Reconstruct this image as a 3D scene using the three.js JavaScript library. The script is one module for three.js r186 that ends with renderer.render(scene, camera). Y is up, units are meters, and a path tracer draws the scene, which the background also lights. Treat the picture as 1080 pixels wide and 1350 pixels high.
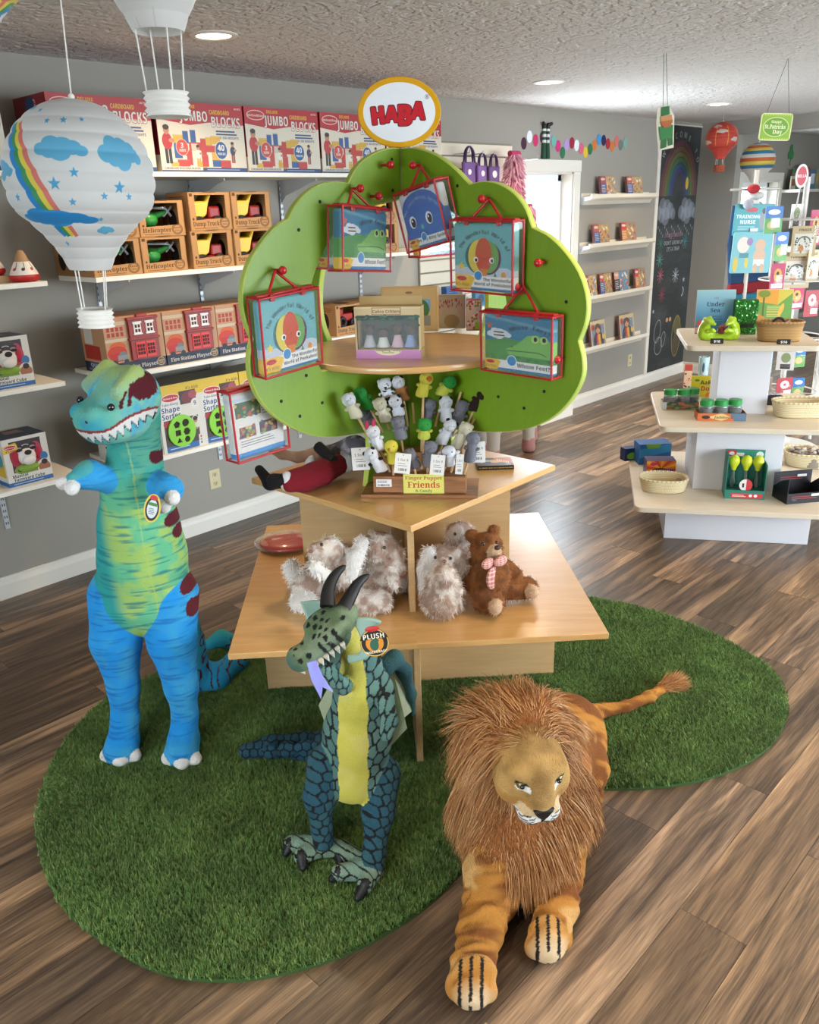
import * as THREE from 'three';
import { RoundedBoxGeometry } from 'three/addons/geometries/RoundedBoxGeometry.js';
import { mergeGeometries } from 'three/addons/utils/BufferGeometryUtils.js';
import { RectAreaLightUniformsLib } from 'three/addons/lights/RectAreaLightUniformsLib.js';

// ---------- renderer, camera, sky, daylight ----------
const renderer = new THREE.WebGLRenderer({ antialias: true });
renderer.toneMapping = THREE.LinearToneMapping;
renderer.toneMappingExposure = 1.45;
renderer.shadowMap.enabled = true;
RectAreaLightUniformsLib.init();
const scene = new THREE.Scene();
scene.background = new THREE.Color().setRGB(0.82, 0.92, 1.0);
scene.backgroundIntensity = 8;

const V3 = THREE.Vector3, V = (x, y, z) => new V3(x, y, z), { sin, cos, PI, abs, min, max, floor, sqrt, hypot, pow, exp } = Math;
const EYE = V(0, 1.8, 0), FOCAL = 1083.32, YAW = 45.7045 * PI / 180, PITCH = 20.2162 * PI / 180, ROLL = -1.96295 * PI / 180;
const camF = V(sin(YAW) * cos(PITCH), -sin(PITCH), -cos(YAW) * cos(PITCH));
const r0 = camF.clone().cross(V(0, 1, 0)).normalize(), u0 = r0.clone().cross(camF);
const camR = r0.clone().multiplyScalar(cos(ROLL)).addScaledVector(u0, sin(ROLL));
const camU = u0.clone().multiplyScalar(cos(ROLL)).addScaledVector(r0, -sin(ROLL));
const camera = new THREE.PerspectiveCamera(2 * Math.atan(675 / FOCAL) * 180 / PI, 1080 / 1350, 0.05, 60);
camera.position.copy(EYE);
camera.quaternion.setFromRotationMatrix(new THREE.Matrix4().makeBasis(camR, camU, camF.clone().negate()));
// a photograph pixel gives a direction; the floor, a wall or a vertical plane at a known distance gives the point
const ray = (x, y) => camF.clone().addScaledVector(camR, (x - 540) / FOCAL).addScaledVector(camU, (675 - y) / FOCAL);
const along = (d, t) => EYE.clone().addScaledVector(d, t);
const onY = (x, y, Y = 0) => { const d = ray(x, y); return along(d, (Y - EYE.y) / d.y); };
const onZ = (x, y, Z) => { const d = ray(x, y); return along(d, Z / d.z); };
const onX = (x, y, X) => { const d = ray(x, y); return along(d, X / d.x); };
const AHEAD = V(sin(YAW), 0, -cos(YAW)), ASIDE = V(cos(YAW), 0, sin(YAW));
const onF = (x, y, F) => { const d = ray(x, y); return along(d, F / d.dot(AHEAD)); };
const depthOf = (p) => p.clone().sub(EYE).dot(camF);

// daylight: the window in the back wall, the shop windows behind the viewer and the window of the room beyond
const LAMP = 5.2;
const WARM = new THREE.Color().setRGB(1, 0.74, 0.47), DAY = new THREE.Color().setRGB(0.78, 0.9, 1);
function daylight(x, y, z, w, h, tx, ty, tz, intensity) {
  const l = new THREE.RectAreaLight(DAY, intensity, w, h);
  l.name = 'window_daylight'; l.position.set(x, y, z); l.lookAt(tx, ty, tz); scene.add(l);
}
daylight(5.86, 1.45, -4.12, 1.0, 1.1, 5.86, 1.45, 0, 10);
daylight(3.6, 1.35, 3.52, 2.9, 1.7, 3.6, 1.25, -4, 6.8);
daylight(7.2, 1.35, 3.52, 2.9, 1.7, 7.2, 1.25, -4, 7.0);
daylight(-2.92, 1.35, -0.4, 2.6, 1.7, 4, 1.25, -0.4, 1.5);
daylight(10.32, 1.35, -4.11, 0.95, 1.2, 10.32, 1.3, 0, 5);

// ---------- small tools ----------
function rng(seed) { let s = seed >>> 0; return () => { s = (s + 0x6D2B79F5) >>> 0; let t = s; t = Math.imul(t ^ (t >>> 15), t | 1); t ^= t + Math.imul(t ^ (t >>> 7), t | 61); return ((t ^ (t >>> 14)) >>> 0) / 4294967296; }; }
const mixn = (a, b, t) => a + (b - a) * t, clamp = (x, a = 0, b = 1) => x < a ? a : x > b ? b : x;
const smooth = (a, b, x) => { const t = clamp((x - a) / (b - a)); return t * t * (3 - 2 * t); };
function hash3(x, y, z) { let h = Math.imul(x, 374761393) ^ Math.imul(y, 668265263) ^ Math.imul(z, 2147483647); h = Math.imul(h ^ (h >>> 13), 1274126177); return ((h ^ (h >>> 16)) >>> 0) / 4294967296; }
function noise(x, y, z = 0) {
  const X = floor(x), Y = floor(y), Z = floor(z); let a = x - X, b = y - Y, c = z - Z;
  a = a * a * (3 - 2 * a); b = b * b * (3 - 2 * b); c = c * c * (3 - 2 * c);
  const L = (z0) => mixn(mixn(hash3(X, Y, z0), hash3(X + 1, Y, z0), a), mixn(hash3(X, Y + 1, z0), hash3(X + 1, Y + 1, z0), a), b);
  return c ? mixn(L(Z), L(Z + 1), c) : L(Z);
}
const fbm = (x, y, z = 0, o = 4) => { let s = 0, a = 0.5, n = 0; for (let i = 0; i < o; i++) { s += a * noise(x, y, z); n += a; a /= 2; x *= 2.03; y *= 2.03; z *= 2.03; } return s / n; };
const lin = (hex) => new THREE.Color(hex).toArray();
const taken = {};
const numbered = (n) => { const k = taken[n] = (taken[n] ?? -1) + 1; return k ? n + '_' + String(k).padStart(3, '0') : n; };
function thing(name, label, category, pos = [0, 0, 0], turn = 0, group) {
  const o = new THREE.Group(); o.name = numbered(name); o.position.set(...(pos.isVector3 ? pos.toArray() : pos)); o.rotation.y = turn;
  o.userData = { label, category }; if (group) o.userData.group = group; scene.add(o); return o;
}
function part(name, geo, mat, parent) {
  const m = new THREE.Mesh(Array.isArray(geo) ? merge(geo) : geo, mat); m.name = name; m.castShadow = m.receiveShadow = true; parent.add(m); return m;
}
function solo(name, geo, mat, label, category, group) {
  const m = part(numbered(name), geo, mat, scene); m.userData = { label, category }; if (group) m.userData.group = group; return m;
}
function struct(name, geo, mat) { const m = part(name, geo, mat, scene); m.userData.kind = 'structure'; return m; }
function structGroup(name) { const g = new THREE.Group(); g.name = name; g.userData.kind = 'structure'; scene.add(g); return g; }
function copyOf(o, label, pos, turn) {
  const c = o.clone(); c.name = numbered(o.name.replace(/_\d\d\d$/, '')); c.userData = { ...o.userData }; if (label) c.userData.label = label;
  if (pos) c.position.set(...(pos.isVector3 ? pos.toArray() : pos)); if (turn !== undefined) c.rotation.y = turn; scene.add(c); return c;
}
function merge(list) {
  const keep = list.every((g) => g.attributes.color);
  return mergeGeometries(list.map((g) => {
    g = g.index ? g.toNonIndexed() : g;
    for (const k of Object.keys(g.attributes)) if (!['position', 'normal', 'uv'].includes(k) && !(k === 'color' && keep)) g.deleteAttribute(k);
    if (!g.attributes.uv) g.setAttribute('uv', new THREE.Float32BufferAttribute(g.attributes.position.count * 2, 2));
    return g;
  }));
}
const mat = (color, rough = 0.8, more = {}) => new THREE.MeshStandardMaterial({ color, roughness: rough, ...more });
const phys = (color, rough, more = {}) => new THREE.MeshPhysicalMaterial({ color, roughness: rough, ...more });
const box = (w, h, d, x = 0, y = 0, z = 0) => new THREE.BoxGeometry(w, h, d).translate(x, y, z);
const rbox = (w, h, d, x = 0, y = 0, z = 0, r = 0.004, s = 1) => new RoundedBoxGeometry(w, h, d, s, min(r, w / 2.01, h / 2.01, d / 2.01)).translate(x, y, z);
const cyl = (r1, r2, h, x = 0, y = 0, z = 0, n = 16) => new THREE.CylinderGeometry(r1, r2, h, n).translate(x, y, z);
const ball = (r, x = 0, y = 0, z = 0, sx = 1, sy = 1, sz = 1, n = 14) => new THREE.SphereGeometry(r, n, floor(n * 0.7)).scale(sx, sy, sz).translate(x, y, z);
const lathe = (pts, n = 28) => new THREE.LatheGeometry(pts.map(([a, b]) => new THREE.Vector2(a, b)), n);
const tube = (pts, r, n = 6, seg) => new THREE.TubeGeometry(new THREE.CatmullRomCurve3(pts.map((p) => p.isVector3 ? p : V(...p))), seg ?? max(2, pts.length * 3), r, n);
function rod(a, b, r1, r2 = r1, n = 8) {
  a = a.isVector3 ? a : V(...a); b = b.isVector3 ? b : V(...b); const d = b.clone().sub(a), L = d.length();
  return new THREE.CylinderGeometry(r2, r1, L, n).translate(0, L / 2, 0).applyQuaternion(new THREE.Quaternion().setFromUnitVectors(V(0, 1, 0), d.normalize())).translate(a.x, a.y, a.z);
}
function extrude(shape, depth, bevel = 0, seg = 12) {
  return new THREE.ExtrudeGeometry(shape, { depth: depth - 2 * bevel, bevelEnabled: bevel > 0, bevelThickness: bevel, bevelSize: bevel, bevelOffset: -bevel, bevelSegments: 1, curveSegments: seg }).translate(0, 0, bevel);
}
function poly(pts, hole) { const s = new THREE.Shape(pts.map(([x, y]) => new THREE.Vector2(x, y))); if (hole) s.holes.push(new THREE.Path(hole.map(([x, y]) => new THREE.Vector2(x, y)))); return s; }
const rectPts = (x0, y0, x1, y1) => [[x0, y0], [x1, y0], [x1, y1], [x0, y1]];
function roundRect(x0, y0, x1, y1, r) {
  const s = new THREE.Shape(); s.moveTo(x0 + r, y0); s.lineTo(x1 - r, y0); s.quadraticCurveTo(x1, y0, x1, y0 + r); s.lineTo(x1, y1 - r); s.quadraticCurveTo(x1, y1, x1 - r, y1); s.lineTo(x0 + r, y1); s.quadraticCurveTo(x0, y1, x0, y1 - r); s.lineTo(x0, y0 + r); s.quadraticCurveTo(x0, y0, x0 + r, y0); return s;
}
// uv in units of the shape (for extruded or planar fronts): u over x0..x1, v over y0..y1
function planarUV(g, x0, y0, x1, y1) {
  const p = g.attributes.position, uv = new Float32Array(p.count * 2);
  for (let i = 0; i < p.count; i++) { uv[2 * i] = (p.getX(i) - x0) / (x1 - x0); uv[2 * i + 1] = (p.getY(i) - y0) / (y1 - y0); }
  g.setAttribute('uv', new THREE.BufferAttribute(uv, 2)); return g;
}
function tinted(g, fn) { // vertex colours (linear) from a function of position
  const p = g.attributes.position, c = new Float32Array(p.count * 3);
  for (let i = 0; i < p.count; i++) c.set(fn(p.getX(i), p.getY(i), p.getZ(i)), i * 3);
  g.setAttribute('color', new THREE.BufferAttribute(c, 3)); return g;
}
const flat = (g, hex) => { const c = lin(hex); return tinted(g, () => c); };
// printed surfaces
function print(w, h, draw) {
  const c = document.createElement('canvas'); c.width = w; c.height = h; const g = c.getContext('2d'); draw(g, w, h);
  const t = new THREE.CanvasTexture(c); t.colorSpace = THREE.SRGBColorSpace; return t;
}
function text(g, s, x, y, size, color, font = 'bold', align = 'center', face = 'sans-serif', width) {
  g.font = `${font} ${size}px ${face}`; g.fillStyle = color; g.textAlign = align; g.textBaseline = 'middle'; if (width) g.fillText(s, x, y, width); else g.fillText(s, x, y);
}
function outlined(g, s, x, y, size, color, edge, lw, font = 'bold', align = 'center', face = 'sans-serif', width) {
  g.font = `${font} ${size}px ${face}`; g.textAlign = align; g.textBaseline = 'middle'; g.lineJoin = 'round'; g.lineWidth = lw; g.strokeStyle = edge;
  if (width) { g.strokeText(s, x, y, width); g.fillStyle = color; g.fillText(s, x, y, width); } else { g.strokeText(s, x, y); g.fillStyle = color; g.fillText(s, x, y); }
}
const fillR = (g, c, x, y, w, h) => { g.fillStyle = c; g.fillRect(x, y, w, h); };
function oval(g, c, x, y, rx, ry, rot = 0) { g.fillStyle = c; g.beginPath(); g.ellipse(x, y, rx, ry, rot, 0, 7); g.fill(); }
function blob(g, c, pts) { g.fillStyle = c; g.beginPath(); pts.forEach(([x, y], i) => i ? g.lineTo(x, y) : g.moveTo(x, y)); g.closePath(); g.fill(); }
function star(g, c, x, y, r) { g.fillStyle = c; g.beginPath(); for (let i = 0; i < 10; i++) { const a = i * PI / 5 - PI / 2, q = i % 2 ? r * 0.42 : r; g.lineTo(x + q * cos(a), y + q * sin(a)); } g.closePath(); g.fill(); }
function cloudShape(g, c, x, y, s, t = 1) { for (const [a, b, q] of [[-1, 0.1, 0.42], [-0.5, -0.2, 0.5], [0.1, -0.05, 0.62], [0.6, 0, 0.5], [1.05, 0.15, 0.36], [0, 0.25, 0.55], [-0.55, 0.2, 0.45]]) oval(g, c, x + a * s, y + b * s * t, q * s, q * s * 0.72 * t); }
const lines = (g, c, x, y, w, n, gap, th = 2) => { for (let i = 0; i < n; i++) fillR(g, c, x, y + i * gap, w * (0.75 + 0.25 * hash3(i, floor(x), floor(y))), th); };
// data textures from a function (u, v in 0..1) -> [r, g, b] sRGB 0..255
function computed(w, h, fn, srgb = true) {
  const d = new Uint8Array(w * h * 4); for (let y = 0; y < h; y++) for (let x = 0; x < w; x++) { const c = fn(x / w, y / h, x, y); const i = (y * w + x) * 4; d[i] = c[0]; d[i + 1] = c[1]; d[i + 2] = c[2]; d[i + 3] = 255; }
  const t = new THREE.DataTexture(d, w, h); t.magFilter = THREE.LinearFilter; t.minFilter = THREE.LinearFilter; t.wrapS = t.wrapT = THREE.RepeatWrapping; if (srgb) t.colorSpace = THREE.SRGBColorSpace; t.needsUpdate = true; return t;
}
function metres(g, s = 1) { // box-projected uv in metres
  g = g.index ? g.toNonIndexed() : g; const p = g.attributes.position, n = g.attributes.normal, uv = new Float32Array(p.count * 2);
  for (let i = 0; i < p.count; i++) { const ax = abs(n.getX(i)), ay = abs(n.getY(i)), az = abs(n.getZ(i)); const [a, b] = ay >= ax && ay >= az ? [p.getX(i), p.getZ(i)] : ax >= az ? [p.getZ(i), p.getY(i)] : [p.getX(i), p.getY(i)]; uv[2 * i] = a / s; uv[2 * i + 1] = b / s; }
  g.setAttribute('uv', new THREE.BufferAttribute(uv, 2)); return g;
}
// wood: grain runs along u
function woodTex(w, h, dark, light, seed, scale = 1) {
  const a = new THREE.Color(dark).convertLinearToSRGB(), b = new THREE.Color(light).convertLinearToSRGB();
  return computed(w, h, (u, v) => { const wv = fbm(u * 3, v * 3, seed, 2) * 0.5; const n = 0.6 * fbm(u * 5 * scale, v * 60 * scale + wv * 10, seed + 3, 3) + 0.4 * fbm(u * 14, v * 190, seed + 7, 2); const t = clamp((n - 0.25) * 2); return [mixn(a.r, b.r, t) * 255, mixn(a.g, b.g, t) * 255, mixn(a.b, b.b, t) * 255]; });
}

// ---------- the room ----------
const ZW = -4.155, CEIL = 2.515, XE = 8.69;
const M = {};
M.wall = mat('#9a958c', 0.85); M.white = mat('#e6e2da', 0.5); M.trimWhite = mat('#e2ddd2', 0.45);
{
  const t = computed(1024, 1024, (u, v) => { // knockdown plaster
    let n = 0; for (const [f, s] of [[52, 1], [96, 9]]) { const a = noise(u * f, v * f * 1.3, s), e = smooth(0.45, 0.62, a); n = max(n, e * (0.6 + 0.4 * noise(u * 210, v * 210, s))); }
    const k = 255 * (0.25 + 0.6 * n + 0.15 * noise(u * 320, v * 320, 4)); return [k, k, k];
  }, false);
  t.repeat.set(1, 1);
  M.ceil = mat('#d8d4d0', 0.95, { bumpMap: t, bumpScale: 0.015 });
}
// floor: vinyl planks laid along the back wall, every plank its own piece
const floorG = structGroup('floor');
{
  const rows = 8, H = 1024;
  const mk = (seed) => computed(2048, H, (u, v, X, Y) => {
    const k = floor(v * rows), w = v * rows - k, s = seed * 50 + k * 7.3;
    const wx = u * 5, warp = fbm(wx * 0.7, w * 1.6, s, 3);
    const kx = 0.5 + 1.2 * (hash3(k, seed, 3) - 0.5), ky = 0.35 + 0.3 * hash3(k, seed, 8), kd = hypot((u - kx) * 6.8, (w - ky)) ;
    const ring = k % 2 ? 0.5 + 0.5 * sin(kd * 38 + warp * 7) : 0.5;
    const grain = fbm(wx * 0.7, w * 12 + warp * 1.5 + 1.4 * exp(-kd * kd * 9), s + 2, 4), fine = fbm(wx * 3.2, w * 70 + warp * 2, s + 5, 3), streak = smooth(0.52, 0.74, fbm(wx * 0.4, w * 4.2 + warp * 1.2, s + 9, 2));
    let t = 0.46 * grain + 0.42 * fine + 0.05 * ring * exp(-kd * 1.6); t = clamp((t - 0.24) * 2.3) * 0.8 + 0.4 * streak - 0.06;
    const tone = 0.74 + 0.44 * hash3(k, seed, 1), warm = hash3(k, seed, 2) * 0.08;
    const a = [74, 62, 54], b = [188, 158, 130];
    return [0, 1, 2].map((i) => clamp(mixn(a[i], b[i], t) * tone * (i === 2 ? 1 - warm : i === 0 ? 1 + warm * 0.5 : 1), 0, 255));
  });
  const mats = [mk(1), mk(2)].map((t) => mat('#ffffff', 0.34, { map: t, bumpMap: t, bumpScale: 0.0005 }));
  const W = 0.182, L = 1.22, g0 = 0.0012, geos = [];
  for (let k = 0; k < rows; k++) for (let flip = 0; flip < 2; flip++) {
    const g = new THREE.BoxGeometry(L - g0, 0.006, W - g0), uv = g.attributes.uv, p = g.attributes.position;
    for (let i = 0; i < p.count; i++) { let a = p.getX(i) / L + 0.5, b = p.getZ(i) / W + 0.5; if (flip) { a = 1 - a; b = 1 - b; } uv.setXY(i, a * 0.98 + 0.01, (k + 0.04 + 0.92 * b) / rows); }
    geos.push(g);
  }
  const R = rng(11);
  const base = part('floor_base', metres(box(15.6, 0.1, 8.2, 4.7, -0.0535, -0.28)), mat('#4a3c33', 0.7), floorG);
  for (let r = 0; r < 24; r++) {
    const z = ZW + W / 2 + r * W, off = (r * 0.41 + 0.13 * R()) % 1;
    for (let c = -1; c < 11; c++) {
      const x = (c + off) * L; if (x < -0.3 || x > 12 || (x > 9.6 && z > -2)) continue;
      if (x - L / 2 > 1.2 + (0.1 - z) * 99) continue;
      const m = part('plank', geos[floor(R() * geos.length)], mats[floor(R() * 2)], floorG); m.position.set(x, -0.0032, z);
    }
  }
}
const slab = (x0, x1, y0, y1, z0, z1) => box(x1 - x0, y1 - y0, z1 - z0, (x0 + x1) / 2, (y0 + y1) / 2, (z0 + z1) / 2);
struct('ceiling', metres(slab(-3.2, 12.4, CEIL, CEIL + 0.1, -4.5, 3.8), 2.2), M.ceil);
const WX0 = 5.30, WX1 = 6.37, WY0 = 0.86, WY1 = 2.05, BX0 = 9.78, BX1 = 10.86, BY0 = 0.7, BY1 = 1.98;
struct('wall_back', [slab(-3.2, WX0, 0, CEIL, ZW - 0.2, ZW), slab(WX1, BX0, 0, CEIL, ZW - 0.2, ZW), slab(BX1, 12.4, 0, CEIL, ZW - 0.2, ZW), slab(WX0, WX1, 0, WY0, ZW - 0.2, ZW), slab(WX0, WX1, WY1, CEIL, ZW - 0.2, ZW), slab(BX0, BX1, 0, BY0, ZW - 0.2, ZW), slab(BX0, BX1, BY1, CEIL, ZW - 0.2, ZW)], M.wall);
struct('wall_right', [slab(XE, XE + 0.14, 0, CEIL, ZW, -3.77), slab(XE, XE + 0.14, 2.39, CEIL, -3.77, 1.2), slab(XE, XE + 0.14, 0, CEIL, 1.2, 3.6)], M.wall);
struct('wall_far', slab(12.2, 12.4, 0, CEIL, ZW, 3.6), M.wall);
struct('wall_left', [slab(-3.2, -3, 0, CEIL, ZW, -1.7), slab(-3.2, -3, 0, CEIL, 0.9, 3.6), slab(-3.2, -3, 0, 0.5, -1.7, 0.9), slab(-3.2, -3, 2.2, CEIL, -1.7, 0.9)], M.wall);
struct('wall_front', [[-3.2, 2.1], [5.1, 5.7], [8.7, 12.4]].map(([a, b]) => slab(a, b, 0, CEIL, 3.6, 3.8)).concat([[2.1, 5.1], [5.7, 8.7]].flatMap(([a, b]) => [slab(a, b, 0, 0.45, 3.6, 3.8), slab(a, b, 2.2, CEIL, 3.6, 3.8)])), M.wall);
// ground outside, so the windows look out on something
struct('ground_outside', box(60, 0.1, 60, 4, -0.6, 0), mat('#8f8f88', 0.9));
// windows: casing, sash, pane
function windowIn(n, x0, x1, y0, y1) {
  const g = structGroup('window_' + n), z = ZW, w = 0.09;
  part('casing', [rbox(x1 - x0 + 2 * w + 0.02, w, 0.02, (x0 + x1) / 2, y1 + w / 2, z + 0.01, 0.004), rbox(w, y1 - y0, 0.02, x0 - w / 2, (y0 + y1) / 2, z + 0.01, 0.004), rbox(w, y1 - y0, 0.02, x1 + w / 2, (y0 + y1) / 2, z + 0.01, 0.004), rbox(x1 - x0 + 0.26, 0.03, 0.09, (x0 + x1) / 2, y0 - 0.015, z + 0.03, 0.006), rbox(x1 - x0 + 0.2, 0.08, 0.02, (x0 + x1) / 2, y0 - 0.07, z + 0.01, 0.004)], M.trimWhite, g);
  part('jamb', [slab(x0, x0 + 0.015, y0, y1, z - 0.19, z), slab(x1 - 0.015, x1, y0, y1, z - 0.19, z), slab(x0, x1, y1 - 0.015, y1, z - 0.19, z), slab(x0, x1, y0, y0 + 0.015, z - 0.19, z)], M.trimWhite, g);
  const s = 0.055, zs = z - 0.13, a = x0 + 0.015, b = x1 - 0.015, c = y0 + 0.015, d = y1 - 0.015, mid = (c + d) / 2;
  part('sash', [rbox(s, d - c, 0.05, a + s / 2, mid, zs), rbox(s, d - c, 0.05, b - s / 2, mid, zs), rbox(b - a, s, 0.05, (a + b) / 2, d - s / 2, zs), rbox(b - a, s, 0.05, (a + b) / 2, c + s / 2, zs), rbox(b - a, 0.045, 0.06, (a + b) / 2, mid - 0.15, zs)], mat('#eef0f2', 0.35), g);
  part('pane', box(b - a - 0.08, d - c - 0.08, 0.004, (a + b) / 2, mid, zs - 0.01), phys('#ffffff', 0.02, { transmission: 1, thickness: 0, ior: 1.45 }), g);
  return g;
}
windowIn(1, WX0, WX1, WY0, WY1); windowIn(2, BX0, BX1, BY0, BY1);
// baseboards
const bbProfile = (len) => { const s = poly([[0, 0], [0.016, 0], [0.016, 0.075], [0.011, 0.092], [0.006, 0.1], [0.006, 0.112], [0, 0.115]]); return extrude(s, len, 0); };
struct('baseboard_back', [bbProfile(11.66).rotateY(-PI / 2).translate(XE, 0, ZW), bbProfile(3.3).rotateY(-PI / 2).translate(12.2, 0, ZW)].map((g) => g.rotateY(0)), M.trimWhite);
struct('baseboard_right', bbProfile(0.385).rotateY(PI).translate(XE, 0, -3.77), M.trimWhite);
// vertical white batten between the picture ledges and the chalkboard
struct('trim_1', rbox(0.05, 2.38, 0.018, 7.825, 0.115 + 1.19, ZW + 0.009, 0.004), M.trimWhite);
// recessed ceiling lamps
{
  const glow = mat('#fff2dc', 0.6, { emissive: new THREE.Color().setRGB(1, 0.78, 0.5), emissiveIntensity: 6 });
  const lab = { '2.3': 'round recessed ceiling lamp above the jumbo block boxes', '4.75': 'round recessed ceiling lamp above the purple bags', '7.05': 'round recessed ceiling lamp above the picture ledges' };
  for (const z of [-3.3, -0.75, 1.8]) for (const x of [-0.2, 2.3, 4.75, 7.05]) {
    if (z === -3.3 && x < 0) continue;
    const t = thing('recessed_ceiling_lamp', z === -3.3 ? lab[x] : 'round recessed ceiling lamp in the open middle of the shop', 'ceiling lamp', [x, CEIL, z === -3.3 && x === 7.05 ? -3.24 : z], 0, 'recessed ceiling lamps');
    part('trim_ring', lathe([[0.072, -0.001], [0.078, -0.008], [0.098, -0.006], [0.101, 0]], 32), M.white, t);
    part('lens', lathe([[0.0001, -0.004], [0.073, -0.004]], 28), glow, t);
    const s = new THREE.SpotLight(WARM, LAMP, 0, 1.22, 0.7); s.position.set(0, -0.012, 0); s.target.position.set(0, -2, 0); s.castShadow = true; s.shadow.radius = 3.2; s.name = 'lamp_light'; t.add(s, s.target); s.target.name = 'lamp_aim';
  }
}
// wall outlets
{
  const outlet = (x, y, label) => {
    const t = thing('wall_outlet', label, 'outlet', [x, y, ZW]);
    part('cover_plate', rbox(0.075, 0.118, 0.006, 0, 0, 0.003, 0.002), mat('#cfc39b', 0.5), t);
    for (const s of [-1, 1]) { const r = part('receptacle', extrude(roundRect(-0.016, -0.014, 0.016, 0.014, 0.008), 0.003).translate(0, s * 0.028, 0.0055), mat('#c4b78d', 0.5), t); part('slot', [box(0.003, 0.01, 0.002, -0.006, s * 0.028 + 0.002, 0.0085), box(0.003, 0.01, 0.002, 0.006, s * 0.028 + 0.002, 0.0085), cyl(0.003, 0.003, 0.002, 0, 0, 0, 8).rotateX(PI / 2).translate(0, s * 0.028 - 0.008, 0.0085)], mat('#3c352a', 0.6), r); }
  };
  outlet(2.581, 0.309, 'beige double wall outlet under the shape sorter shelf'); outlet(7.507, 0.301, 'beige double wall outlet under the picture ledges');
}

// ---------- artificial turf rug ----------
{
  const pts = [[0.682, -2.381], [0.599, -2.136], [0.573, -1.96], [0.59, -1.78], [0.645, -1.57], [0.75, -1.417], [0.897, -1.306], [1.047, -1.241], [1.243, -1.207], [1.417, -1.215], [1.62, -1.22], [1.8, -1.215], [1.93, -1.17], [2.02, -1.07], [2.15, -0.945], [2.33, -0.842], [2.56, -0.79], [2.819, -0.825], [3.044, -0.962], [3.162, -1.2], [3.22, -1.511], [3.165, -1.838], [2.98, -2.15], [2.65, -2.5], [2.2, -2.75], [1.74, -2.83], [1.42, -2.87], [1.14, -2.84], [0.864, -2.645]];
  const c = new THREE.CatmullRomCurve3(pts.map(([x, z]) => V(x, -z, 0)), true, 'centripetal').getPoints(170), ring = c.map((p) => [p.x, p.y]);
  const t = thing('turf_rug', 'round-edged artificial turf rug under the display stand and plush animals', 'rug');
  part('turf_backing', extrude(poly(ring), 0.012, 0).rotateX(-PI / 2).translate(0, 0.0005, 0), mat('#33501f', 0.95), t);
  const inside = (x, y) => { let k = false; for (let i = 0, j = ring.length - 1; i < ring.length; j = i++) { const [a, b] = ring[i], [p, q] = ring[j]; if ((b > y) !== (q > y) && x < (p - a) * (y - b) / (q - b) + a) k = !k; } return k; };
  const R = rng(5), pos = [], N = 10;
  for (let i = 0; i < N; i++) {
    const a = R() * 7, r = 0.009 * sqrt(R()), x = r * cos(a), z = r * sin(a), h = 0.008 + 0.009 * R(), w = 0.001 + 0.0005 * R(), la = R() * 7, lean = 0.003 + 0.009 * R(), dx = cos(la) * lean, dz = sin(la) * lean, wx = -sin(la) * w, wz = cos(la) * w, m = 0.55;
    const A = [x - wx, 0, z - wz], B = [x + wx, 0, z + wz], C = [x + wx * 0.85 + dx * 0.35, h * m, z + wz * 0.85 + dz * 0.35], D = [x - wx * 0.85 + dx * 0.35, h * m, z - wz * 0.85 + dz * 0.35], E = [x + dx, h, z + dz];
    pos.push(...A, ...B, ...C, ...A, ...C, ...D, ...D, ...C, ...E);
  }
  const g = new THREE.BufferGeometry(); g.setAttribute('position', new THREE.Float32BufferAttribute(pos, 3)); g.computeVertexNormals();
  const mats = [], cols = [], m4 = new THREE.Matrix4(), q = new THREE.Quaternion(), step = 0.0078;
  for (let x = 0.55; x < 3.25; x += step) for (let z = -2.9; z < -0.76; z += step) {
    const X = x + (R() - 0.5) * step, Z = z + (R() - 0.5) * step; if (!inside(X, -Z)) continue;
    q.setFromAxisAngle(V(0, 1, 0), R() * 7); const s = 0.85 + 0.35 * R(); mats.push(m4.compose(V(X, 0.0115, Z), q, V(s, s * (0.85 + 0.3 * noise(X * 9, Z * 9)), s)).clone());
    const k = R(), n = noise(X * 14, Z * 14, 2); const col = k < 0.16 ? [0.21, 0.30, 0.09] : k < 0.28 ? [0.065, 0.135, 0.035] : [0.118, 0.225, 0.055]; const f = 0.75 + 0.5 * n; cols.push(new THREE.Color().setRGB(col[0] * f, col[1] * f, col[2] * f));
  }
  const im = new THREE.InstancedMesh(g, mat('#ffffff', 0.75, { side: THREE.DoubleSide }), mats.length); mats.forEach((m, i) => { im.setMatrixAt(i, m); im.setColorAt(i, cols[i]); });
  im.name = 'grass_blades'; im.userData.kind = 'stuff'; im.castShadow = im.receiveShadow = true; t.add(im);
}

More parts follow.
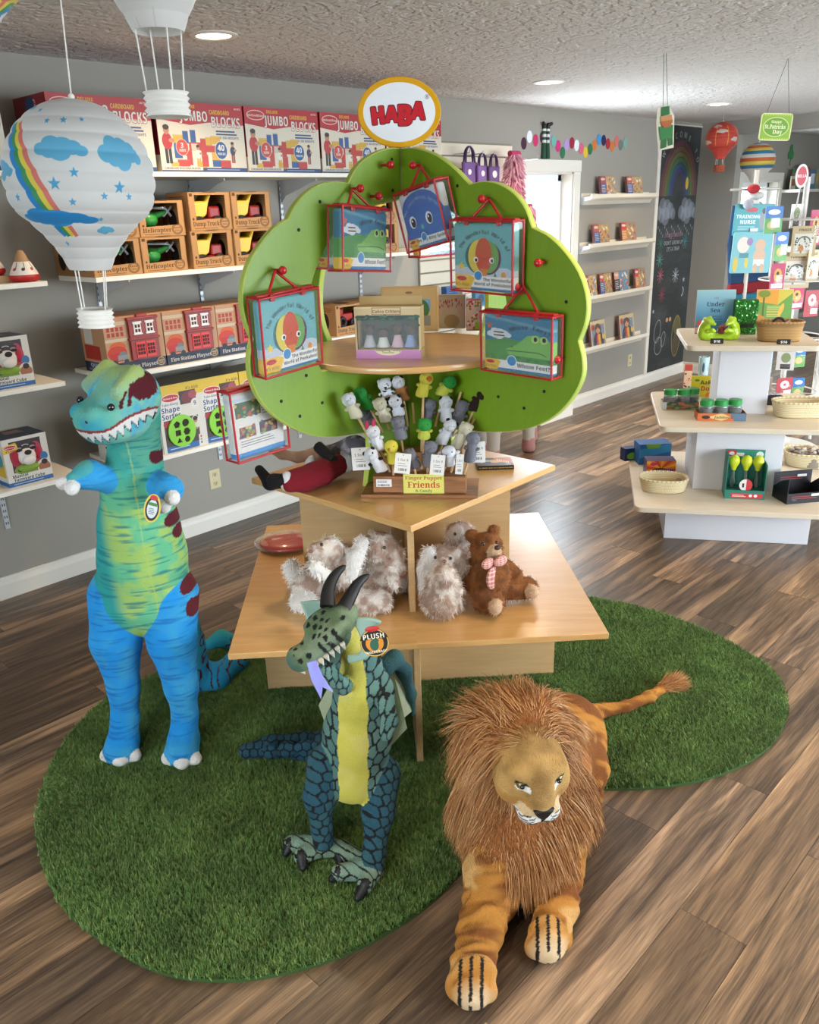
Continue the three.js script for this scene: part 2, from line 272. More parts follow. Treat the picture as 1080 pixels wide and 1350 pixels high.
// ---------- the tree display in the middle ----------
const DC = V(2.05, 0, -2.02), DT = -43.3 * PI / 180, TC = V(2.075, 0, -2.01);
M.maple = phys('#ffffff', 0.34, { clearcoat: 0.6, clearcoatRoughness: 0.16, map: (() => { const t = woodTex(512, 512, '#cb9a5c', '#d6aa6e', 3); return t; })() });
M.mapleEdge = mat('#d9b276', 0.5);
M.birch = mat('#ffffff', 0.45, { map: woodTex(512, 512, '#bd9a68', '#c8a577', 8) });
M.green = phys('#ffffff', 0.42, { map: woodTex(512, 512, '#719410', '#759912', 5), clearcoat: 0.15, clearcoatRoughness: 0.4 });
M.greenEdge = mat('#b5c65a', 0.5); M.red = phys('#b8121c', 0.3, { clearcoat: 0.3 }); M.dark = mat('#16140f', 0.8);
{
  const d = thing('tree_display_stand', 'maple display stand with stacked square decks and a green tree-shaped top', 'display stand', DC, DT);
  const cross = (name, wx, wf, wb, y0, y1) => {
    part(name, metres(rbox(wx, y1 - y0, 0.022, 0, (y0 + y1) / 2, 0, 0.002)), M.birch, d);
    part(name, [metres(rbox(0.022, y1 - y0, wf - 0.011, 0, (y0 + y1) / 2, 0.011 + (wf - 0.011) / 2, 0.002))], [M.birch][0], d);
    part(name, [metres(rbox(0.022, y1 - y0, wb - 0.011, 0, (y0 + y1) / 2, -0.011 - (wb - 0.011) / 2, 0.002))], M.birch, d);
  };
  cross('plinth_panel', 1.15, 0.53, 0.53, 0.012, 0.478);
  part('deck', metres(rbox(1.22, 0.022, 1.13, 0.01, 0.489, 0, 0.003)), M.maple, d);
  cross('riser_panel', 0.78, 0.345, 0.345, 0.5, 0.878);
  const up = part('deck', metres(rbox(0.79, 0.022, 0.79, 0, 0.889, 0, 0.003)), M.maple, d); up.rotation.y = 44.3 * PI / 180;
  // crown: four half panels crossing at the middle post
  const left = [[0, 1.985], [0.06, 1.984], [0.13, 1.967], [0.2, 1.932], [0.245, 1.882], [0.3, 1.886], [0.357, 1.879], [0.42, 1.852], [0.465, 1.815], [0.487, 1.786], [0.535, 1.766], [0.6, 1.716], [0.65, 1.655], [0.675, 1.58], [0.672, 1.52], [0.652, 1.462], [0.668, 1.42], [0.673, 1.37], [0.66, 1.31], [0.62, 1.245], [0.56, 1.19], [0.48, 1.14], [0.4, 1.113], [0.3, 1.098], [0.225, 1.09], [0.21, 1.07], [0.215, 1.0], [0.235, 0.9]];
  const right = [[0, 1.985], [0.07, 1.982], [0.16, 1.957], [0.235, 1.915], [0.298, 1.866], [0.345, 1.872], [0.4, 1.865], [0.46, 1.838], [0.505, 1.795], [0.532, 1.74], [0.59, 1.716], [0.65, 1.67], [0.7, 1.61], [0.725, 1.54], [0.722, 1.48], [0.702, 1.428], [0.718, 1.38], [0.72, 1.33], [0.695, 1.27], [0.64, 1.205], [0.57, 1.158], [0.48, 1.125], [0.38, 1.105], [0.28, 1.095], [0.225, 1.09], [0.21, 1.07], [0.215, 1.0], [0.235, 0.9]];
  const holeIn = [[0, 0.9], [0, 1.33], [0.40, 1.33], [0.435, 1.4], [0.445, 1.47], [0.43, 1.56], [0.395, 1.64], [0.33, 1.72], [0.25, 1.775], [0.15, 1.812], [0, 1.83]];
  const half = (pts, corners) => { // smooth the lobes between the notches
    const out = [], cut = [0, ...corners, pts.length - 5, pts.length - 4, pts.length - 3, pts.length - 2, pts.length - 1];
    for (let i = 0; i + 1 < cut.length; i++) { const seg = pts.slice(cut[i], cut[i + 1] + 1); if (seg.length < 3) { out.push(...seg.slice(0, -1)); continue; } const c = new THREE.CatmullRomCurve3(seg.map(([x, y]) => V(x, y, 0)), false, 'centripetal').getPoints(seg.length * 3); out.push(...c.slice(0, -1).map((p) => [p.x, p.y])); }
    out.push(pts[pts.length - 1]);
    const hc = new THREE.CatmullRomCurve3(holeIn.slice(2).map(([x, y]) => V(x, y, 0)), false, 'centripetal').getPoints(26).map((p) => [p.x, p.y]);
    return poly([...out, [0.012, 0.9], [0.012, 1.33], ...hc.slice(0, -1), [0.012, 1.83], [0.012, 1.985]].filter(([x, y], i) => !(x < 0.012 && i === 0)).map(([x, y]) => [max(x, 0.012), y]));
  };
  const T = 0.024, local = (p) => d.worldToLocal(p.clone()); d.updateMatrixWorld(true);
  const panel = (pts, corners, ang) => {
    const g = extrude(half(pts, corners), T, 0.003).translate(0, 0, -T / 2); planarUV(g, 0, 0, 0.6, 0.6); const uv = g.attributes.uv; for (let i = 0; i < uv.count; i++) { const a = uv.getX(i); uv.setXY(i, uv.getY(i), a); }
    const m = part('tree_panel', g, [M.green, M.greenEdge], d); m.position.copy(local(TC)); m.rotation.y = ang - DT; return m;
  };
  // arm directions in the room: -x (towards the viewer's left), +z (right), and the two rear arms
  const pl = panel(left, [4, 9, 15], PI), pr = panel(right, [4, 9, 15], -PI / 2), qa = panel(right, [4, 9, 15], PI / 2), qb = panel(left, [4, 9, 15], 0);
  for (const [y0, y1] of [[0.9, 1.324], [1.83, 1.985]]) { const post = part('centre_post', rbox(0.024, y1 - y0, 0.024, 0, (y0 + y1) / 2, 0, 0.003), mat('#9a9472', 0.6), d); post.position.copy(local(TC)); post.rotation.y = -DT; }
  part('round_shelf', metres(lathe([[0.0001, 1.324], [0.372, 1.324], [0.376, 1.328], [0.376, 1.342], [0.372, 1.346], [0.0001, 1.346]], 64)), M.maple, d).position.copy(local(TC));
  // red pegs and empty peg holes
  const pegG = [rod([0, 0, 0], [0, 0, 0.03], 0.0045), ball(0.0125, 0, 0, 0.036)], holeG = cyl(0.0052, 0.0052, 0.0015, 0, 0, 0, 12).rotateX(PI / 2);
  const at = (px, py, side) => side < 0 ? onZ(px, py, TC.z + T / 2 + 0.001) : onX(px, py, TC.x - T / 2 - 0.001);
  const put = (m, px, py, side) => { m.position.copy(m.parent.worldToLocal(at(px, py, side))); m.rotation.y = 0; m.quaternion.copy(m.parent.getWorldQuaternion(new THREE.Quaternion()).invert().multiply(new THREE.Quaternion().setFromAxisAngle(V(0, 1, 0), side < 0 ? 0 : -PI / 2))); };
  scene.updateMatrixWorld(true);
  const pegM = merge(pegG);
  for (const [x, y, s] of [[504, 218, -1], [464.5, 249, -1], [489, 259, -1], [362.6, 356, -1], [554.6, 218, 1], [645, 262, 1], [719, 345.5, 1], [690.5, 377, 1], [743.5, 472, 1]]) put(part('peg', pegM, M.red, s < 0 ? pl : pr), x, y, s);
  for (const [x, y, s] of [[516.7, 210, -1], [518, 251, -1], [422, 266, -1], [394, 303, -1], [404, 495, -1], [371, 529, -1], [425, 531, -1], [395.6, 548.7, -1], [603, 245, 1], [746.6, 398, 1], [717.5, 516, 1], [691, 538, 1], [657, 523, 1]]) put(part('peg_hole', holeG, M.dark, s < 0 ? pl : pr), x, y, s);
}
// oval shop sign on top of the tree
{
  const s = thing('oval_sign', 'white oval sign with yellow rim and red lettering atop the green tree', 'sign', V(TC.x, 1.985, TC.z), -PI / 4 + 0.03);
  const t = print(512, 400, (g, w, h) => {
    fillR(g, '#f4f4f6', 0, 0, w, h); oval(g, '#e8a90c', 256, 200, 256, 200); oval(g, '#f6f7fa', 256, 200, 222, 168);
    g.save(); g.translate(250, 205); g.rotate(-0.02);
    const L = [['H', -126, 8, 124, -0.06], ['A', -42, 4, 116, 0.02], ['B', 38, 14, 150, 0.02], ['A', 122, -8, 124, 0.1]];
    for (const pass of [0, 1]) for (const [c, x, y, sz, rot] of L) { g.save(); g.translate(x, y); g.rotate(rot); g.font = `bold ${sz}px sans-serif`; g.textAlign = 'center'; g.textBaseline = 'middle'; g.lineJoin = 'round'; if (!pass) { g.lineWidth = 22; g.strokeStyle = '#5a1420'; g.strokeText(c, 0, 0); } else { g.lineWidth = 12; g.strokeStyle = '#d3202e'; g.strokeText(c, 0, 0); g.fillStyle = '#d3202e'; g.fillText(c, 0, 0); } g.restore(); }
    g.restore(); text(g, '®', 428, 118, 34, '#39415a', 'normal');
  });
  const e = new THREE.Shape(); e.absellipse(0, 0.103, 0.132, 0.102, 0, 2 * PI); const g = extrude(e, 0.012, 0.002, 40); planarUV(g, -0.132, 0.001, 0.132, 0.205);
  const f = part('sign_board', g, [mat('#ffffff', 0.35, { map: t }), mat('#e0a210', 0.5)], s); f.position.z = 0.004;
  part('mounting_stem', rbox(0.02, 0.05, 0.006, 0, -0.001, -0.001), mat('#cfc9ad', 0.5), s); s.rotation.x = 0;
}
// cloth books in clear bags with red piping
{
  const logo = (g, x, y, s) => { blob(g, '#f7c63a', [[x, y], [x + 2.2 * s, y], [x + 2.9 * s, y + 0.3 * s], [x + 2.2 * s, y + 1.8 * s], [x, y + 1.8 * s]]); oval(g, '#cc2b3c', x + 1.1 * s, y + 0.45 * s, 0.7 * s, 0.28 * s); text(g, "K's Kids", x + 1.15 * s, y + 1.15 * s, s * 0.55, '#6a4a20', 'italic'); };
  const strip = (g, w, h, y, s1, s2) => { fillR(g, '#f4f4f2', 0, y, w, h - y); fillR(g, '#2c8ad0', w * 0.2, h - 24, w * 0.8, 24); logo(g, 0, y, (h - y) / 1.8); text(g, s1, w - 14, y + 26, s2 ? 34 : 40, '#17151a', 'bold', 'right'); if (s2) text(g, s2, w - 14, y + 62, 34, '#17151a', 'bold', 'right'); oval(g, '#ffffff', w * 0.42, y, 38, 40); oval(g, '#3a93d3', w * 0.42, y, 33, 35); };
  const arc = (g, str, cx, cy, r, a0, a1, size, col) => { [...str].forEach((c, i) => { const a = mixn(a0, a1, i / (str.length - 1)); g.save(); g.translate(cx + r * cos(a), cy + r * sin(a)); g.rotate(a + PI / 2); text(g, c, 0, 0, size, col); g.restore(); }); };
  const covers = {
    peek: print(512, 512, (g, w, h) => {
      fillR(g, '#6fb9c0', 0, 0, w, h); cloudShape(g, '#c9d3e0', 90, 400, 130); cloudShape(g, '#c9d3e0', 420, 390, 130); fillR(g, '#cdd6e2', 0, 390, w, 60);
      arc(g, 'The Wonderful World of', 262, 290, 225, -2.65, -0.45, 42, '#23424a');
      oval(g, '#2a6f74', 232, 255, 128, 132); oval(g, '#63275a', 292, 258, 118, 128); oval(g, '#e9d24a', 222, 252, 92, 128); oval(g, '#6fae54', 306, 250, 84, 120); oval(g, '#d9502f', 262, 240, 70, 132); blob(g, '#e58a2e', [[232, 340], [300, 340], [286, 400], [250, 400]]);
      for (const x of [196, 330]) { oval(g, '#fff', x, 275, 20, 22); oval(g, '#111', x + 3, 277, 11, 13); } oval(g, '#8f2d1e', 262, 262, 9, 7); star(g, '#f0cf3d', 70, 330, 36); blob(g, '#3f8f54', [[340, 410], [360, 360], [380, 410]]); oval(g, '#e69a36', 430, 380, 20, 24);
      strip(g, w, h, 396, 'The Wonderful', 'World of Peekaboo!');
    }),
    feet: print(512, 400, (g, w, h) => {
      fillR(g, '#2f7ea6', 0, 0, w, h); blob(g, '#5f9fb5', [[0, 0], [w, 70], [w, 90], [0, 20]]); blob(g, '#4d9a4c', [[0, 190], [160, 160], [w, 190], [w, h], [0, h]]);
      cloudShape(g, '#dfe5ee', 120, 130, 66); lines(g, '#5a4630', 78, 118, 90, 2, 22, 9); arc(g, 'Whose Feet?', 330, 380, 310, -1.95, -1.05, 44, '#172c3c');
      blob(g, '#7fc35c', [[170, 235], [250, 200], [330, 130], [400, 118], [470, 150], [512, 160], [512, 280], [190, 275]]); for (const x of [388, 450]) { oval(g, '#b5df7f', x, 150, 28, 26); oval(g, '#111', x + 2, 148, 13, 16); } g.strokeStyle = '#2f6a34'; g.lineWidth = 6; g.beginPath(); g.moveTo(180, 246); g.lineTo(380, 240); g.quadraticCurveTo(440, 240, 470, 262); g.stroke(); oval(g, '#2f6a34', 216, 216, 8, 6);
      for (let i = 0; i < 26; i++) oval(g, '#357a3c', 20 + hash3(i, 1, 1) * 480, 285 + hash3(i, 2, 1) * 30, 8, 5); star(g, '#d8644e', 48, 80, 28);
      strip(g, w, h, 318, 'Whose Feet?');
    }),
    whale: print(512, 512, (g, w, h) => {
      fillR(g, '#e8eef4', 0, 0, w, h); g.fillStyle = '#3f6fc4'; g.beginPath(); g.moveTo(0, 430); g.lineTo(0, 220); g.quadraticCurveTo(20, 20, 256, 10); g.quadraticCurveTo(490, 20, 512, 220); g.lineTo(512, 430); g.fill();
      arc(g, 'The Itsy-Bitsy Spider', 256, 330, 255, -2.6, -0.55, 40, '#8fc4d6'); for (const x of [120, 330]) { oval(g, '#fff', x, 270, 42, 56); oval(g, '#10131c', x + 6, 276, 28, 42); oval(g, '#fff', x - 4, 258, 9, 12); } oval(g, '#55c6b9', 226, 330, 18, 22); g.strokeStyle = '#25468c'; g.lineWidth = 8; g.beginPath(); g.arc(230, 350, 46, 0.4, 2.7); g.stroke();
      strip(g, w, h, 420, 'The Itsy Bitsy Spider');
    }),
    back: print(512, 480, (g, w, h) => { fillR(g, '#ece9e4', 0, 0, w, h); for (const [x, y, ww, hh, c] of [[40, 70, 250, 110, '#4a6b46'], [60, 250, 160, 80, '#7a4a36'], [260, 240, 180, 90, '#5c3e52']]) { fillR(g, c, x, y, ww, hh); for (let i = 0; i < 22; i++) oval(g, ['#86a35c', '#c06a4a', '#e0c070', '#3f5a7a'][i % 4], x + hash3(i, x, 2) * ww, y + hash3(i, y, 3) * hh, 15, 12); } lines(g, '#8a8790', 300, 80, 170, 6, 20, 6); lines(g, '#8a8790', 60, 350, 360, 3, 18, 6); fillR(g, '#cfe0ee', 0, 40, 200, 24); fillR(g, '#2c8ad0', 0, h - 46, w, 46); }),
  };
  const cm = Object.fromEntries(Object.entries(covers).map(([k, t]) => [k, mat('#e2e2e2', 0.55, { map: t })]));
  const pageM = mat('#cfe0e4', 0.8), clear = phys('#ffffff', 0.06, { transmission: 0.96, thickness: 0, ior: 1.4 }), piping = phys('#b3141f', 0.4, { clearcoat: 0.2 }), bottomM = mat('#d9a63f', 0.6);
  function bag(cover, label, pos, turn, w, h, dpt, peg, tilt = 0, roll = 0) {
    const t = thing('bagged_cloth_book', label, 'toy book', pos, 0); t.rotation.set(tilt, turn, roll, 'YXZ');
    const bd = dpt * 0.62;
    part('cloth_book', planarUV(rbox(w * 0.97, h * 0.95, bd, 0, -h * 0.01, 0, 0.01, 2), -w * 0.485, -h * 0.485, w * 0.485, h * 0.465), [cm[cover], pageM][0], t);
    part('vinyl_cover', new THREE.BoxGeometry(w, h, dpt, 8, 8, 1), clear, t);
    const c = (x, y, z) => V(x * w / 2, y * h / 2, z * dpt / 2), R = 0.0035, ed = [];
    for (const z of [-1, 1]) for (const [a, b] of [[[-1, -1], [1, -1]], [[1, -1], [1, 1]], [[1, 1], [-1, 1]], [[-1, 1], [-1, -1]]]) ed.push(rod(c(...a, z), c(...b, z), R, R, 6));
    for (const x of [-1, 1]) for (const y of [-1, 1]) ed.push(rod(c(x, y, -1), c(x, y, 1), R, R, 6)); for (const x of [-1, 1]) for (const y of [-1, 1]) for (const z of [-1, 1]) ed.push(ball(R * 1.2, ...c(x, y, z).toArray(), 1, 1, 1, 6));
    part('piping', ed, piping, t);
    part('zip_top', rbox(w * 0.98, 0.012, dpt * 0.5, 0, h / 2 + 0.002, 0, 0.004), piping, t);
    if (peg) { t.updateMatrixWorld(true); const p = t.worldToLocal(peg.clone()); const a = V(-w * 0.26, h / 2, 0), b = V(w * 0.26, h / 2, 0), flatRod = (m, n) => rod(m, n, 0.0042, 0.0042, 6); part('strap', [flatRod(a, p), flatRod(p, b), rbox(0.018, 0.02, 0.008, a.x, a.y - 0.004, dpt * 0.35, 0.003), rbox(0.018, 0.02, 0.008, b.x, b.y - 0.004, dpt * 0.35, 0.003)], piping, t); }
    return t;
  }
  const L = (x, y, off = 0.042) => onZ(x, y, TC.z + 0.012 + off), Rr = (x, y, off = 0.042) => onX(x, y, TC.x - 0.012 - off);
  bag('peek', 'clear red-piped bag with a balloon cloth book, low on the left tree half', L(378, 437), 0.05, 0.225, 0.225, 0.05, L(362.6, 357, 0.022), 0.08, 0.06);
  bag('feet', 'clear red-piped bag with a crocodile cloth book beside the toy truck gap', L(475, 316), 0.1, 0.225, 0.185, 0.06, L(464.5, 250, 0.022), 0.0, -0.08);
  bag('whale', 'clear red-piped bag with a round blue face book under the sign', Rr(563, 285), -PI / 2 - 0.05, 0.19, 0.18, 0.06, Rr(554.6, 219, 0.022), 0.12, 0.2);
  bag('peek', 'clear red-piped bag with a balloon cloth book on the right tree half', Rr(641, 338), -PI / 2 - 0.02, 0.24, 0.205, 0.05, Rr(645, 263, 0.022), 0.04, -0.03);
  bag('feet', 'clear red-piped bag with a crocodile cloth book on the right tree lobe', Rr(686, 453), -PI / 2 - 0.02, 0.265, 0.178, 0.05, Rr(690.5, 378, 0.022), 0.03, -0.01);
  const b6 = onZ(336, 554, TC.z - 0.06); bag('back', 'clear red-piped bag seen from the back, hung behind the left tree half', b6, 0.02, 0.2, 0.215, 0.06, null, 0, 0.03);
  bag('feet', 'clear red-piped bag hung behind the tree, seen through its left opening', V(2.03, 1.70, -2.27), -PI / 2, 0.24, 0.18, 0.05, null, 0, 0);
  bag('feet', 'clear red-piped bag hung behind the tree, seen through its right opening', V(2.2, 1.74, -1.965), 0, 0.24, 0.18, 0.05, null, 0, 0);
}

// ---------- wall shelving and boxed toys along the back wall ----------
const SD = 0.4, SZ = ZW + SD; // shelf depth and front
M.shelf = mat('#e9e4d8', 0.45); M.steel = mat('#c9ccd0', 0.4, { metalness: 0.3 }); M.kraft = mat('#ffffff', 0.85, { map: computed(256, 256, (u, v) => { const n = fbm(u * 40, v * 40, 1, 3) * 26 - 13 + fbm(u * 6, v * 90, 4, 2) * 12; return [176 + n, 132 + n, 86 + n]; }) });
M.kraft.map.repeat.set(4, 4);
const bracketG = (() => { const s = poly([[0, 0], [0.33, -0.004], [0.33, -0.014], [0.05, -0.085], [0.012, -0.12], [0, -0.12]]); return extrude(s, 0.004).rotateY(-PI / 2); })();
function shelf(x0, x1, y, label, brackets) {
  const t = thing('wall_shelf', label, 'shelf', [0, y, 0], 0, 'white wall shelves');
  part('shelf_board', metres(rbox(x1 - x0, 0.022, SD - 0.012, (x0 + x1) / 2, -0.011, ZW + 0.012 + (SD - 0.012) / 2, 0.002)), M.shelf, t);
  for (const b of brackets) { const m = part('bracket', bracketG, M.steel, t); m.position.set(b + 0.002, -0.022, ZW + 0.012); }
}
function upright(x, y0, y1, label) {
  const t = thing('shelf_upright', label, 'shelf rail', [x, 0, ZW], 0, 'slotted shelf rails');
  part('rail', [box(0.025, y1 - y0, 0.003, 0, (y0 + y1) / 2, 0.0095), box(0.003, y1 - y0, 0.011, -0.011, (y0 + y1) / 2, 0.0055), box(0.003, y1 - y0, 0.011, 0.011, (y0 + y1) / 2, 0.0055)], M.steel, t);
  const g = []; for (let y = y0 + 0.03; y < y1 - 0.02; y += 0.032) g.push(box(0.005, 0.014, 0.001, -0.005, y, 0.0112), box(0.005, 0.014, 0.001, 0.005, y, 0.0112)); part('slots', g, mat('#5c5e60', 0.8), t);
}
const SH = [2.005, 1.55, 1.095, 0.645];
const what = ['jumbo block boxes', 'dump truck and helicopter cartons', 'fire station boxes', 'shape sorter boxes'];
SH.forEach((y, i) => shelf(1.835, 4.3, y, `long white wall shelf carrying the ${what[i]}`, [2.03, 2.635, 3.25, 3.86]));
const whatL = ['jumbo block box at the end', 'wobbly stacking cone toys', 'upper musical cube box', 'lower musical cube box'];
[2.005, 1.555, 1.11, 0.665].forEach((y, i) => shelf(0.4, 1.61, y, `shorter white wall shelf carrying the ${whatL[i]}`, [0.6, 1.36]));
for (const x of [2.03, 2.635, 3.25, 3.86]) upright(x, 0.42, 2.2, `slotted metal shelf rail holding the long shelves, ${({ 2.03: 'behind the helicopter cartons', 2.635: 'behind the dump truck cartons', 3.25: 'behind the green tree', 3.86: 'beside the white slat wall' })[x]}`);
upright(1.36, 0.36, 2.2, 'slotted metal shelf rail holding the shorter shelves'); upright(0.6, 0.36, 2.2, 'slotted metal shelf rail at the far end of the shorter shelves');

const mdOval = (g, x, y, s, fill = '#cf2434', ink = '#fff') => { oval(g, '#fff', x, y, s * 1.08, s * 0.42); oval(g, fill, x, y, s, s * 0.36); text(g, 'Melissa & Doug', x, y + 1, s * 0.24, ink, 'italic bold'); };
const carton = (w, h, d) => box(w, h, d, 0, h / 2, 0);
function box6(name, w, h, d, front, side, top, parent) { return part(name, carton(w, h, d), [side, side, top, top, front, side], parent); }
// jumbo cardboard block boxes
{
  const person = (g, x, y, s, shirt, legs) => { fillR(g, legs, x - 0.22 * s, y - 0.9 * s, 0.2 * s, 0.9 * s); fillR(g, legs, x + 0.02 * s, y - 0.9 * s, 0.2 * s, 0.9 * s); oval(g, shirt, x, y - 1.2 * s, 0.34 * s, 0.45 * s); oval(g, '#c98f6a', x + 0.3 * s, y - 1.25 * s, 0.2 * s, 0.12 * s); oval(g, '#c98f6a', x, y - 1.8 * s, 0.2 * s, 0.24 * s); oval(g, '#3a2418', x, y - 1.95 * s, 0.21 * s, 0.14 * s); };
  const t = print(820, 512, (g, w, h) => {
    fillR(g, '#efe7d6', 0, 0, w, h); blob(g, '#c3202c', [[0, 0], [w, 0], [w, 150], [480, 140], [300, 165], [0, 130]]);
    g.lineWidth = 7; g.strokeStyle = '#f0d8c8'; g.beginPath(); g.ellipse(120, 62, 92, 36, 0, 0, 7); g.stroke(); text(g, 'Melissa&Doug', 120, 64, 26, '#f4e3d6', 'italic bold');
    text(g, 'DELUXE', 300, 30, 34, '#f2c62e'); outlined(g, 'JUMBO', 345, 98, 104, '#f6f2ea', '#8c1520', 8, 'bold', 'center', 'sans-serif', 260); text(g, 'CARDBOARD', 590, 62, 44, '#f2c62e', 'bold', 'center', 'sans-serif', 200); outlined(g, 'BLOCKS', 645, 132, 104, '#f6f2ea', '#8c1520', 8, 'bold', 'center', 'sans-serif', 290); text(g, '40 PCS', 770, 28, 20, '#f4e3d6');
    lines(g, '#39508c', 540, 196, 230, 2, 22, 12); text(g, 'TO 350 WEIGHTS', 660, 250, 26, '#27407c');
    const cols = ['#c93a30', '#e2b53a', '#2f5ea6', '#d8d0be', '#c93a30', '#e2b53a']; let k = 0;
    for (const [x, y, ww, hh, c] of [[130, 240, 90, 60, 1], [220, 210, 50, 90, 2], [290, 200, 50, 90, 2], [270, 290, 120, 60, 0], [130, 300, 70, 110, 2], [190, 330, 60, 60, 0], [240, 350, 50, 110, 0], [380, 260, 50, 120, 0], [430, 250, 60, 60, 1], [430, 310, 110, 50, 0], [480, 240, 90, 60, 1], [480, 360, 70, 70, 1], [480, 420, 80, 50, 2], [150, 420, 110, 50, 0], [90, 440, 70, 40, 1], [330, 430, 90, 50, 1], [560, 420, 100, 60, 0], [290, 300, 60, 50, 3], [380, 380, 60, 90, 0]]) { fillR(g, cols[c], x, y, ww, hh); g.strokeStyle = 'rgba(60,40,20,.35)'; g.lineWidth = 2; g.strokeRect(x, y, ww, hh); fillR(g, 'rgba(255,255,255,.16)', x, y, ww, 8); }
    person(g, 75, 450, 135, '#c4282c', '#2b2622'); person(g, 350, 470, 78, '#f0efe8', '#d6a93c'); person(g, 690, 440, 78, '#27355c', '#a23a34');
    oval(g, '#f5e4d6', 205, 330, 58, 62); oval(g, '#d64a35', 205, 330, 54, 58); text(g, '3', 205, 316, 50, '#fff'); text(g, 'SIZES', 205, 352, 24, '#fff'); oval(g, '#f5ecd6', 575, 345, 62, 70); oval(g, '#2f5f9e', 575, 345, 57, 65); text(g, '40', 575, 325, 62, '#fff'); text(g, 'PIECES', 575, 372, 24, '#fff');
    fillR(g, '#27407c', 0, h - 34, w, 34); fillR(g, '#e9dfc4', 0, h - 40, 380, 26); text(g, 'CARDBOARD BUILDING BLOCKS', 190, h - 27, 22, '#27407c'); lines(g, '#a9bbdd', 420, h - 22, 340, 1, 10, 6);
  });
  const side = print(220, 330, (g, w, h) => { fillR(g, '#9d1a24', 0, 0, w, h); blob(g, '#efe7d6', [[0, 230], [w, 250], [w, h], [0, h]]); g.save(); g.translate(w * 0.62, 165); g.rotate(-PI / 2); text(g, 'JUMBO BLOCKS', 0, 0, 40, '#f4ece0'); g.restore(); oval(g, '#2f5f9e', 110, 40, 30, 34); person(g, 60, 300, 50, '#c4282c', '#2b2622'); person(g, 150, 318, 46, '#27355c', '#2b2622'); });
  const fm = mat('#d4d2ce', 0.42, { map: t }), sm = mat('#d4d2ce', 0.45, { map: side }), tm = mat('#b01c28', 0.45);
  [[1.985, 'box of jumbo cardboard blocks behind the rainbow balloon', 0.02], [2.505, 'box of jumbo cardboard blocks under the white hanging basket', 0], [3.005, 'box of jumbo cardboard blocks above the dump truck cartons', 0.01], [3.515, 'box of jumbo cardboard blocks beside the oval sign', -0.01], [4.02, 'box of jumbo cardboard blocks mostly hidden behind the oval sign', 0]].forEach(([x, label, turn], i) => {
    const b = thing('toy_box', label, 'toy box', [x, SH[0], SZ - 0.17], turn, 'jumbo block boxes'); box6('carton', 0.492, 0.31, 0.31, fm, sm, tm, b); part('lid_flap', rbox(0.488, 0.003, 0.02, 0, 0.3105, 0.12, 0.001), tm, b);
  });
  const b = thing('toy_box', 'box of jumbo cardboard blocks on the shorter shelf, mostly out of view', 'toy box', [1.3, 2.005, SZ - 0.17], 0, 'jumbo block boxes'); box6('carton', 0.492, 0.31, 0.31, fm, sm, tm, b);
}
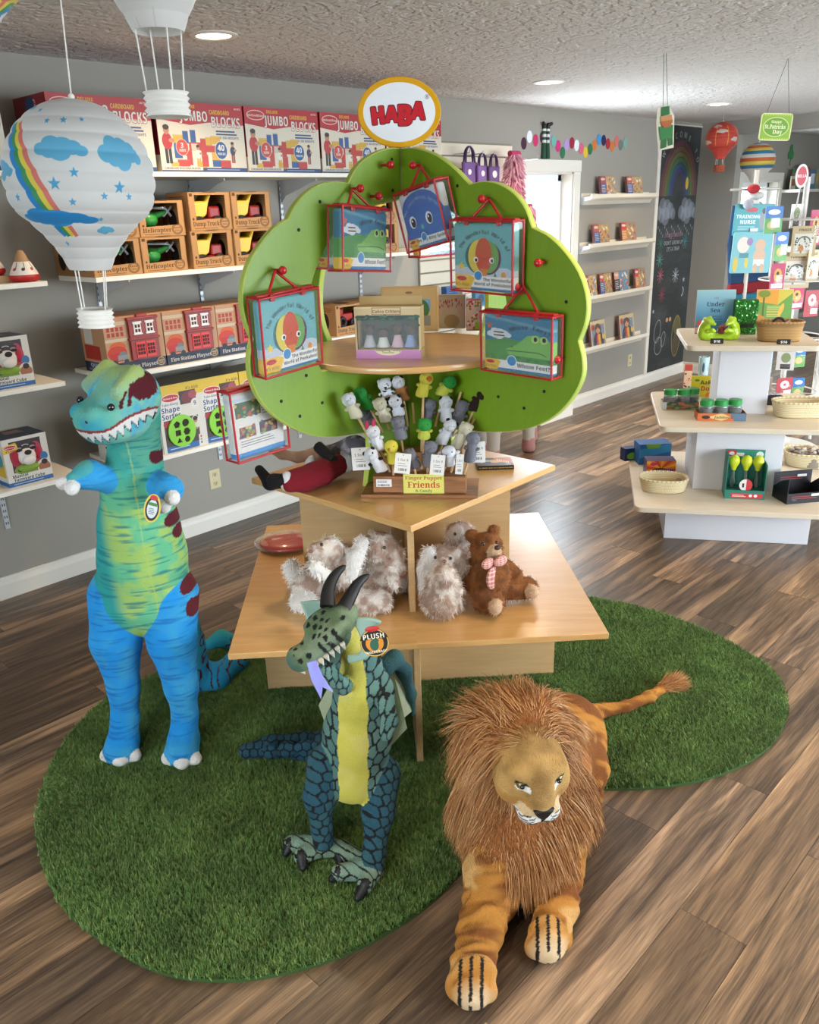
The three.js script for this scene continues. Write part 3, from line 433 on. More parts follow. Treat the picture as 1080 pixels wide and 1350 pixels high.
// kraft cartons with an open window: dump trucks and helicopters
{
  const face = (word) => print(300, 230, (g, w, h) => {
    fillR(g, '#b5885a', 0, 0, w, h); for (let i = 0; i < 500; i++) fillR(g, i % 2 ? 'rgba(90,60,30,.10)' : 'rgba(255,230,190,.08)', hash3(i, 1, 5) * w, hash3(i, 2, 5) * h, 5, 2);
    text(g, word, word.length > 9 ? 112 : 118, 190, word.length > 9 ? 36 : 38, '#4a2f1a', 'bold', 'center', 'serif', 190); lines(g, '#7a5736', 26, 214, 170, 1, 8, 4); g.lineWidth = 4; g.strokeStyle = '#5c3e22'; g.beginPath(); g.arc(246, 186, 34, 0, 7); g.stroke(); g.beginPath(); g.arc(246, 186, 27, 0, 7); g.stroke(); text(g, 'GREEN', 246, 178, 14, '#5c3e22'); text(g, 'TOYS', 246, 196, 14, '#5c3e22'); fillR(g, '#5c3e22', 10, 8, 22, 18); oval(g, '#5c3e22', 24, 160, 7, 8);
  });
  const sideT = print(220, 230, (g, w, h) => { fillR(g, '#a57a4c', 0, 0, w, h); for (let i = 0; i < 300; i++) fillR(g, 'rgba(80,50,20,.10)', hash3(i, 3, 5) * w, hash3(i, 4, 5) * h, 6, 2); lines(g, '#6e4c2b', 20, 24, 170, 3, 12, 4); oval(g, '#20160c', 110, 130, 40, 66); });
  const inkM = mat('#ffffff', 0.85, { map: sideT }), faces = { dump: mat('#ffffff', 0.85, { map: face('Dump Truck') }), heli: mat('#ffffff', 0.85, { map: face('Helicopter') }) };
  const yel = mat('#e8b823', 0.4), red = mat('#8e1c18', 0.4), blk = mat('#1c1b1d', 0.6), grn = mat('#2f8f3a', 0.4), blu = mat('#234a8c', 0.4), gry = mat('#aab0b4', 0.5);
  const w = 0.246, h = 0.182, dep = 0.2;
  function windowed(name, label, group, fm) {
    const t = thing(name, label, 'toy carton', [0, 0, 0], 0, group);
    const T = 0.004; part('carton', [box(T, h, dep, -w / 2 + T / 2, h / 2, 0), box(T, h, dep, w / 2 - T / 2, h / 2, 0), box(w - 2 * T, T, dep, 0, T / 2, 0), box(w - 2 * T, T, dep, 0, h - T / 2, 0), box(w - 2 * T, h - 2 * T, T, 0, h / 2, -dep / 2 + T / 2)], inkM, t);
    const g = extrude(poly(rectPts(-w / 2 + T, T, w / 2 - T, h - T), [[-w / 2 + 0.036, h - 0.014], [w / 2 - 0.03, h - 0.014], [w / 2 - 0.03, 0.058], [-w / 2 + 0.036, 0.05]]), T).translate(0, 0, dep / 2 - T); planarUV(g, -w / 2, 0, w / 2, h); part('front_panel', g, fm, t); return t;
  }
  const dump = windowed('dump_truck_carton', 'kraft carton with a yellow and red toy dump truck, upper row beside the helicopters', 'boxed toy dump trucks', faces.dump);
  { const bed = poly([[-0.082, 0.065], [-0.02, 0.062], [0.0, 0.075], [0.012, 0.12], [0.034, 0.168], [0.022, 0.172], [-0.004, 0.14], [-0.084, 0.14]]); part('truck_bed', extrude(bed, 0.1, 0.006).translate(-0.008, 0.0, -0.02), yel, dump);
    part('truck_cab', [rbox(0.07, 0.06, 0.09, 0.048, 0.085, 0.02, 0.012, 2), rbox(0.16, 0.02, 0.085, -0.01, 0.05, 0.02, 0.006)], red, dump);
    for (const x of [-0.055, 0.055]) part('wheel', new THREE.TorusGeometry(0.02, 0.012, 8, 16).translate(x, 0.038, 0.075), blk, dump); }
  const heli = windowed('helicopter_carton', 'kraft carton with a green toy helicopter, upper row beside the balloon', 'boxed toy helicopters', faces.heli);
  part('fuselage', [ball(0.045, -0.035, 0.085, 0.03, 1.1, 0.95, 0.9), rod([-0.01, 0.1, 0.03], [0.075, 0.125, 0.03], 0.022, 0.008)], grn, heli); part('rotor', [rod([-0.1, 0.15, 0.03], [0.06, 0.14, 0.05], 0.005), rod([-0.06, 0.15, -0.04], [0.02, 0.145, 0.09], 0.005), rod([0.06, 0.15, 0.03], [0.09, 0.1, 0.04], 0.006), rod([0.05, 0.1, 0.03], [0.095, 0.15, 0.04], 0.006)], gry, heli); part('skids', [rod([-0.08, 0.035, 0.06], [0.03, 0.035, 0.06], 0.007), rod([-0.08, 0.035, 0], [0.03, 0.035, 0], 0.007)], blu, heli);
  const z = SZ - 0.02 - dep / 2, y = SH[1];
  const put = (o, label, x, yy, tn = 0) => copyOf(o, label, [x, yy, z], tn);
  dump.position.set(2.505, y + h, z); put(dump, 'kraft carton with a yellow and red toy dump truck, upper row beside the tree', 2.76, y + h, -0.01); put(dump, 'kraft carton with a yellow and red toy dump truck, lower row beside the helicopters', 2.495, y); put(dump, 'kraft carton with a yellow and red toy dump truck, lower row beside the tree', 2.752, y, 0.01);
  heli.position.set(2.225, y + 0.165, z); heli.scale.y = 0.9; put(heli, 'kraft carton with a green toy helicopter, upper row hidden behind the balloon', 1.975, y + 0.165); put(heli, 'kraft carton with a green toy helicopter, lower row beside the dump trucks', 2.215, y, 0.01); put(heli, 'kraft carton with a green toy helicopter, lower row above the balloon basket', 1.965, y);
  // back row keeps the stack deep
  for (const [x, yy, k] of [[1.965, y, 'lower'], [1.965, y + 0.165, 'upper']]) { const c = copyOf(heli, `plain kraft carton behind the helicopter cartons, ${k} row`, [x - 0.005, yy, z - 0.202]); }
  // school bus carton seen through the tree
  const bus = windowed('school_bus_carton', 'kraft carton with a yellow toy school bus seen through the tree', 'boxed toys behind the tree', faces.dump); part('bus_body', [rbox(0.15, 0.07, 0.08, 0, 0.105, 0.03, 0.012, 2)], yel, bus); part('bus_window', [-0.05, -0.02, 0.01, 0.04].map((x) => box(0.02, 0.025, 0.002, x, 0.115, 0.071)), blk, bus); for (const x of [-0.045, 0.045]) part('wheel', new THREE.TorusGeometry(0.016, 0.01, 8, 16).translate(x, 0.07, 0.075), blk, bus);
  bus.position.set(3.72, y + h, z); copyOf(bus, 'kraft carton with a yellow toy school bus under another seen through the tree', [3.73, y, z]); copyOf(dump, 'kraft carton with a toy dump truck behind the green tree crown', [3.3, y, z]);
  // red trucks on the fire station shelf behind the tree
  const tr = windowed('tractor_carton', 'kraft carton with a red toy tractor seen through the tree', 'boxed toys behind the tree', faces.dump); part('tractor_body', [rbox(0.09, 0.05, 0.06, 0.01, 0.1, 0.03, 0.01, 2), rbox(0.04, 0.05, 0.05, -0.04, 0.13, 0.03, 0.008, 2)], mat('#b3201f', 0.4), tr); part('wheel', new THREE.TorusGeometry(0.024, 0.012, 8, 16).translate(-0.045, 0.075, 0.07), blk, tr); part('wheel', new THREE.TorusGeometry(0.016, 0.01, 8, 16).translate(0.045, 0.068, 0.07), blk, tr);
  tr.position.set(3.42, SH[2], z); copyOf(tr, 'kraft carton with a red toy tractor beside another seen through the tree', [3.68, SH[2], z]); copyOf(tr, 'kraft carton with a red toy tractor beside the slat wall', [3.95, SH[2], z]);
}
// fire station playsets
{
  const t = print(512, 460, (g, w, h) => {
    fillR(g, '#d8a67c', 0, 0, w, h); fillR(g, '#e7cdb0', 0, 30, 190, 30); for (let r = 0; r < 2; r++) for (let c = 0; c < 4; c++) { fillR(g, '#c2382c', 24 + c * 38, 74 + r * 44, 26, 34); } fillR(g, '#e7d6bc', 0, 170, 200, 26);
    oval(g, '#ee6a24', 100, 240, 70, 44); oval(g, '#e23a1e', 90, 290, 84, 60); fillR(g, '#d62a20', 26, 290, 110, 70); fillR(g, '#9aa2a8', 90, 310, 86, 40); blob(g, '#7e8a94', [[100, 310], [120, 280], [160, 280], [172, 310]]); oval(g, '#2a2a2e', 60, 366, 26, 22); oval(g, '#2a2a2e', 160, 366, 22, 20);
    fillR(g, '#1e2a4c', 0, 372, w, 88); text(g, 'Fire Station Playset', 232, 418, 46, '#efe8dc', 'bold', 'center', 'serif', 400); g.lineWidth = 5; g.strokeStyle = '#d8c4a0'; oval(g, '#7b5c3c', 464, 410, 38, 38); g.beginPath(); g.arc(464, 410, 34, 0, 7); g.stroke(); text(g, 'GREEN', 464, 402, 15, '#f2e6cc'); text(g, 'TOYS', 464, 420, 15, '#f2e6cc');
  });
  const side = print(230, 460, (g, w, h) => { fillR(g, '#d8a67c', 0, 0, w, h); fillR(g, '#e9e2d8', 30, 20, 80, 200); fillR(g, '#c2382c', 20, 230, 150, 120); fillR(g, '#1e2a4c', 0, 372, w, 88); outlined(g, 'QUBE', 110, 400, 44, '#dfe8f4', '#2a4a8c', 8); lines(g, '#b9c4dc', 30, 430, 160, 2, 12, 5); });
  const fm = mat('#d4d2ce', 0.5, { map: t }), sm = mat('#d4d2ce', 0.5, { map: side }), tm = mat('#d2a27a', 0.6), brick = mat('#8f2018', 0.4), wht = mat('#eceae6', 0.4), dr = mat('#d8261c', 0.4), dk = mat('#4a1411', 0.6);
  const w = 0.31, h = 0.262, d = 0.24, z = SZ - 0.03 - d / 2;
  let first;
  ['beside the balloon basket', 'above the dinosaur head', 'second from the tree', 'next to the tree'].forEach((where, i) => {
    const pos = [2.0 + i * 0.315, SH[2], z], label = `fire station playset box with red building front, ${where}`;
    if (first) { copyOf(first, label, pos, (i % 2 - 0.5) * 0.01); return; }
    const b = first = thing('playset_box', label, 'toy box', pos, 0, 'fire station playset boxes'); box6('carton', w, h, d, fm, sm, tm, b);
    const X = 0.045, f = part('fire_station_front', [rbox(0.152, 0.195, 0.02, X, 0.15, d / 2 + 0.004, 0.003), rbox(0.165, 0.014, 0.03, X, 0.252, d / 2 + 0.006, 0.003), rbox(0.165, 0.012, 0.026, X, 0.155, d / 2 + 0.006, 0.003), rbox(0.06, 0.02, 0.02, X, 0.262, d / 2 + 0.004, 0.006)], brick, b);
    for (const s of [-1, 1]) { const wn = part('window_frame', [box(0.038, 0.05, 0.006, X + s * 0.033, 0.205, d / 2 + 0.016), box(0.046, 0.008, 0.008, X + s * 0.033, 0.233, d / 2 + 0.017), box(0.046, 0.006, 0.01, X + s * 0.033, 0.178, d / 2 + 0.017)], wht, f); part('window_pane', [-1, 1].flatMap((a) => [-1, 1].map((c) => box(0.011, 0.015, 0.002, X + s * 0.033 + a * 0.008, 0.205 + c * 0.011, d / 2 + 0.0195))), dk, f);
      const dd = part('garage_door', box(0.05, 0.075, 0.006, X + s * 0.027, 0.102, d / 2 + 0.0155), dr, f); part('door_light', [-1, 0, 1].flatMap((a) => [0, 1, 2].map((c) => box(0.01, 0.014, 0.002, X + s * 0.027 + a * 0.014, 0.085 + c * 0.018, d / 2 + 0.0195))), dk, f); }
  });
}
// shape sorter boxes
{
  const kid = (g, x, y, s) => { oval(g, '#f4efe8', x, y, s * 0.62, s); oval(g, '#efe9e0', x, y + s * 0.4, s * 0.5, s * 0.6); oval(g, '#c98f6a', x, y - s * 0.35, s * 0.34, s * 0.4); oval(g, '#2e1d14', x, y - s * 0.55, s * 0.38, s * 0.3); oval(g, '#c98f6a', x - s * 0.1, y + s * 0.85, s * 0.45, s * 0.16); };
  const t = print(400, 560, (g, w, h) => {
    fillR(g, '#efece6', 0, 0, w, h); fillR(g, '#f3cd2e', 0, 0, w, 110); fillR(g, '#3c2c28', 200, 70, 160, 110); oval(g, '#7e2a34', 290, 130, 70, 48); oval(g, '#b34a5a', 330, 110, 40, 34); mdOval(g, 120, 110, 78); text(g, "K's Kids", 330, 52, 34, '#8a6a1c', 'italic bold'); fillR(g, '#f5f4f0', 16, 140, 190, 150); text(g, 'Take-Along', 110, 160, 28, '#6a7a9c'); text(g, 'Shape', 110, 205, 60, '#2a4a8c'); text(g, 'Sorter', 110, 258, 60, '#2a4a8c'); oval(g, '#f4f2ee', 345, 190, 40, 44); text(g, '9', 345, 186, 50, '#6a5a6a');
    fillR(g, '#4a3a36', 30, 290, 330, 220); oval(g, '#b22a30', 60, 320, 34, 26); kid(g, 330, 350, 62); fillR(g, '#f4efe8', 345, 460, 45, 100); for (let i = 0; i < 3; i++) oval(g, ['#d65a4a', '#c9a23a', '#4a7aa4'][i], 367, 480 + i * 26, 9, 10); fillR(g, '#2f6fb8', 30, 510, 312, 50); lines(g, '#cfe0f2', 60, 530, 200, 1, 10, 8);
  });
  const side = print(200, 560, (g, w, h) => { fillR(g, '#e4e0d8', 0, 0, w, h); fillR(g, '#f3cd2e', 0, 0, w, 110); lines(g, '#6a7a8c', 24, 200, 150, 9, 26, 8); kid(g, 100, 470, 50); });
  const fm = mat('#d4d2ce', 0.45, { map: t }), sm = mat('#d4d2ce', 0.45, { map: side }), tm = mat('#8a8478', 0.5), lime = mat('#7cc02c', 0.4), dk = mat('#2a1d1a', 0.7);
  const w = 0.25, h = 0.352, d = 0.2; let first;
  ['mostly hidden behind the dinosaur neck', 'beside the dinosaur neck', 'in the middle of the row', 'partly behind the hanging bag'].forEach((where, i) => {
    const pos = [1.945 + i * 0.2525 - 0.002, SH[3], SZ - 0.03 - d / 2], label = `yellow-topped shape sorter box ${where}`; if (first) { copyOf(first, label, pos, (i % 2 ? 1 : -1) * 0.012); return; }
    const b = first = thing('shape_sorter_box', label, 'toy box', pos, 0, 'shape sorter boxes'); box6('carton', w, h, d, fm, sm, tm, b);
    const s = new THREE.Shape(); s.absellipse(0, 0, 0.082, 0.085, 0, 2 * PI); const ci = (x, y, r) => { const p = new THREE.Path(); p.absellipse(x, y, r, r, 0, 2 * PI, true); return p; }, sq = (x, y, r, n, a) => new THREE.Path([...Array(n)].map((_, i) => new THREE.Vector2(x + r * cos(a + i * 2 * PI / n), y + r * sin(a + i * 2 * PI / n))));
    s.holes.push(ci(0.024, 0.038, 0.02), sq(-0.028, 0.036, 0.02, 5, 0.3), sq(-0.026, -0.008, 0.022, 4, 0.78), sq(0.026, -0.008, 0.021, 6, 0), sq(-0.024, -0.052, 0.018, 3, 1.57), ci(0.024, -0.05, 0.016));
    part('sorter_lid', extrude(s, 0.012, 0.002).translate(-0.01, 0.105, d / 2 + 0.001), lime, b); part('sorter_body', cyl(0.08, 0.08, 0.002, 0, 0, 0, 28).rotateX(PI / 2).translate(-0.01, 0.105, d / 2 + 0.001), dk, b);
  });
}
// cube boxes and cone toys on the shorter shelves
{
  const t = print(400, 430, (g, w, h) => {
    fillR(g, '#efece6', 0, 0, w, h); fillR(g, '#3a2c30', 60, 30, 280, 280); oval(g, '#b22440', 110, 160, 60, 110); oval(g, '#c23a5a', 290, 170, 56, 110); oval(g, '#eee8e0', 200, 170, 84, 100); oval(g, '#2a2026', 200, 110, 40, 34); for (const x of [140, 262]) { oval(g, '#2a2026', x, 90, 34, 22); oval(g, '#c89aa8', x, 100, 24, 10); } oval(g, '#e6d8cc', 200, 210, 62, 48); oval(g, '#8aa83a', 200, 290, 130, 50); oval(g, '#2c3a1c', 215, 288, 32, 28); oval(g, '#2c3a1c', 120, 292, 22, 18);
    blob(g, '#f3cd2e', [[0, 60], [120, 40], [140, 110], [0, 130]]); mdOval(g, 66, 78, 52); text(g, "K's Kids", 66, 110, 24, '#6a4a1c', 'italic bold'); oval(g, '#2f7fc0', 350, 210, 34, 38); oval(g, '#f4efe8', 340, 300, 66, 66); oval(g, '#b5714c', 340, 305, 54, 46); oval(g, '#2c1c14', 345, 262, 28, 24);
    fillR(g, '#f4f2ee', 0, 330, w, 60); text(g, 'Musical', 110, 342, 38, '#1c1a1e'); text(g, 'Farmyard Cube', 190, 374, 40, '#1c1a1e', 'bold', 'center', 'sans-serif', 280); fillR(g, '#2f6fb8', 0, 392, w, 38); lines(g, '#cfe0f2', 40, 408, 300, 1, 8, 6);
  });
  const side = print(260, 430, (g, w, h) => { fillR(g, '#efece6', 0, 0, w, h); fillR(g, '#f0c52c', 20, 220, 220, 130); oval(g, '#e07a3a', 130, 150, 80, 90); oval(g, '#3a9ab0', 180, 190, 50, 70); oval(g, '#8a4a9a', 70, 300, 40, 40); fillR(g, '#2f6fb8', 0, 392, w, 38); });
  const topT = print(300, 260, (g, w, h) => { fillR(g, '#4a5568', 0, 0, w, h); blob(g, '#c79a86', [[100, 60], [200, 60], [220, 140], [90, 140]]); fillR(g, '#e8e4dc', 0, 0, w, 24); });
  const fm = mat('#d4d2ce', 0.45, { map: t }), sm = mat('#d4d2ce', 0.45, { map: side }), tm = mat('#d4d2ce', 0.5, { map: topT }), pl = mat('#d8d0c8', 0.8), grn = mat('#7e9c34', 0.7), dk = mat('#221a1e', 0.8), rd = mat('#a82038', 0.8);
  for (const [y, label] of [[0.665, 'farmyard musical cube box on the lower short shelf'], [1.11, 'farmyard musical cube box on the upper short shelf']]) {
    const b = thing('musical_cube_box', label, 'toy box', [1.39, y, SZ - 0.045 - 0.1], 0.03, 'musical cube boxes'); box6('carton', 0.205, 0.222, 0.2, fm, sm, tm, b);
    const p = part('plush_cube', [ball(0.038, 0, 0.128, 0.1, 1.1, 1, 0.5), ball(0.026, 0, 0.112, 0.118, 1.2, 0.8, 0.5)], pl, b); part('muzzle', [ball(0.012, 0, 0.15, 0.12, 1.4, 1, 0.6), ball(0.01, -0.032, 0.163, 0.106, 1.5, 0.7, 0.5), ball(0.01, 0.032, 0.163, 0.106, 1.5, 0.7, 0.5)], dk, p); for (const e of [-1, 1]) part('ear', ball(0.024, e * 0.05, 0.135, 0.095, 0.7, 1.4, 0.4), rd, p); part('green_side', ball(0.045, 0, 0.075, 0.09, 1.25, 0.42, 0.5), grn, p);
  }
  const white = mat('#e6dccb', 0.5), red = mat('#b81f22', 0.4), tan = mat('#b48a60', 0.6), note = print(256, 64, (g, w, h) => { fillR(g, '#e9e0d2', 0, 0, w, h); for (let i = 0; i < 8; i++) { oval(g, ['#a82a2a', '#3a3230', '#c08a2a'][i % 3], 16 + i * 32, 40, 6, 5); fillR(g, '#3a3230', 20 + i * 32, 14, 3, 26); } }), nm = mat('#ffffff', 0.5, { map: note });
  const bx = thing('stacking_toy_box', 'pale pink carton beside the cone toys on the short shelf', 'toy box', [1.26, 1.555, SZ - 0.12], 0); part('carton', carton(0.16, 0.24, 0.16), mat('#d9b8b0', 0.5), bx); part('label_panel', box(0.06, 0.06, 0.002, 0.04, 0.04, 0.081), mat('#c9302e', 0.5), bx); part('back_card', box(0.11, 0.15, 0.003, 0.1, 0.2, -0.02), mat('#c9ccd2', 0.5), bx);
  const cone = (label, x, y, z) => { const c = thing('wobble_cone_toy', label, 'toy', [x, y, z], 0, 'cone toys with musical notes'); part('base', lathe([[0.0001, 0], [0.05, 0], [0.062, 0.012], [0.064, 0.026], [0.06, 0.03]]), red, c); part('body', lathe([[0.0601, 0.03], [0.052, 0.05], [0.036, 0.08], [0.032, 0.085]]), nm, c); part('tip', lathe([[0.031, 0.085], [0.022, 0.11], [0.012, 0.13], [0.0001, 0.134]]), tan, c); };
  cone('white and red wobble cone toy standing on the short shelf', 1.545, 1.555, SZ - 0.075); cone('white and red wobble cone toy raised on a block behind the other', 1.44, 1.585, SZ - 0.17); solo('wooden_block', rbox(0.12, 0.03, 0.12, 1.44, 1.57, SZ - 0.17, 0.004), mat('#c9a878', 0.6), 'flat wooden block under the raised cone toy', 'block');
}

// ---------- soft bodies: a distance field of tapered limbs, meshed on a grid ----------
// a limb is { a, b, ra, rb, g } (g: colour group), an ellipsoid { c, r: [x, y, z], m: Matrix3 or null, g }
function primDist(p, x, y, z) {
  if (p.c) {
    let dx = x - p.c.x, dy = y - p.c.y, dz = z - p.c.z;
    if (p.m) { const e = p.m; const ax = e[0] * dx + e[1] * dy + e[2] * dz, ay = e[3] * dx + e[4] * dy + e[5] * dz, az = e[6] * dx + e[7] * dy + e[8] * dz; dx = ax; dy = ay; dz = az; }
    const [rx, ry, rz] = p.r, k0 = sqrt((dx / rx) ** 2 + (dy / ry) ** 2 + (dz / rz) ** 2), k1 = sqrt((dx / rx / rx) ** 2 + (dy / ry / ry) ** 2 + (dz / rz / rz) ** 2);
    return k1 < 1e-9 ? -min(rx, ry, rz) : k0 * (k0 - 1) / k1;
  }
  const ax = x - p.a.x, ay = y - p.a.y, az = z - p.a.z; let t = (ax * p.ba.x + ay * p.ba.y + az * p.ba.z) / p.bb; t = t < 0 ? 0 : t > 1 ? 1 : t;
  const dx = ax - t * p.ba.x, dy = ay - t * p.ba.y, dz = az - t * p.ba.z; return sqrt(dx * dx + dy * dy + dz * dz) - (p.ra + (p.rb - p.ra) * t);
}
function softMesh(prims, { cell = 0.006, k = 0.03, color, floorY = -1, bumps }) {
  for (const p of prims) if (p.a) { p.ba = p.b.clone().sub(p.a); p.bb = max(p.ba.lengthSq(), 1e-9); }
  const lo = V(1e9, 1e9, 1e9), hi = lo.clone().negate(), grow = (v, r) => { lo.min(V(v.x - r, v.y - r, v.z - r)); hi.max(V(v.x + r, v.y + r, v.z + r)); };
  for (const p of prims) if (p.c) grow(p.c, max(...p.r)); else { grow(p.a, p.ra); grow(p.b, p.rb); }
  lo.subScalar(3 * cell + k * 0.5); hi.addScalar(3 * cell + k * 0.5); if (floorY > -1) lo.y = max(lo.y, floorY - 2.5 * cell);
  const nx = Math.ceil((hi.x - lo.x) / cell) + 1, ny = Math.ceil((hi.y - lo.y) / cell) + 1, nz = Math.ceil((hi.z - lo.z) / cell) + 1, F = new Float32Array(nx * ny * nz).fill(1);
  const field = (list, x, y, z) => { let d = 1e9; for (const p of list) { const e = primDist(p, x, y, z), kk = p.k ?? k, h = kk - abs(d - e); d = d < e ? d : e; if (h > 0) d -= h * h / (4 * kk); } if (bumps) d += bumps(x, y, z); return floorY > -1 ? max(d, floorY - y) : d; };
  const B = 8, diag = B * cell * 0.87;
  for (let bz = 0; bz < nz; bz += B) for (let by = 0; by < ny; by += B) for (let bx = 0; bx < nx; bx += B) {
    const cx = lo.x + (bx + B / 2) * cell, cy = lo.y + (by + B / 2) * cell, cz = lo.z + (bz + B / 2) * cell, near = prims.filter((p) => primDist(p, cx, cy, cz) < diag * 1.6 + k * 2);
    if (!near.length) continue; const c = field(near, cx, cy, cz), inside = c < -diag * 1.5; if (c > diag * 1.5) continue;
    for (let z = bz; z < min(bz + B, nz); z++) for (let y = by; y < min(by + B, ny); y++) for (let x = bx; x < min(bx + B, nx); x++) F[(z * ny + y) * nx + x] = inside ? -1 : field(near, lo.x + x * cell, lo.y + y * cell, lo.z + z * cell);
  }
  const id = new Int32Array(nx * ny * nz).fill(-1), pos = [], idx = [], at = (x, y, z) => (z * ny + y) * nx + x, E = [[0, 1], [0, 2], [0, 4], [1, 3], [1, 5], [2, 3], [2, 6], [3, 7], [4, 5], [4, 6], [5, 7], [6, 7]];
  const v8 = new Float32Array(8);
  for (let z = 0; z < nz - 1; z++) for (let y = 0; y < ny - 1; y++) for (let x = 0; x < nx - 1; x++) {
    let m = 0; for (let i = 0; i < 8; i++) { v8[i] = F[at(x + (i & 1), y + ((i >> 1) & 1), z + (i >> 2))]; if (v8[i] < 0) m |= 1 << i; }
    if (m === 0 || m === 255) continue; let sx = 0, sy = 0, sz = 0, n = 0;
    for (const [a, b] of E) if (((m >> a) ^ (m >> b)) & 1) { const t = v8[a] / (v8[a] - v8[b]); sx += mixn(a & 1, b & 1, t); sy += mixn((a >> 1) & 1, (b >> 1) & 1, t); sz += mixn(a >> 2, b >> 2, t); n++; }
    id[at(x, y, z)] = pos.length / 3; pos.push(lo.x + (x + sx / n) * cell, lo.y + (y + sy / n) * cell, lo.z + (z + sz / n) * cell);
  }
  for (let z = 1; z < nz - 1; z++) for (let y = 1; y < ny - 1; y++) for (let x = 1; x < nx - 1; x++) {
    const f = F[at(x, y, z)] < 0;
    const q = (a, b, c, d, flip) => { if (a < 0 || b < 0 || c < 0 || d < 0) return; if (flip) idx.push(a, b, c, a, c, d); else idx.push(a, c, b, a, d, c); };
    if (f !== F[at(x + 1, y, z)] < 0) q(id[at(x, y - 1, z - 1)], id[at(x, y, z - 1)], id[at(x, y, z)], id[at(x, y - 1, z)], f);
    if (f !== F[at(x, y + 1, z)] < 0) q(id[at(x - 1, y, z - 1)], id[at(x - 1, y, z)], id[at(x, y, z)], id[at(x, y, z - 1)], f);
    if (f !== F[at(x, y, z + 1)] < 0) q(id[at(x - 1, y - 1, z)], id[at(x, y - 1, z)], id[at(x, y, z)], id[at(x - 1, y, z)], f);
  }
  const g = new THREE.BufferGeometry(); g.setAttribute('position', new THREE.Float32BufferAttribute(pos, 3)); g.setIndex(idx); g.computeVertexNormals();
  if (color) {
    const P = g.attributes.position, N = g.attributes.normal, c = new Float32Array(pos.length), groups = [...new Set(prims.map((p) => p.g))];
    for (let i = 0; i < P.count; i++) { const x = P.getX(i), y = P.getY(i), z = P.getZ(i), d = {}; for (const gr of groups) d[gr] = 1e9; for (const p of prims) { const e = primDist(p, x, y, z); if (e < d[p.g]) d[p.g] = e; } c.set(color(x, y, z, d, N.getX(i), N.getY(i), N.getZ(i)), i * 3); }
    g.setAttribute('color', new THREE.BufferAttribute(c, 3));
  }
  const uv = new Float32Array(pos.length / 3 * 2); for (let i = 0; i < pos.length / 3; i++) { uv[2 * i] = (pos[3 * i] + pos[3 * i + 2] * 0.7) * 6; uv[2 * i + 1] = (pos[3 * i + 1] + pos[3 * i + 2] * 0.3) * 6; } g.setAttribute('uv', new THREE.BufferAttribute(uv, 2));
  return g;
}
const mixc = (a, b, t) => [mixn(a[0], b[0], t), mixn(a[1], b[1], t), mixn(a[2], b[2], t)];
const furBump = computed(512, 512, (u, v) => { const k = 255 * (0.5 * fbm(u * 60, v * 60, 3, 3) + 0.5 * noise(u * 190, v * 120, 5)); return [k, k, k]; }, false);
const plush = (more = {}) => phys('#ffffff', 0.95, { vertexColors: true, sheen: 0.35, sheenRoughness: 0.6, bumpMap: furBump, bumpScale: 0.004, ...more });
// chain of limbs through points [point, radius]
const chain = (pts, g, k) => pts.slice(0, -1).map(([a, ra], i) => ({ a, b: pts[i + 1][0], ra, rb: pts[i + 1][1], g, k }));
const pxr = (p, r) => r * depthOf(p) / FOCAL; // a radius seen as r pixels at that point
const J = (x, y, F, r) => { const p = onF(x, y, F); return [p, pxr(p, r)]; };
const G = (x, y, h, r) => [onY(x, y, h), r];
// turn an ellipsoid so that its x axis follows dir and its y axis stays as upright as it can
function facing(dir, up = V(0, 1, 0)) { const X = dir.clone().normalize(), Z = X.clone().cross(up).normalize(), Y = Z.clone().cross(X); return { m: [X.x, X.y, X.z, Y.x, Y.y, Y.z, Z.x, Z.y, Z.z], X, Y, Z }; }
// hair: tapered curved strands, each a thin three-sided spike; list collects [point a, b, c, colour]
function strand(list, R, root, dir, len, w, droop, curl, c, n = 5) {
  const pts = [], p = root.clone(), d = dir.clone(), sideV = V(R() - 0.5, R() - 0.5, R() - 0.5).cross(dir).normalize();
  for (let i = 0; i <= n; i++) { pts.push(p.clone()); d.y -= droop / n; d.addScaledVector(sideV, curl * (R() - 0.4) / n); d.normalize(); p.addScaledVector(d, len / n); if (p.y < 0.006) p.y = 0.006; }
  const view = V(R() - 0.5, R() - 0.5, R() - 0.5).normalize();
  const fr = pts.map((q, i) => { const tg = (pts[min(i + 1, n)].clone().sub(pts[max(i - 1, 0)])).normalize(), a = tg.clone().cross(view).normalize(), b = a.clone().cross(tg), ww = w * (i === n ? 0.12 : 1 - 0.55 * i / n); return [0, 1, 2].map((k) => { const an = k * 2.094; return q.clone().addScaledVector(a, ww * cos(an)).addScaledVector(b, ww * sin(an)); }); });
  for (let i = 0; i < n; i++) for (let k = 0; k < 3; k++) { const A = fr[i][k], B = fr[i][(k + 1) % 3], C = fr[i + 1][(k + 1) % 3], D = fr[i + 1][k]; list.push([A, B, C, c], [A, C, D, c]); }
}
function strandGeo(list) {
  const pos = new Float32Array(list.length * 9), col = new Float32Array(list.length * 9);
  list.forEach(([a, b, c, k], i) => { pos.set([a.x, a.y, a.z, b.x, b.y, b.z, c.x, c.y, c.z], i * 9); for (let j = 0; j < 3; j++) col.set(k, i * 9 + j * 3); });
  const g = new THREE.BufferGeometry(); g.setAttribute('position', new THREE.BufferAttribute(pos, 3)); g.setAttribute('color', new THREE.BufferAttribute(col, 3)); g.computeVertexNormals(); return g;
}
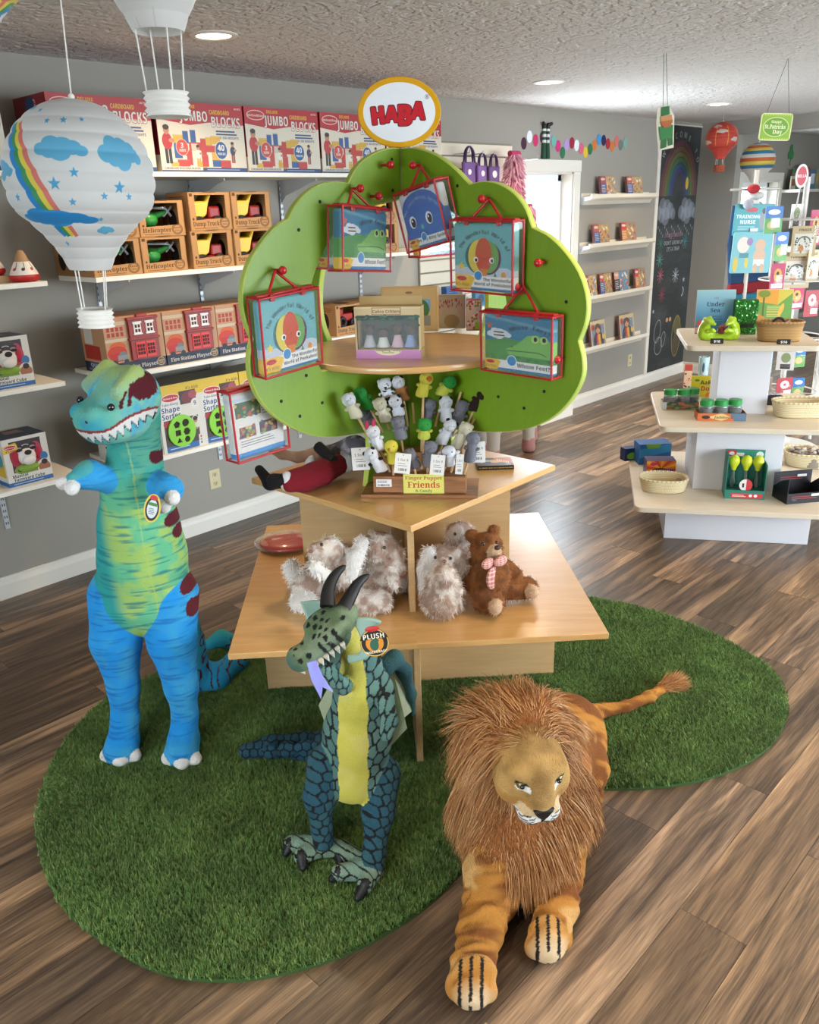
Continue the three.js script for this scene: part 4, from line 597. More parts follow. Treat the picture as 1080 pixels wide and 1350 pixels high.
function furOn(geo, n, len, w, seed, shade = 1) { // short fur standing on a mesh, in the mesh's own colours
  const R = rng(seed), P = geo.attributes.position, N = geo.attributes.normal, C = geo.attributes.color, out = [];
  for (let i = 0; i < n; i++) { const k = floor(R() * P.count), nn = V(N.getX(k), N.getY(k), N.getZ(k)), f = shade * (0.75 + 0.5 * R()); strand(out, R, V(P.getX(k), P.getY(k), P.getZ(k)), nn.multiplyScalar(0.7).add(V(R() - 0.5, R() - 0.75, R() - 0.5)).normalize(), len * (0.6 + 0.7 * R()), w, 0.5, 0.6, [C.getX(k) * f, C.getY(k) * f, C.getZ(k) * f], 2); }
  return strandGeo(out);
}
const fluff = phys('#ffffff', 0.8, { vertexColors: true });

// ---------- plush dinosaur ----------
{
  const t = thing('plush_dinosaur', 'tall blue and green plush dinosaur standing on the turf rug', 'plush toy');
  const hc = onF(158, 529, 2.38), snout = ASIDE.clone().multiplyScalar(-0.58).addScaledVector(AHEAD, -0.78).add(V(0, -0.16, 0)).normalize(), hf = facing(snout, V(0, 1, 0).addScaledVector(ASIDE, 0.06));
  const HS = 0.92, H = (s, u, w) => hc.clone().addScaledVector(hf.X, s * HS).addScaledVector(hf.Y, u * HS).addScaledVector(hf.Z, w * HS); // head axes: snout, up, side away from or towards the viewer
  const nearSide = hf.Z.dot(AHEAD) > 0 ? -1 : 1;
  const F = 2.47;
  const prims = [
    ...chain([J(190, 775, 2.56, 60), J(188, 730, 2.53, 54), J(183, 690, 2.5, 49), J(177, 640, 2.48, 40)], 'torso'),
    ...chain([J(177, 640, 2.48, 39), J(178, 598, 2.47, 31), J(178, 555, 2.44, 33)], 'neck'),
    ...chain([J(157, 785, 2.53, 40), J(153, 845, 2.49, 32), J(163, 905, 2.47, 20), J(165, 945, 2.47, 17), J(163, 972, 2.46, 20)], 'leg', 0.022),
    ...chain([J(222, 785, 2.53, 40), J(227, 845, 2.49, 31), J(239, 905, 2.47, 21), J(244, 942, 2.47, 16), J(242, 972, 2.46, 20)], 'leg', 0.022),
    ...chain([G(165, 974, 0.055, 0.052), G(160, 988, 0.045, 0.06)], 'foot', 0.02), ...chain([G(243, 976, 0.055, 0.052), G(240, 990, 0.045, 0.06)], 'foot', 0.02),
    ...[141, 159, 177].map((x) => ({ c: onY(x, x === 159 ? 1002 : 996, 0.034), r: [0.024, 0.02, 0.027], g: 'toe', k: 0.014 })), ...[222, 240, 257].map((x) => ({ c: onY(x, x === 240 ? 1006 : 1000, 0.034), r: [0.024, 0.02, 0.027], g: 'toe', k: 0.014 })),
    ...chain([J(143, 633, 2.4, 17), J(118, 626, 2.36, 18), J(98, 634, 2.33, 12)], 'arm', 0.02), ...chain([J(213, 640, 2.42, 19), J(223, 645, 2.36, 17), J(224, 654, 2.33, 13)], 'arm', 0.02),
    ...[[83, 637, 2.32], [95, 644, 2.3], [228, 657, 2.31], [216, 668, 2.31]].map(([x, y, f]) => ({ c: onF(x, y, f), r: [0.021, 0.021, 0.021], g: 'toe', k: 0.006 })),
    // head: skull, muzzle, lower jaw, brow ridges
    { c: H(-0.04, 0.006, 0), r: [0.0874, 0.0883, 0.0957], m: hf.m, g: 'head' }, { c: H(0.05, -0.022, 0), r: [0.0920, 0.0607, 0.0828], m: hf.m, g: 'head', k: 0.05 }, { c: H(0.03, -0.072, 0), r: [0.0920, 0.0405, 0.0754], m: hf.m, g: 'head', k: 0.03 }, { c: H(0.105, -0.03, 0), r: [0.0442, 0.0515, 0.0718], m: hf.m, g: 'head', k: 0.03 },
    ...[-1, 1].flatMap((s) => chain([[H(0.045, 0.06, s * 0.074), 0.02], [H(-0.035, 0.092, s * 0.07), 0.024]], 'brow', 0.025)), ...[-1, 1].map((s) => ({ c: H(0.13, 0.01, s * 0.036), r: [0.0202, 0.0184, 0.0202], m: hf.m, g: 'head', k: 0.02 })),
    // tail: down from the hips and round to the right
    ...chain([J(215, 790, 2.68, 40), J(238, 850, 2.83, 30), [onY(258, 890, 0.07), 0.065], [onY(285, 893, 0.05), 0.05], [onY(312, 872, 0.045), 0.043], [onY(318, 850, 0.043), 0.038], [onY(292, 842, 0.04), 0.034], [onY(275, 850, 0.035), 0.026]], 'tail', 0.03),
  ];
  const C = { lime: lin('#aacf6e'), green: lin('#6cc695'), teal: lin('#2ba5a2'), dteal: lin('#1c7f86'), blue: lin('#1c9ae8'), dblue: lin('#0f72c4'), sky: lin('#4fb6d8'), maroon: lin('#5e1420'), white: lin('#eeece8'), black: lin('#0c0d10'), pale: lin('#86cbb4'), yel: lin('#c3d061'), red: lin('#8f3430') };
  const spots = [[225, 628, 2.46, 6, 9], [227, 684, 2.46, 6, 9], [236, 702, 2.47, 6, 12], [248, 752, 2.47, 9, 15], [244, 776, 2.46, 8, 11], [255, 799, 2.49, 6, 13], [208, 600, 2.45, 5, 10]].map(([x, y, f, a, b]) => { const p = onF(x, y, f); return [p, pxr(p, a), pxr(p, b)]; });
  const mouth = (s) => -0.022 - 0.02 * smooth(0.02, 0.14, s) - 0.03 * smooth(-0.02, -0.12, s); // height of the lip line along the head
  const seam = J(190, 700, 2.4, 1)[0];
  const geo = softMesh(prims, {
    cell: 0.0038, k: 0.04, floorY: 0.013, color(x, y, z, d, nx, ny, nz) {
      const p = V(x, y, z), side = (p.clone().sub(seam)).dot(ASIDE), n1 = fbm(x * 16, y * 16, z * 16, 3), stripe = smooth(0.55, 0.72, fbm((x + z) * 9, y * 150, (x - z) * 9, 2)), deep = p.clone().sub(seam).dot(AHEAD);
      if (d.toe < 0.004) return C.white;
      if (min(d.head, d.brow) < min(d.neck, d.torso) - 0.004) {
        const q = p.clone().sub(hc).divideScalar(HS), s = q.dot(hf.X), u = q.dot(hf.Y), w = abs(q.dot(hf.Z)), m = mouth(s), v = u - m;
        let c = mixc(C.pale, C.sky, smooth(0.4, 0.65, n1)); c = mixc(c, C.teal, smooth(0.05, 0.12, s) * 0.5); if (u > 0.055) c = mixc(c, C.yel, 0.6 * smooth(0.06, 0.1, u)); if (d.brow < 0.004) c = mixc(c, C.yel, 0.45);
        if (s > -0.11 && s < 0.05 && w > 0.04 && u > 0.006 && u < 0.082) { const e = (s + 0.042) / 0.062, f = (u - 0.05) / 0.036; if (e * e + f * f < 0.8 + 0.5 * noise(s * 160, u * 40)) return C.maroon; }
        for (const s0 of [0.02, 0.045]) if (w > 0.02 && abs(s - s0 + (u - 0.03) * 0.5) < 0.006 && u > 0.01 && u < 0.06) return C.maroon;
        if (s > -0.075 && v < 0.008 && v > -0.001) return C.red;
        const zig = abs((((s - w * 0.9) * 33) % 1 + 1) % 1 - 0.5) * 2, low = -0.01 - 0.036 * zig * (0.6 + 0.4 * smooth(-0.07, 0.08, s));
        if (s > -0.07 && v <= -0.001) { if (v > low) return C.white; if (v > low - 0.008) return C.black; }
        return c;
      }
      let c;
      const thigh = min(d.leg, d.foot), body = min(d.torso, d.neck);
      if (d.tail < min(thigh, body) - 0.004) { const w = onY(285, 893).distanceTo(V(x, 0, z)); c = mixc(C.teal, C.blue, smooth(0.3, 0.1, w) * 0.7); const tt = (x * 0.75 + z * 0.66) * 26 + noise(x * 30, y * 30, z * 30); if (abs(tt % 1) < 0.18 && w < 0.2 && y > 0.03) c = C.maroon; }
      else if (d.arm < body - 0.012) c = mixc(mixc(C.blue, C.sky, n1 * 0.6), C.dblue, stripe * 0.4);
      else if (thigh < body - 0.004 && y < 0.78) { c = mixc(mixc(C.blue, C.sky, smooth(0.35, 0.75, n1) * 0.55), C.dblue, stripe * 0.75); c = mixc(c, C.teal, smooth(0.14, 0.24, deep) * 0.7); }
      else { const up = smooth(0.98, 1.1, y); c = mixc(C.lime, C.green, smooth(0.4, 0.6, n1)); c = mixc(c, C.teal, max(up * 0.75, smooth(0.09, 0.15, abs(side)), smooth(0.14, 0.2, deep))); c = mixc(c, C.dteal, stripe * 0.8); if (abs(side + 0.002) < 0.0025 && deep < 0.12) c = mixc(c, C.yel, 0.5); }
      for (const [o, a, b] of spots) { const q = p.clone().sub(o), h = hypot(q.dot(ASIDE) - q.dot(AHEAD) * 0.08, q.dot(AHEAD) * 0.05) / a, e = q.y / b; if (h * h + e * e < 1 && d.arm > 0.02) return C.maroon; }
      return c;
    },
  });
  part('body', geo, plush(), t);
  const eyeM = phys('#0a0a0c', 0.15, { clearcoat: 1 });
  for (const s of [-1, 1]) { const e = H(0.085, 0.025, s * 0.078); part('eye', ball(0.011, e.x, e.y, e.z), eyeM, t); const n = H(0.152, -0.004, s * 0.036); part('nostril', ball(0.005, n.x, n.y, n.z), eyeM, t); }
  const tagT = print(128, 200, (g, w, h) => { fillR(g, '#e2c25a', 0, 0, w, h); oval(g, '#2c2a26', 64, 104, 52, 84); oval(g, '#d9e0e4', 64, 104, 40, 66); oval(g, '#c23a34', 64, 26, 30, 18); fillR(g, '#4f8a44', 30, 60, 68, 22); lines(g, '#6a7078', 40, 100, 48, 4, 12, 5); });
  const s = new THREE.Shape(); s.absellipse(0, 0, 0.024, 0.045, 0, 2 * PI); const tag = part('hang_tag', planarUV(extrude(s, 0.002, 0, 24), -0.024, -0.045, 0.024, 0.045), mat('#ffffff', 0.5, { map: tagT }), t); tag.position.copy(onF(201, 670, 2.255)); tag.rotation.set(0, -YAW, -0.3, 'YXZ');
}

// ---------- plush winged dragon ----------
{
  const t = thing('plush_dragon', 'green scaly plush dragon with black horns and yellow belly on the turf', 'plush toy');
    const hc = onF(436, 828, 1.79), snout = ASIDE.clone().multiplyScalar(-0.74).addScaledVector(AHEAD, -0.36).add(V(0, -0.52, 0)).normalize(), hf = facing(snout, V(0, 1, 0).addScaledVector(AHEAD, -0.35).addScaledVector(ASIDE, -0.15));
  const H = (s, u, w) => hc.clone().addScaledVector(hf.X, s).addScaledVector(hf.Y, u).addScaledVector(hf.Z, w);
  const prims = [
    ...chain([J(466, 1018, 1.96, 40), J(472, 965, 1.96, 43), J(480, 915, 1.95, 37), J(474, 872, 1.92, 25), J(462, 838, 1.87, 23)], 'torso'),
    ...chain([J(428, 1005, 1.93, 23), J(421, 1050, 1.9, 20), J(424, 1090, 1.9, 13), J(426, 1108, 1.9, 14)], 'leg', 0.02),
    ...chain([J(505, 1020, 1.95, 24), J(499, 1070, 1.91, 21), J(494, 1120, 1.86, 14), J(492, 1138, 1.84, 15)], 'leg', 0.02),
    // feet: three toes each, on the turf
    ...[[[426, 1114], [384, 1112], [398, 1128], [447, 1120]], [[490, 1146], [450, 1118], [448, 1150], [482, 1166]]].flatMap(([h, ...toes]) => toes.flatMap(([x, y]) => chain([[onY(h[0], h[1], 0.052), 0.032], [onY(x, y, 0.05), 0.024]], 'toe', 0.01))),
    // head
    { c: H(-0.018, 0, 0), r: [0.064, 0.034, 0.043], m: hf.m, g: 'head', k: 0.02 }, { c: H(0.055, -0.008, 0), r: [0.075, 0.026, 0.033], m: hf.m, g: 'head', k: 0.04 }, { c: H(0.108, -0.006, 0), r: [0.024, 0.026, 0.036], m: hf.m, g: 'head', k: 0.02 },
    ...chain([[H(-0.005, -0.045, 0), 0.026], [H(0.045, -0.085, 0), 0.015], [H(0.07, -0.095, 0), 0.011]], 'jaw', 0.02), ...[-1, 1].map((s) => ({ c: H(0.014, 0.024, s * 0.036), r: [0.034, 0.012, 0.012], m: hf.m, g: 'head', k: 0.025 })),
    // small arm, tail
    ...chain([J(452, 905, 1.86, 12), J(440, 895, 1.8, 10), J(428, 882, 1.78, 9)], 'arm', 0.015), ...chain([J(508, 925, 1.86, 13), J(514, 950, 1.82, 10), J(508, 968, 1.8, 9)], 'arm', 0.015),
    ...chain([J(462, 1005, 2.08, 30), [onY(440, 985, 0.1), 0.06], [onY(400, 983, 0.06), 0.045], [onY(360, 984, 0.05), 0.036], [onY(326, 990, 0.045), 0.028]], 'tail', 0.03),
    ...[[428, 968, 0.135, 0.036], [404, 964, 0.13, 0.036], [380, 966, 0.12, 0.034], [356, 969, 0.11, 0.03]].map(([x, y, h, r]) => ({ c: onY(x, y + 22, h - 0.02), r: [r, r * 0.9, 0.014], m: facing(ASIDE).m, g: 'tail', k: 0.01 })),
  ];
  const C = { teal: lin('#3b6765'), sea: lin('#6f948a'), deep: lin('#1c4756'), blue: lin('#1f5064'), black: lin('#0b0f12'), yel: lin('#d6cc58'), moss: lin('#5d7350'), sage: lin('#8a9a7e'), mouth: lin('#4a1830'), olive: lin('#7d8b4e') };
  const belly = onF(462, 960, 1.8);
  // scale cells: jittered staggered grid round the limb
  const cells = (u, v) => { let a = 9, b = 9, id = 0; const U = floor(u), W = floor(v); for (let i = -1; i < 2; i++) for (let j = -1; j < 2; j++) { const cx = U + i + 0.5 + 0.35 * (hash3(U + i, W + j, 1) - 0.5) + ((W + j) & 1 ? 0.25 : -0.25), cy = W + j + 0.5 + 0.35 * (hash3(U + i, W + j, 2) - 0.5), d = hypot(u - cx, v - cy); if (d < a) { b = a; a = d; id = hash3(U + i, W + j, 3); } else if (d < b) b = d; } return [b - a, id]; };
  const geo = softMesh(prims, {
    cell: 0.0034, k: 0.035, floorY: 0.014, color(x, y, z, d, nx, ny, nz) {
      const p = V(x, y, z), n1 = fbm(x * 22, y * 22, z * 22, 2), depthIn = p.clone().sub(belly).dot(AHEAD);
      const head = min(d.head, d.jaw), body = d.torso;
      if (head < min(body, d.arm) - 0.002) {
        const q = p.clone().sub(hc), s = q.dot(hf.X), u = q.dot(hf.Y), w = q.dot(hf.Z);
        if (u < -0.03 && s > 0.02 && (u > -0.1 || d.jaw > 0.003) && (nx * hf.Y.x + ny * hf.Y.y + nz * hf.Y.z) < -0.3) return C.mouth;
        let c = mixc(C.moss, C.sage, smooth(0.45, 0.7, n1) * 0.7); c = mixc(c, C.teal, smooth(0.1, 0.14, s) * 0.8); c = mixc(c, C.teal, smooth(-0.01, -0.05, u) * 0.6);
        const [e, id] = cells(s * 42 + w * 8, w * 60); if (id > 0.55 && u > -0.02 && e > 0.45 && s < 0.11) c = C.black; return c;
      }
      const sideB = p.clone().sub(belly).dot(ASIDE) - (y - 0.5) * 0.05, w = 0.041 - 0.013 * smooth(0.5, 0.8, y) + 0.002 * sin(y * 60);
      if (body < min(d.leg, d.tail) + 0.004 && depthIn < 0.13 && y < 0.83 && y > 0.22 && abs(sideB) < w && d.jaw > 0.006 && d.arm > 0.004) return mixc(C.yel, lin('#ddd27a'), smooth(0.4, 0.7, n1) * 0.6);
      const ang = Math.atan2(p.clone().sub(belly).dot(ASIDE), 0.25 + (p.clone().sub(belly)).dot(AHEAD));
      let sc = [0, 0], base;
      if (min(d.leg, d.toe) < min(body, d.tail) - 0.003 && y < 0.5) { const th = (p.dot(ASIDE) * 0.8 + p.dot(AHEAD) * 0.9) * 34; sc = cells(th, y * 34); base = d.toe < d.leg ? mixc(C.sage, C.sea, n1) : mixc(C.blue, C.teal, sc[1] * 0.5); }
      else if (d.tail < body - 0.002) { sc = cells((p.dot(ASIDE)) * 34, y * 34 + p.dot(AHEAD) * 20); base = mixc(C.blue, C.deep, sc[1]); }
      else { sc = cells(ang * 15, y * 26 - abs(ang) * 3); base = mixc(C.teal, C.sea, 0.25 + sc[1] * 0.6); }
      return sc[0] < 0.17 ? C.black : base;
    },
  });
  part('body', geo, plush(), t);
  const blk = phys('#0d0d0f', 0.55, { sheen: 0.3 }), ivory = mat('#e6dfd2', 0.6), satin = phys('#93b3a6', 0.35, { sheen: 0.6 }), gauze = phys('#c3cfa8', 0.5, { transmission: 0.45, thickness: 0, side: THREE.DoubleSide });
  const horn = (pts) => { const c = new THREE.CatmullRomCurve3(pts.map(([x, y, f]) => onF(x, y, f))), g = new THREE.TubeGeometry(c, 16, 1, 12), P = g.attributes.position; for (let i = 0; i < P.count; i++) { const k = floor(i / 13) / 16, o = c.getPointAt(k), v = V(P.getX(i), P.getY(i), P.getZ(i)).sub(o).multiplyScalar(0.0185 * pow(1 - k, 0.42) + 0.001); P.setXYZ(i, o.x + v.x, o.y + v.y, o.z + v.z); } g.computeVertexNormals(); return g; };
  part('horn', horn([[432, 800, 1.8], [433, 778, 1.83], [442, 758, 1.86], [456, 745, 1.88]]), blk, t); part('horn', horn([[453, 803, 1.8], [462, 786, 1.83], [473, 768, 1.85], [487, 757, 1.87]]), blk, t);
  for (const s of [-1, 1]) { const e = H(0.026, 0.016, s * 0.044); part('eye', ball(0.008, e.x, e.y, e.z, 1, 0.8, 1), phys('#14120c', 0.15, { clearcoat: 1 }), t); }
  const claw = (a, b0) => { const b = b0.map((v, i) => mixn(a[i], v, 0.7)); return rod(onY(...a), onY(...b), 0.0225, 0.012, 10); };
  for (const [a, b] of [[[384, 1112, 0.052], [374, 1130, 0.03]], [[398, 1128, 0.052], [400, 1150, 0.03]], [[447, 1120, 0.05], [450, 1142, 0.03]], [[450, 1120, 0.05], [440, 1132, 0.03]], [[448, 1150, 0.052], [434, 1162, 0.03]], [[482, 1166, 0.052], [468, 1190, 0.028]]]) part('claw', [claw(a, b), ball(0.0225, ...onY(...a).toArray(), 1, 1, 1, 10), ball(0.012, ...onY(...b.map((v, i) => mixn(a[i], v, 0.7))).toArray(), 1, 1, 1, 8)], blk, t);
  // teeth round the upper jaw, tongue
  const nearS = hf.Z.dot(AHEAD) > 0 ? -1 : 1;
  for (let i = 0; i < 7; i++) { const s = 0.004 + i * 0.016, a = H(s, -0.026, nearS * (0.04 - i * 0.0022)), b = H(s + 0.004, -0.052, nearS * (0.038 - i * 0.0022)); part('tooth', rod(a, b, 0.0075, 0.001, 6), ivory, t); }
  for (let i = 0; i < 3; i++) { const a = H(0.118, -0.022, (i - 1) * 0.018), b = H(0.119, -0.042, (i - 1) * 0.018); part('tooth', rod(a, b, 0.008, 0.001, 6), ivory, t); }
  { const tp = onF(413, 880, 1.69), s = poly([[-0.012, 0.02], [0.012, 0.02], [0.016, -0.03], [0.03, -0.085], [0.008, -0.06], [-0.004, -0.092], [-0.014, -0.03]]); const g = extrude(s, 0.006, 0.001); const m = part('tongue', tinted(g, (x, y, z) => mixc(lin('#6a5ac0'), lin('#a9b4e8'), noise(x * 190, y * 150, 3))), mat('#ffffff', 0.4, { vertexColors: true }), t); m.position.copy(tp); m.rotation.set(0, -YAW + 0.3, 0.18, 'YXZ'); m.scale.setScalar(0.95); }
  // satin frills behind the jaw, wings
  const frill = (pts, o, turn) => { const m = part('frill', extrude(new THREE.Shape(new THREE.SplineCurve(pts.map(([x, y]) => new THREE.Vector2(x, y))).getPoints(40)), 0.012, 0.004), satin, t); m.position.copy(o); m.rotation.set(0, turn, 0, 'YXZ'); };
  frill([[-0.02, 0.05], [0.02, 0.055], [0.055, 0.045], [0.03, 0.02], [0.035, -0.02], [0.018, -0.055], [-0.03, -0.075], [-0.035, -0.055], [-0.005, -0.045], [0, 0], [-0.02, 0.05]], onF(476, 838, 1.8), -YAW - 0.2);
  frill([[-0.03, 0.04], [0.02, 0.03], [0.025, -0.02], [-0.01, -0.04], [-0.02, 0], [-0.03, 0.04]], onF(412, 808, 1.86), -YAW + 0.4);
  const wing = (arm, tip, web) => { const c = arm.map(([x, y, f, r]) => J(x, y, f, r)); part('wing_arm', softMesh(chain(c, 'w'), { cell: 0.005, k: 0.02, color: (x, y, z) => mixc(C.teal, C.deep, fbm(x * 30, y * 30, z * 30, 2)) }), plush(), t);
    const P = web.map(([x, y, f]) => onF(x, y, f)), g = new THREE.BufferGeometry(), pos = []; for (let i = 1; i + 1 < P.length; i++) { const n = P[0].clone(); for (const v of [n, P[i], P[i + 1]]) pos.push(v.x, v.y, v.z); } g.setAttribute('position', new THREE.Float32BufferAttribute(pos, 3)); g.computeVertexNormals(); part('wing_web', g, gauze, t); };
  wing([[502, 905, 2.0, 9], [508, 878, 2.02, 10], [520, 868, 2.04, 10], [533, 885, 2.06, 9], [541, 915, 2.08, 7], [544, 940, 2.08, 4]], 0, [[516, 875, 2.05], [533, 888, 2.06], [543, 938, 2.07], [528, 950, 2.0], [537, 960, 1.98], [517, 982, 1.98], [514, 930, 2.03]]);
  wing([[452, 900, 2.02, 8], [444, 885, 2.05, 8], [436, 900, 2.08, 7]], 0, [[446, 890, 2.06], [436, 900, 2.08], [420, 930, 2.1], [428, 952, 2.05], [440, 935, 2.03]]);
  const tagT = print(200, 200, (g, w, h) => { fillR(g, '#2a2620', 0, 0, w, h); oval(g, '#ddb45a', 100, 100, 98, 98); oval(g, '#1f1c18', 100, 100, 90, 90); oval(g, '#d88a2c', 100, 104, 62, 62); oval(g, '#33604a', 96, 116, 30, 40); oval(g, '#33604a', 108, 88, 22, 18); fillR(g, '#1f1c18', 0, 34, 200, 40); outlined(g, 'PLUSH', 100, 54, 50, '#f2ead2', '#1f1c18', 8); text(g, 'WINGED', 50, 166, 24, '#f2ead2'); text(g, 'DRAGON', 150, 166, 24, '#f2ead2'); });
  const s = new THREE.Shape(); s.absellipse(0, 0, 0.035, 0.036, 0, 2 * PI); const tag = part('hang_tag', planarUV(extrude(s, 0.002, 0, 28), -0.035, -0.036, 0.035, 0.036), mat('#ffffff', 0.5, { map: tagT }), t); tag.position.copy(onF(494, 847, 1.74)); tag.rotation.set(-0.1, -YAW, 0.12, 'YXZ'); const cap = part('tag_badge', ball(0.018, 0, 0.036, 0.002, 1, 0.4, 0.15), mat('#c4302e', 0.5), tag);
}

// ---------- plush lion ----------
{
  const t = thing('plush_lion', 'large lying plush lion with shaggy brown mane, front paws on the wood floor', 'plush toy');
  const hc = onF(699, 1006, 1.69), face = ASIDE.clone().multiplyScalar(0.16).addScaledVector(AHEAD, -0.84).add(V(0, -0.1, 0)).normalize(), hf = facing(face);
  const H = (s, u, w) => hc.clone().addScaledVector(hf.X, s).addScaledVector(hf.Y, u).addScaledVector(hf.Z, w); // out of the face, up the brow, to the viewer's right
  const sgn = hf.Z.dot(ASIDE) > 0 ? 1 : -1, W = (s, u, w) => H(s, u, w * sgn);
  const prims = [
    ...chain([J(695, 1075, 1.84, 62), J(715, 1010, 2.05, 58), J(746, 966, 2.26, 52)], 'body'),
    ...chain([[onY(652, 1150, 0.14), 0.085], [onY(648, 1178, 0.085), 0.068], [onY(634, 1225, 0.06), 0.055], [onY(624, 1272, 0.052), 0.05]], 'leg', 0.03), ...chain([[onY(738, 1115, 0.14), 0.075], [onY(738, 1150, 0.08), 0.058], [onY(736, 1195, 0.055), 0.048], [onY(726, 1225, 0.05), 0.046]], 'leg', 0.03),
    ...chain([[onY(624, 1280, 0.05), 0.052], [onY(621, 1300, 0.042), 0.05]], 'paw', 0.03), ...[600, 614, 629, 643].map((x, i) => ({ c: onY(x, 1312 + [-9, 0, 0, -7][i], 0.032), r: [0.022, 0.032, 0.026], g: 'paw', k: 0.012 })),
    ...chain([[onY(724, 1232, 0.05), 0.048], [onY(722, 1243, 0.042), 0.046]], 'paw', 0.03), ...[703, 716, 730, 743].map((x, i) => ({ c: onY(x, 1250 + [0, 3, -2, -12][i], 0.03), r: [0.02, 0.03, 0.024], g: 'paw', k: 0.012 })),
    ...chain([J(764, 985, 2.2, 34), J(773, 1015, 2.13, 27), [onY(772, 1035, 0.05), 0.045], [onY(781, 1048, 0.035), 0.036]], 'hind', 0.03), ...chain([J(725, 985, 2.3, 30), J(700, 1010, 2.25, 26)], 'hind', 0.03),
    ...chain([J(758, 950, 2.42, 22), [onY(790, 938, 0.04), 0.026], [onY(825, 932, 0.03), 0.022], [onY(855, 920, 0.03), 0.021], [onY(876, 906, 0.03), 0.019]], 'tail', 0.02),
    // head: skull, muzzle block, brow, cheeks, chin
    { c: H(-0.03, 0.002, 0), r: [0.1, 0.095, 0.088], m: hf.m, g: 'head', k: 0.03 }, { c: W(0.06, -0.03, 0), r: [0.055, 0.08, 0.04], m: hf.m, g: 'head', k: 0.04 }, { c: W(0.075, -0.078, 0.022), r: [0.034, 0.03, 0.032], m: hf.m, g: 'muzzle', k: 0.014 }, { c: W(0.075, -0.078, -0.022), r: [0.034, 0.03, 0.032], m: hf.m, g: 'muzzle', k: 0.014 }, { c: W(0.05, -0.105, 0), r: [0.034, 0.022, 0.032], m: hf.m, g: 'muzzle', k: 0.014 },
    ...[-1, 1].map((s) => ({ c: W(0.045, 0.03, s * 0.045), r: [0.03, 0.02, 0.03], m: hf.m, g: 'head', k: 0.02 })), ...[-1, 1].map((s) => ({ c: W(0.02, -0.03, s * 0.06), r: [0.045, 0.05, 0.035], m: hf.m, g: 'head', k: 0.03 })),
  ];
  const maneP = [{ c: H(-0.115, 0.0, 0), r: [0.08, 0.118, 0.132], m: hf.m, g: 'mane', k: 0.04 }, ...chain([J(690, 1062, 1.87, 80), J(686, 1106, 1.78, 60)], 'mane'), { c: onF(645, 1052, 1.86), r: [0.075, 0.14, 0.08], g: 'mane', k: 0.05 }, { c: onF(736, 1050, 1.86), r: [0.06, 0.13, 0.07], g: 'mane', k: 0.05 }];
  const C = { gold: lin('#b87c30'), deep: lin('#7c4511'), pale: lin('#dcae6c'), cream: lin('#ead7b4'), face: lin('#8d6a38'), faceL: lin('#bd9556'), black: lin('#110d0a'), white: lin('#e9e6e0'), mane: lin('#9a5f30') };
  const bodyGeo = softMesh([...prims, ...maneP], {
    cell: 0.0038, k: 0.04, floorY: 0.001, bumps: (x, y, z) => y < 0.2 && y > 0.03 ? 0.0035 * sin((x * AHEAD.x + z * AHEAD.z) * 150 + 5 * noise(x * 26, y * 26, z * 26)) * smooth(0.03, 0.07, y) * smooth(0.2, 0.13, y) : 0, color(x, y, z, d, nx, ny, nz) {
      const p = V(x, y, z), n1 = fbm(x * 12, y * 12, z * 12, 3), head = min(d.head, d.muzzle);
      if (head < d.mane + 0.004 && p.clone().sub(hc).dot(hf.X) > -0.03) {
        const q = p.clone().sub(hc), s = q.dot(hf.X), u = q.dot(hf.Y), w = q.dot(hf.Z) * sgn, aw = abs(w);
        let c = mixc(C.face, C.faceL, smooth(0.35, 0.7, n1)); c = mixc(c, C.faceL, smooth(0.03, 0.055, aw) * smooth(0.02, -0.04, u)); if (u < -0.03 && u > -0.065 && aw > 0.03) c = mixc(c, C.gold, 0.5);
        if (d.muzzle < d.head + 0.004) { c = C.white; if (u > -0.066) c = mixc(C.faceL, C.cream, 0.5); else if (aw > 0.02) { const k = (u + 0.3 * (aw - 0.02) + 0.2) * 105; if (abs(((k % 1) + 1) % 1 - 0.5) < 0.19) c = C.black; } if (u < -0.098 && aw < 0.022) c = C.white; }
        if (u > -0.1 && u < -0.088 && aw < 0.03 && s > 0.05) c = C.black; if (aw < 0.005 && u < -0.06 && u > -0.095 && s > 0.06) c = C.black;
        if (aw > 0.032 && aw < 0.062 && abs(u - 0.012 - (aw - 0.046) * 0.3) < 0.006) c = C.black; if (aw > 0.03 && aw < 0.06 && u > -0.006 && u < 0.008) c = C.white;
        return c;
      }
      if (d.mane < min(d.leg, d.paw, d.hind, d.tail) - 0.0) return C.mane;
      if (d.paw < d.leg - 0.002) { // toes: pale tips, dark stripes between
        const near = [[622, 1312, [593, 607, 621.5, 636, 650]], [722, 1250, [696, 709, 723, 737, 750]]]; let c = mixc(C.gold, C.pale, smooth(0.4, 0.75, n1) * 0.5);
        for (const [cx, cy, xs] of near) { const o = onY(cx, cy, 0.03); if (o.distanceTo(p) > 0.16) continue; const f = p.clone().sub(o).dot(AHEAD); c = mixc(c, C.cream, smooth(0.0, -0.035, f) * 0.7); const lat = p.dot(ASIDE); xs.forEach((px, i) => { const l0 = onY(px, cy - 4, 0.05).dot(ASIDE); if (i > 0 && i < 4 && abs(lat - l0 - f * 0.12) < 0.0042 && f < 0.04 && f > -0.035) c = C.black; }); }
        return c;
      }
      const band = smooth(0.4, 0.6, fbm(p.dot(ASIDE) * 7, p.dot(AHEAD) * 26 + y * 14, y * 8, 3)); let c = mixc(C.gold, C.deep, band); c = mixc(c, C.pale, smooth(0.6, 0.74, fbm(x * 9 + 4, y * 14, z * 9, 3)) * 0.75);
      return c;
    },
  });
  part('body', bodyGeo, plush({ sheen: 0.5 }), t);
  const eyeM = phys('#171208', 0.12, { clearcoat: 1 }), noseM = mat('#14100e', 0.5);
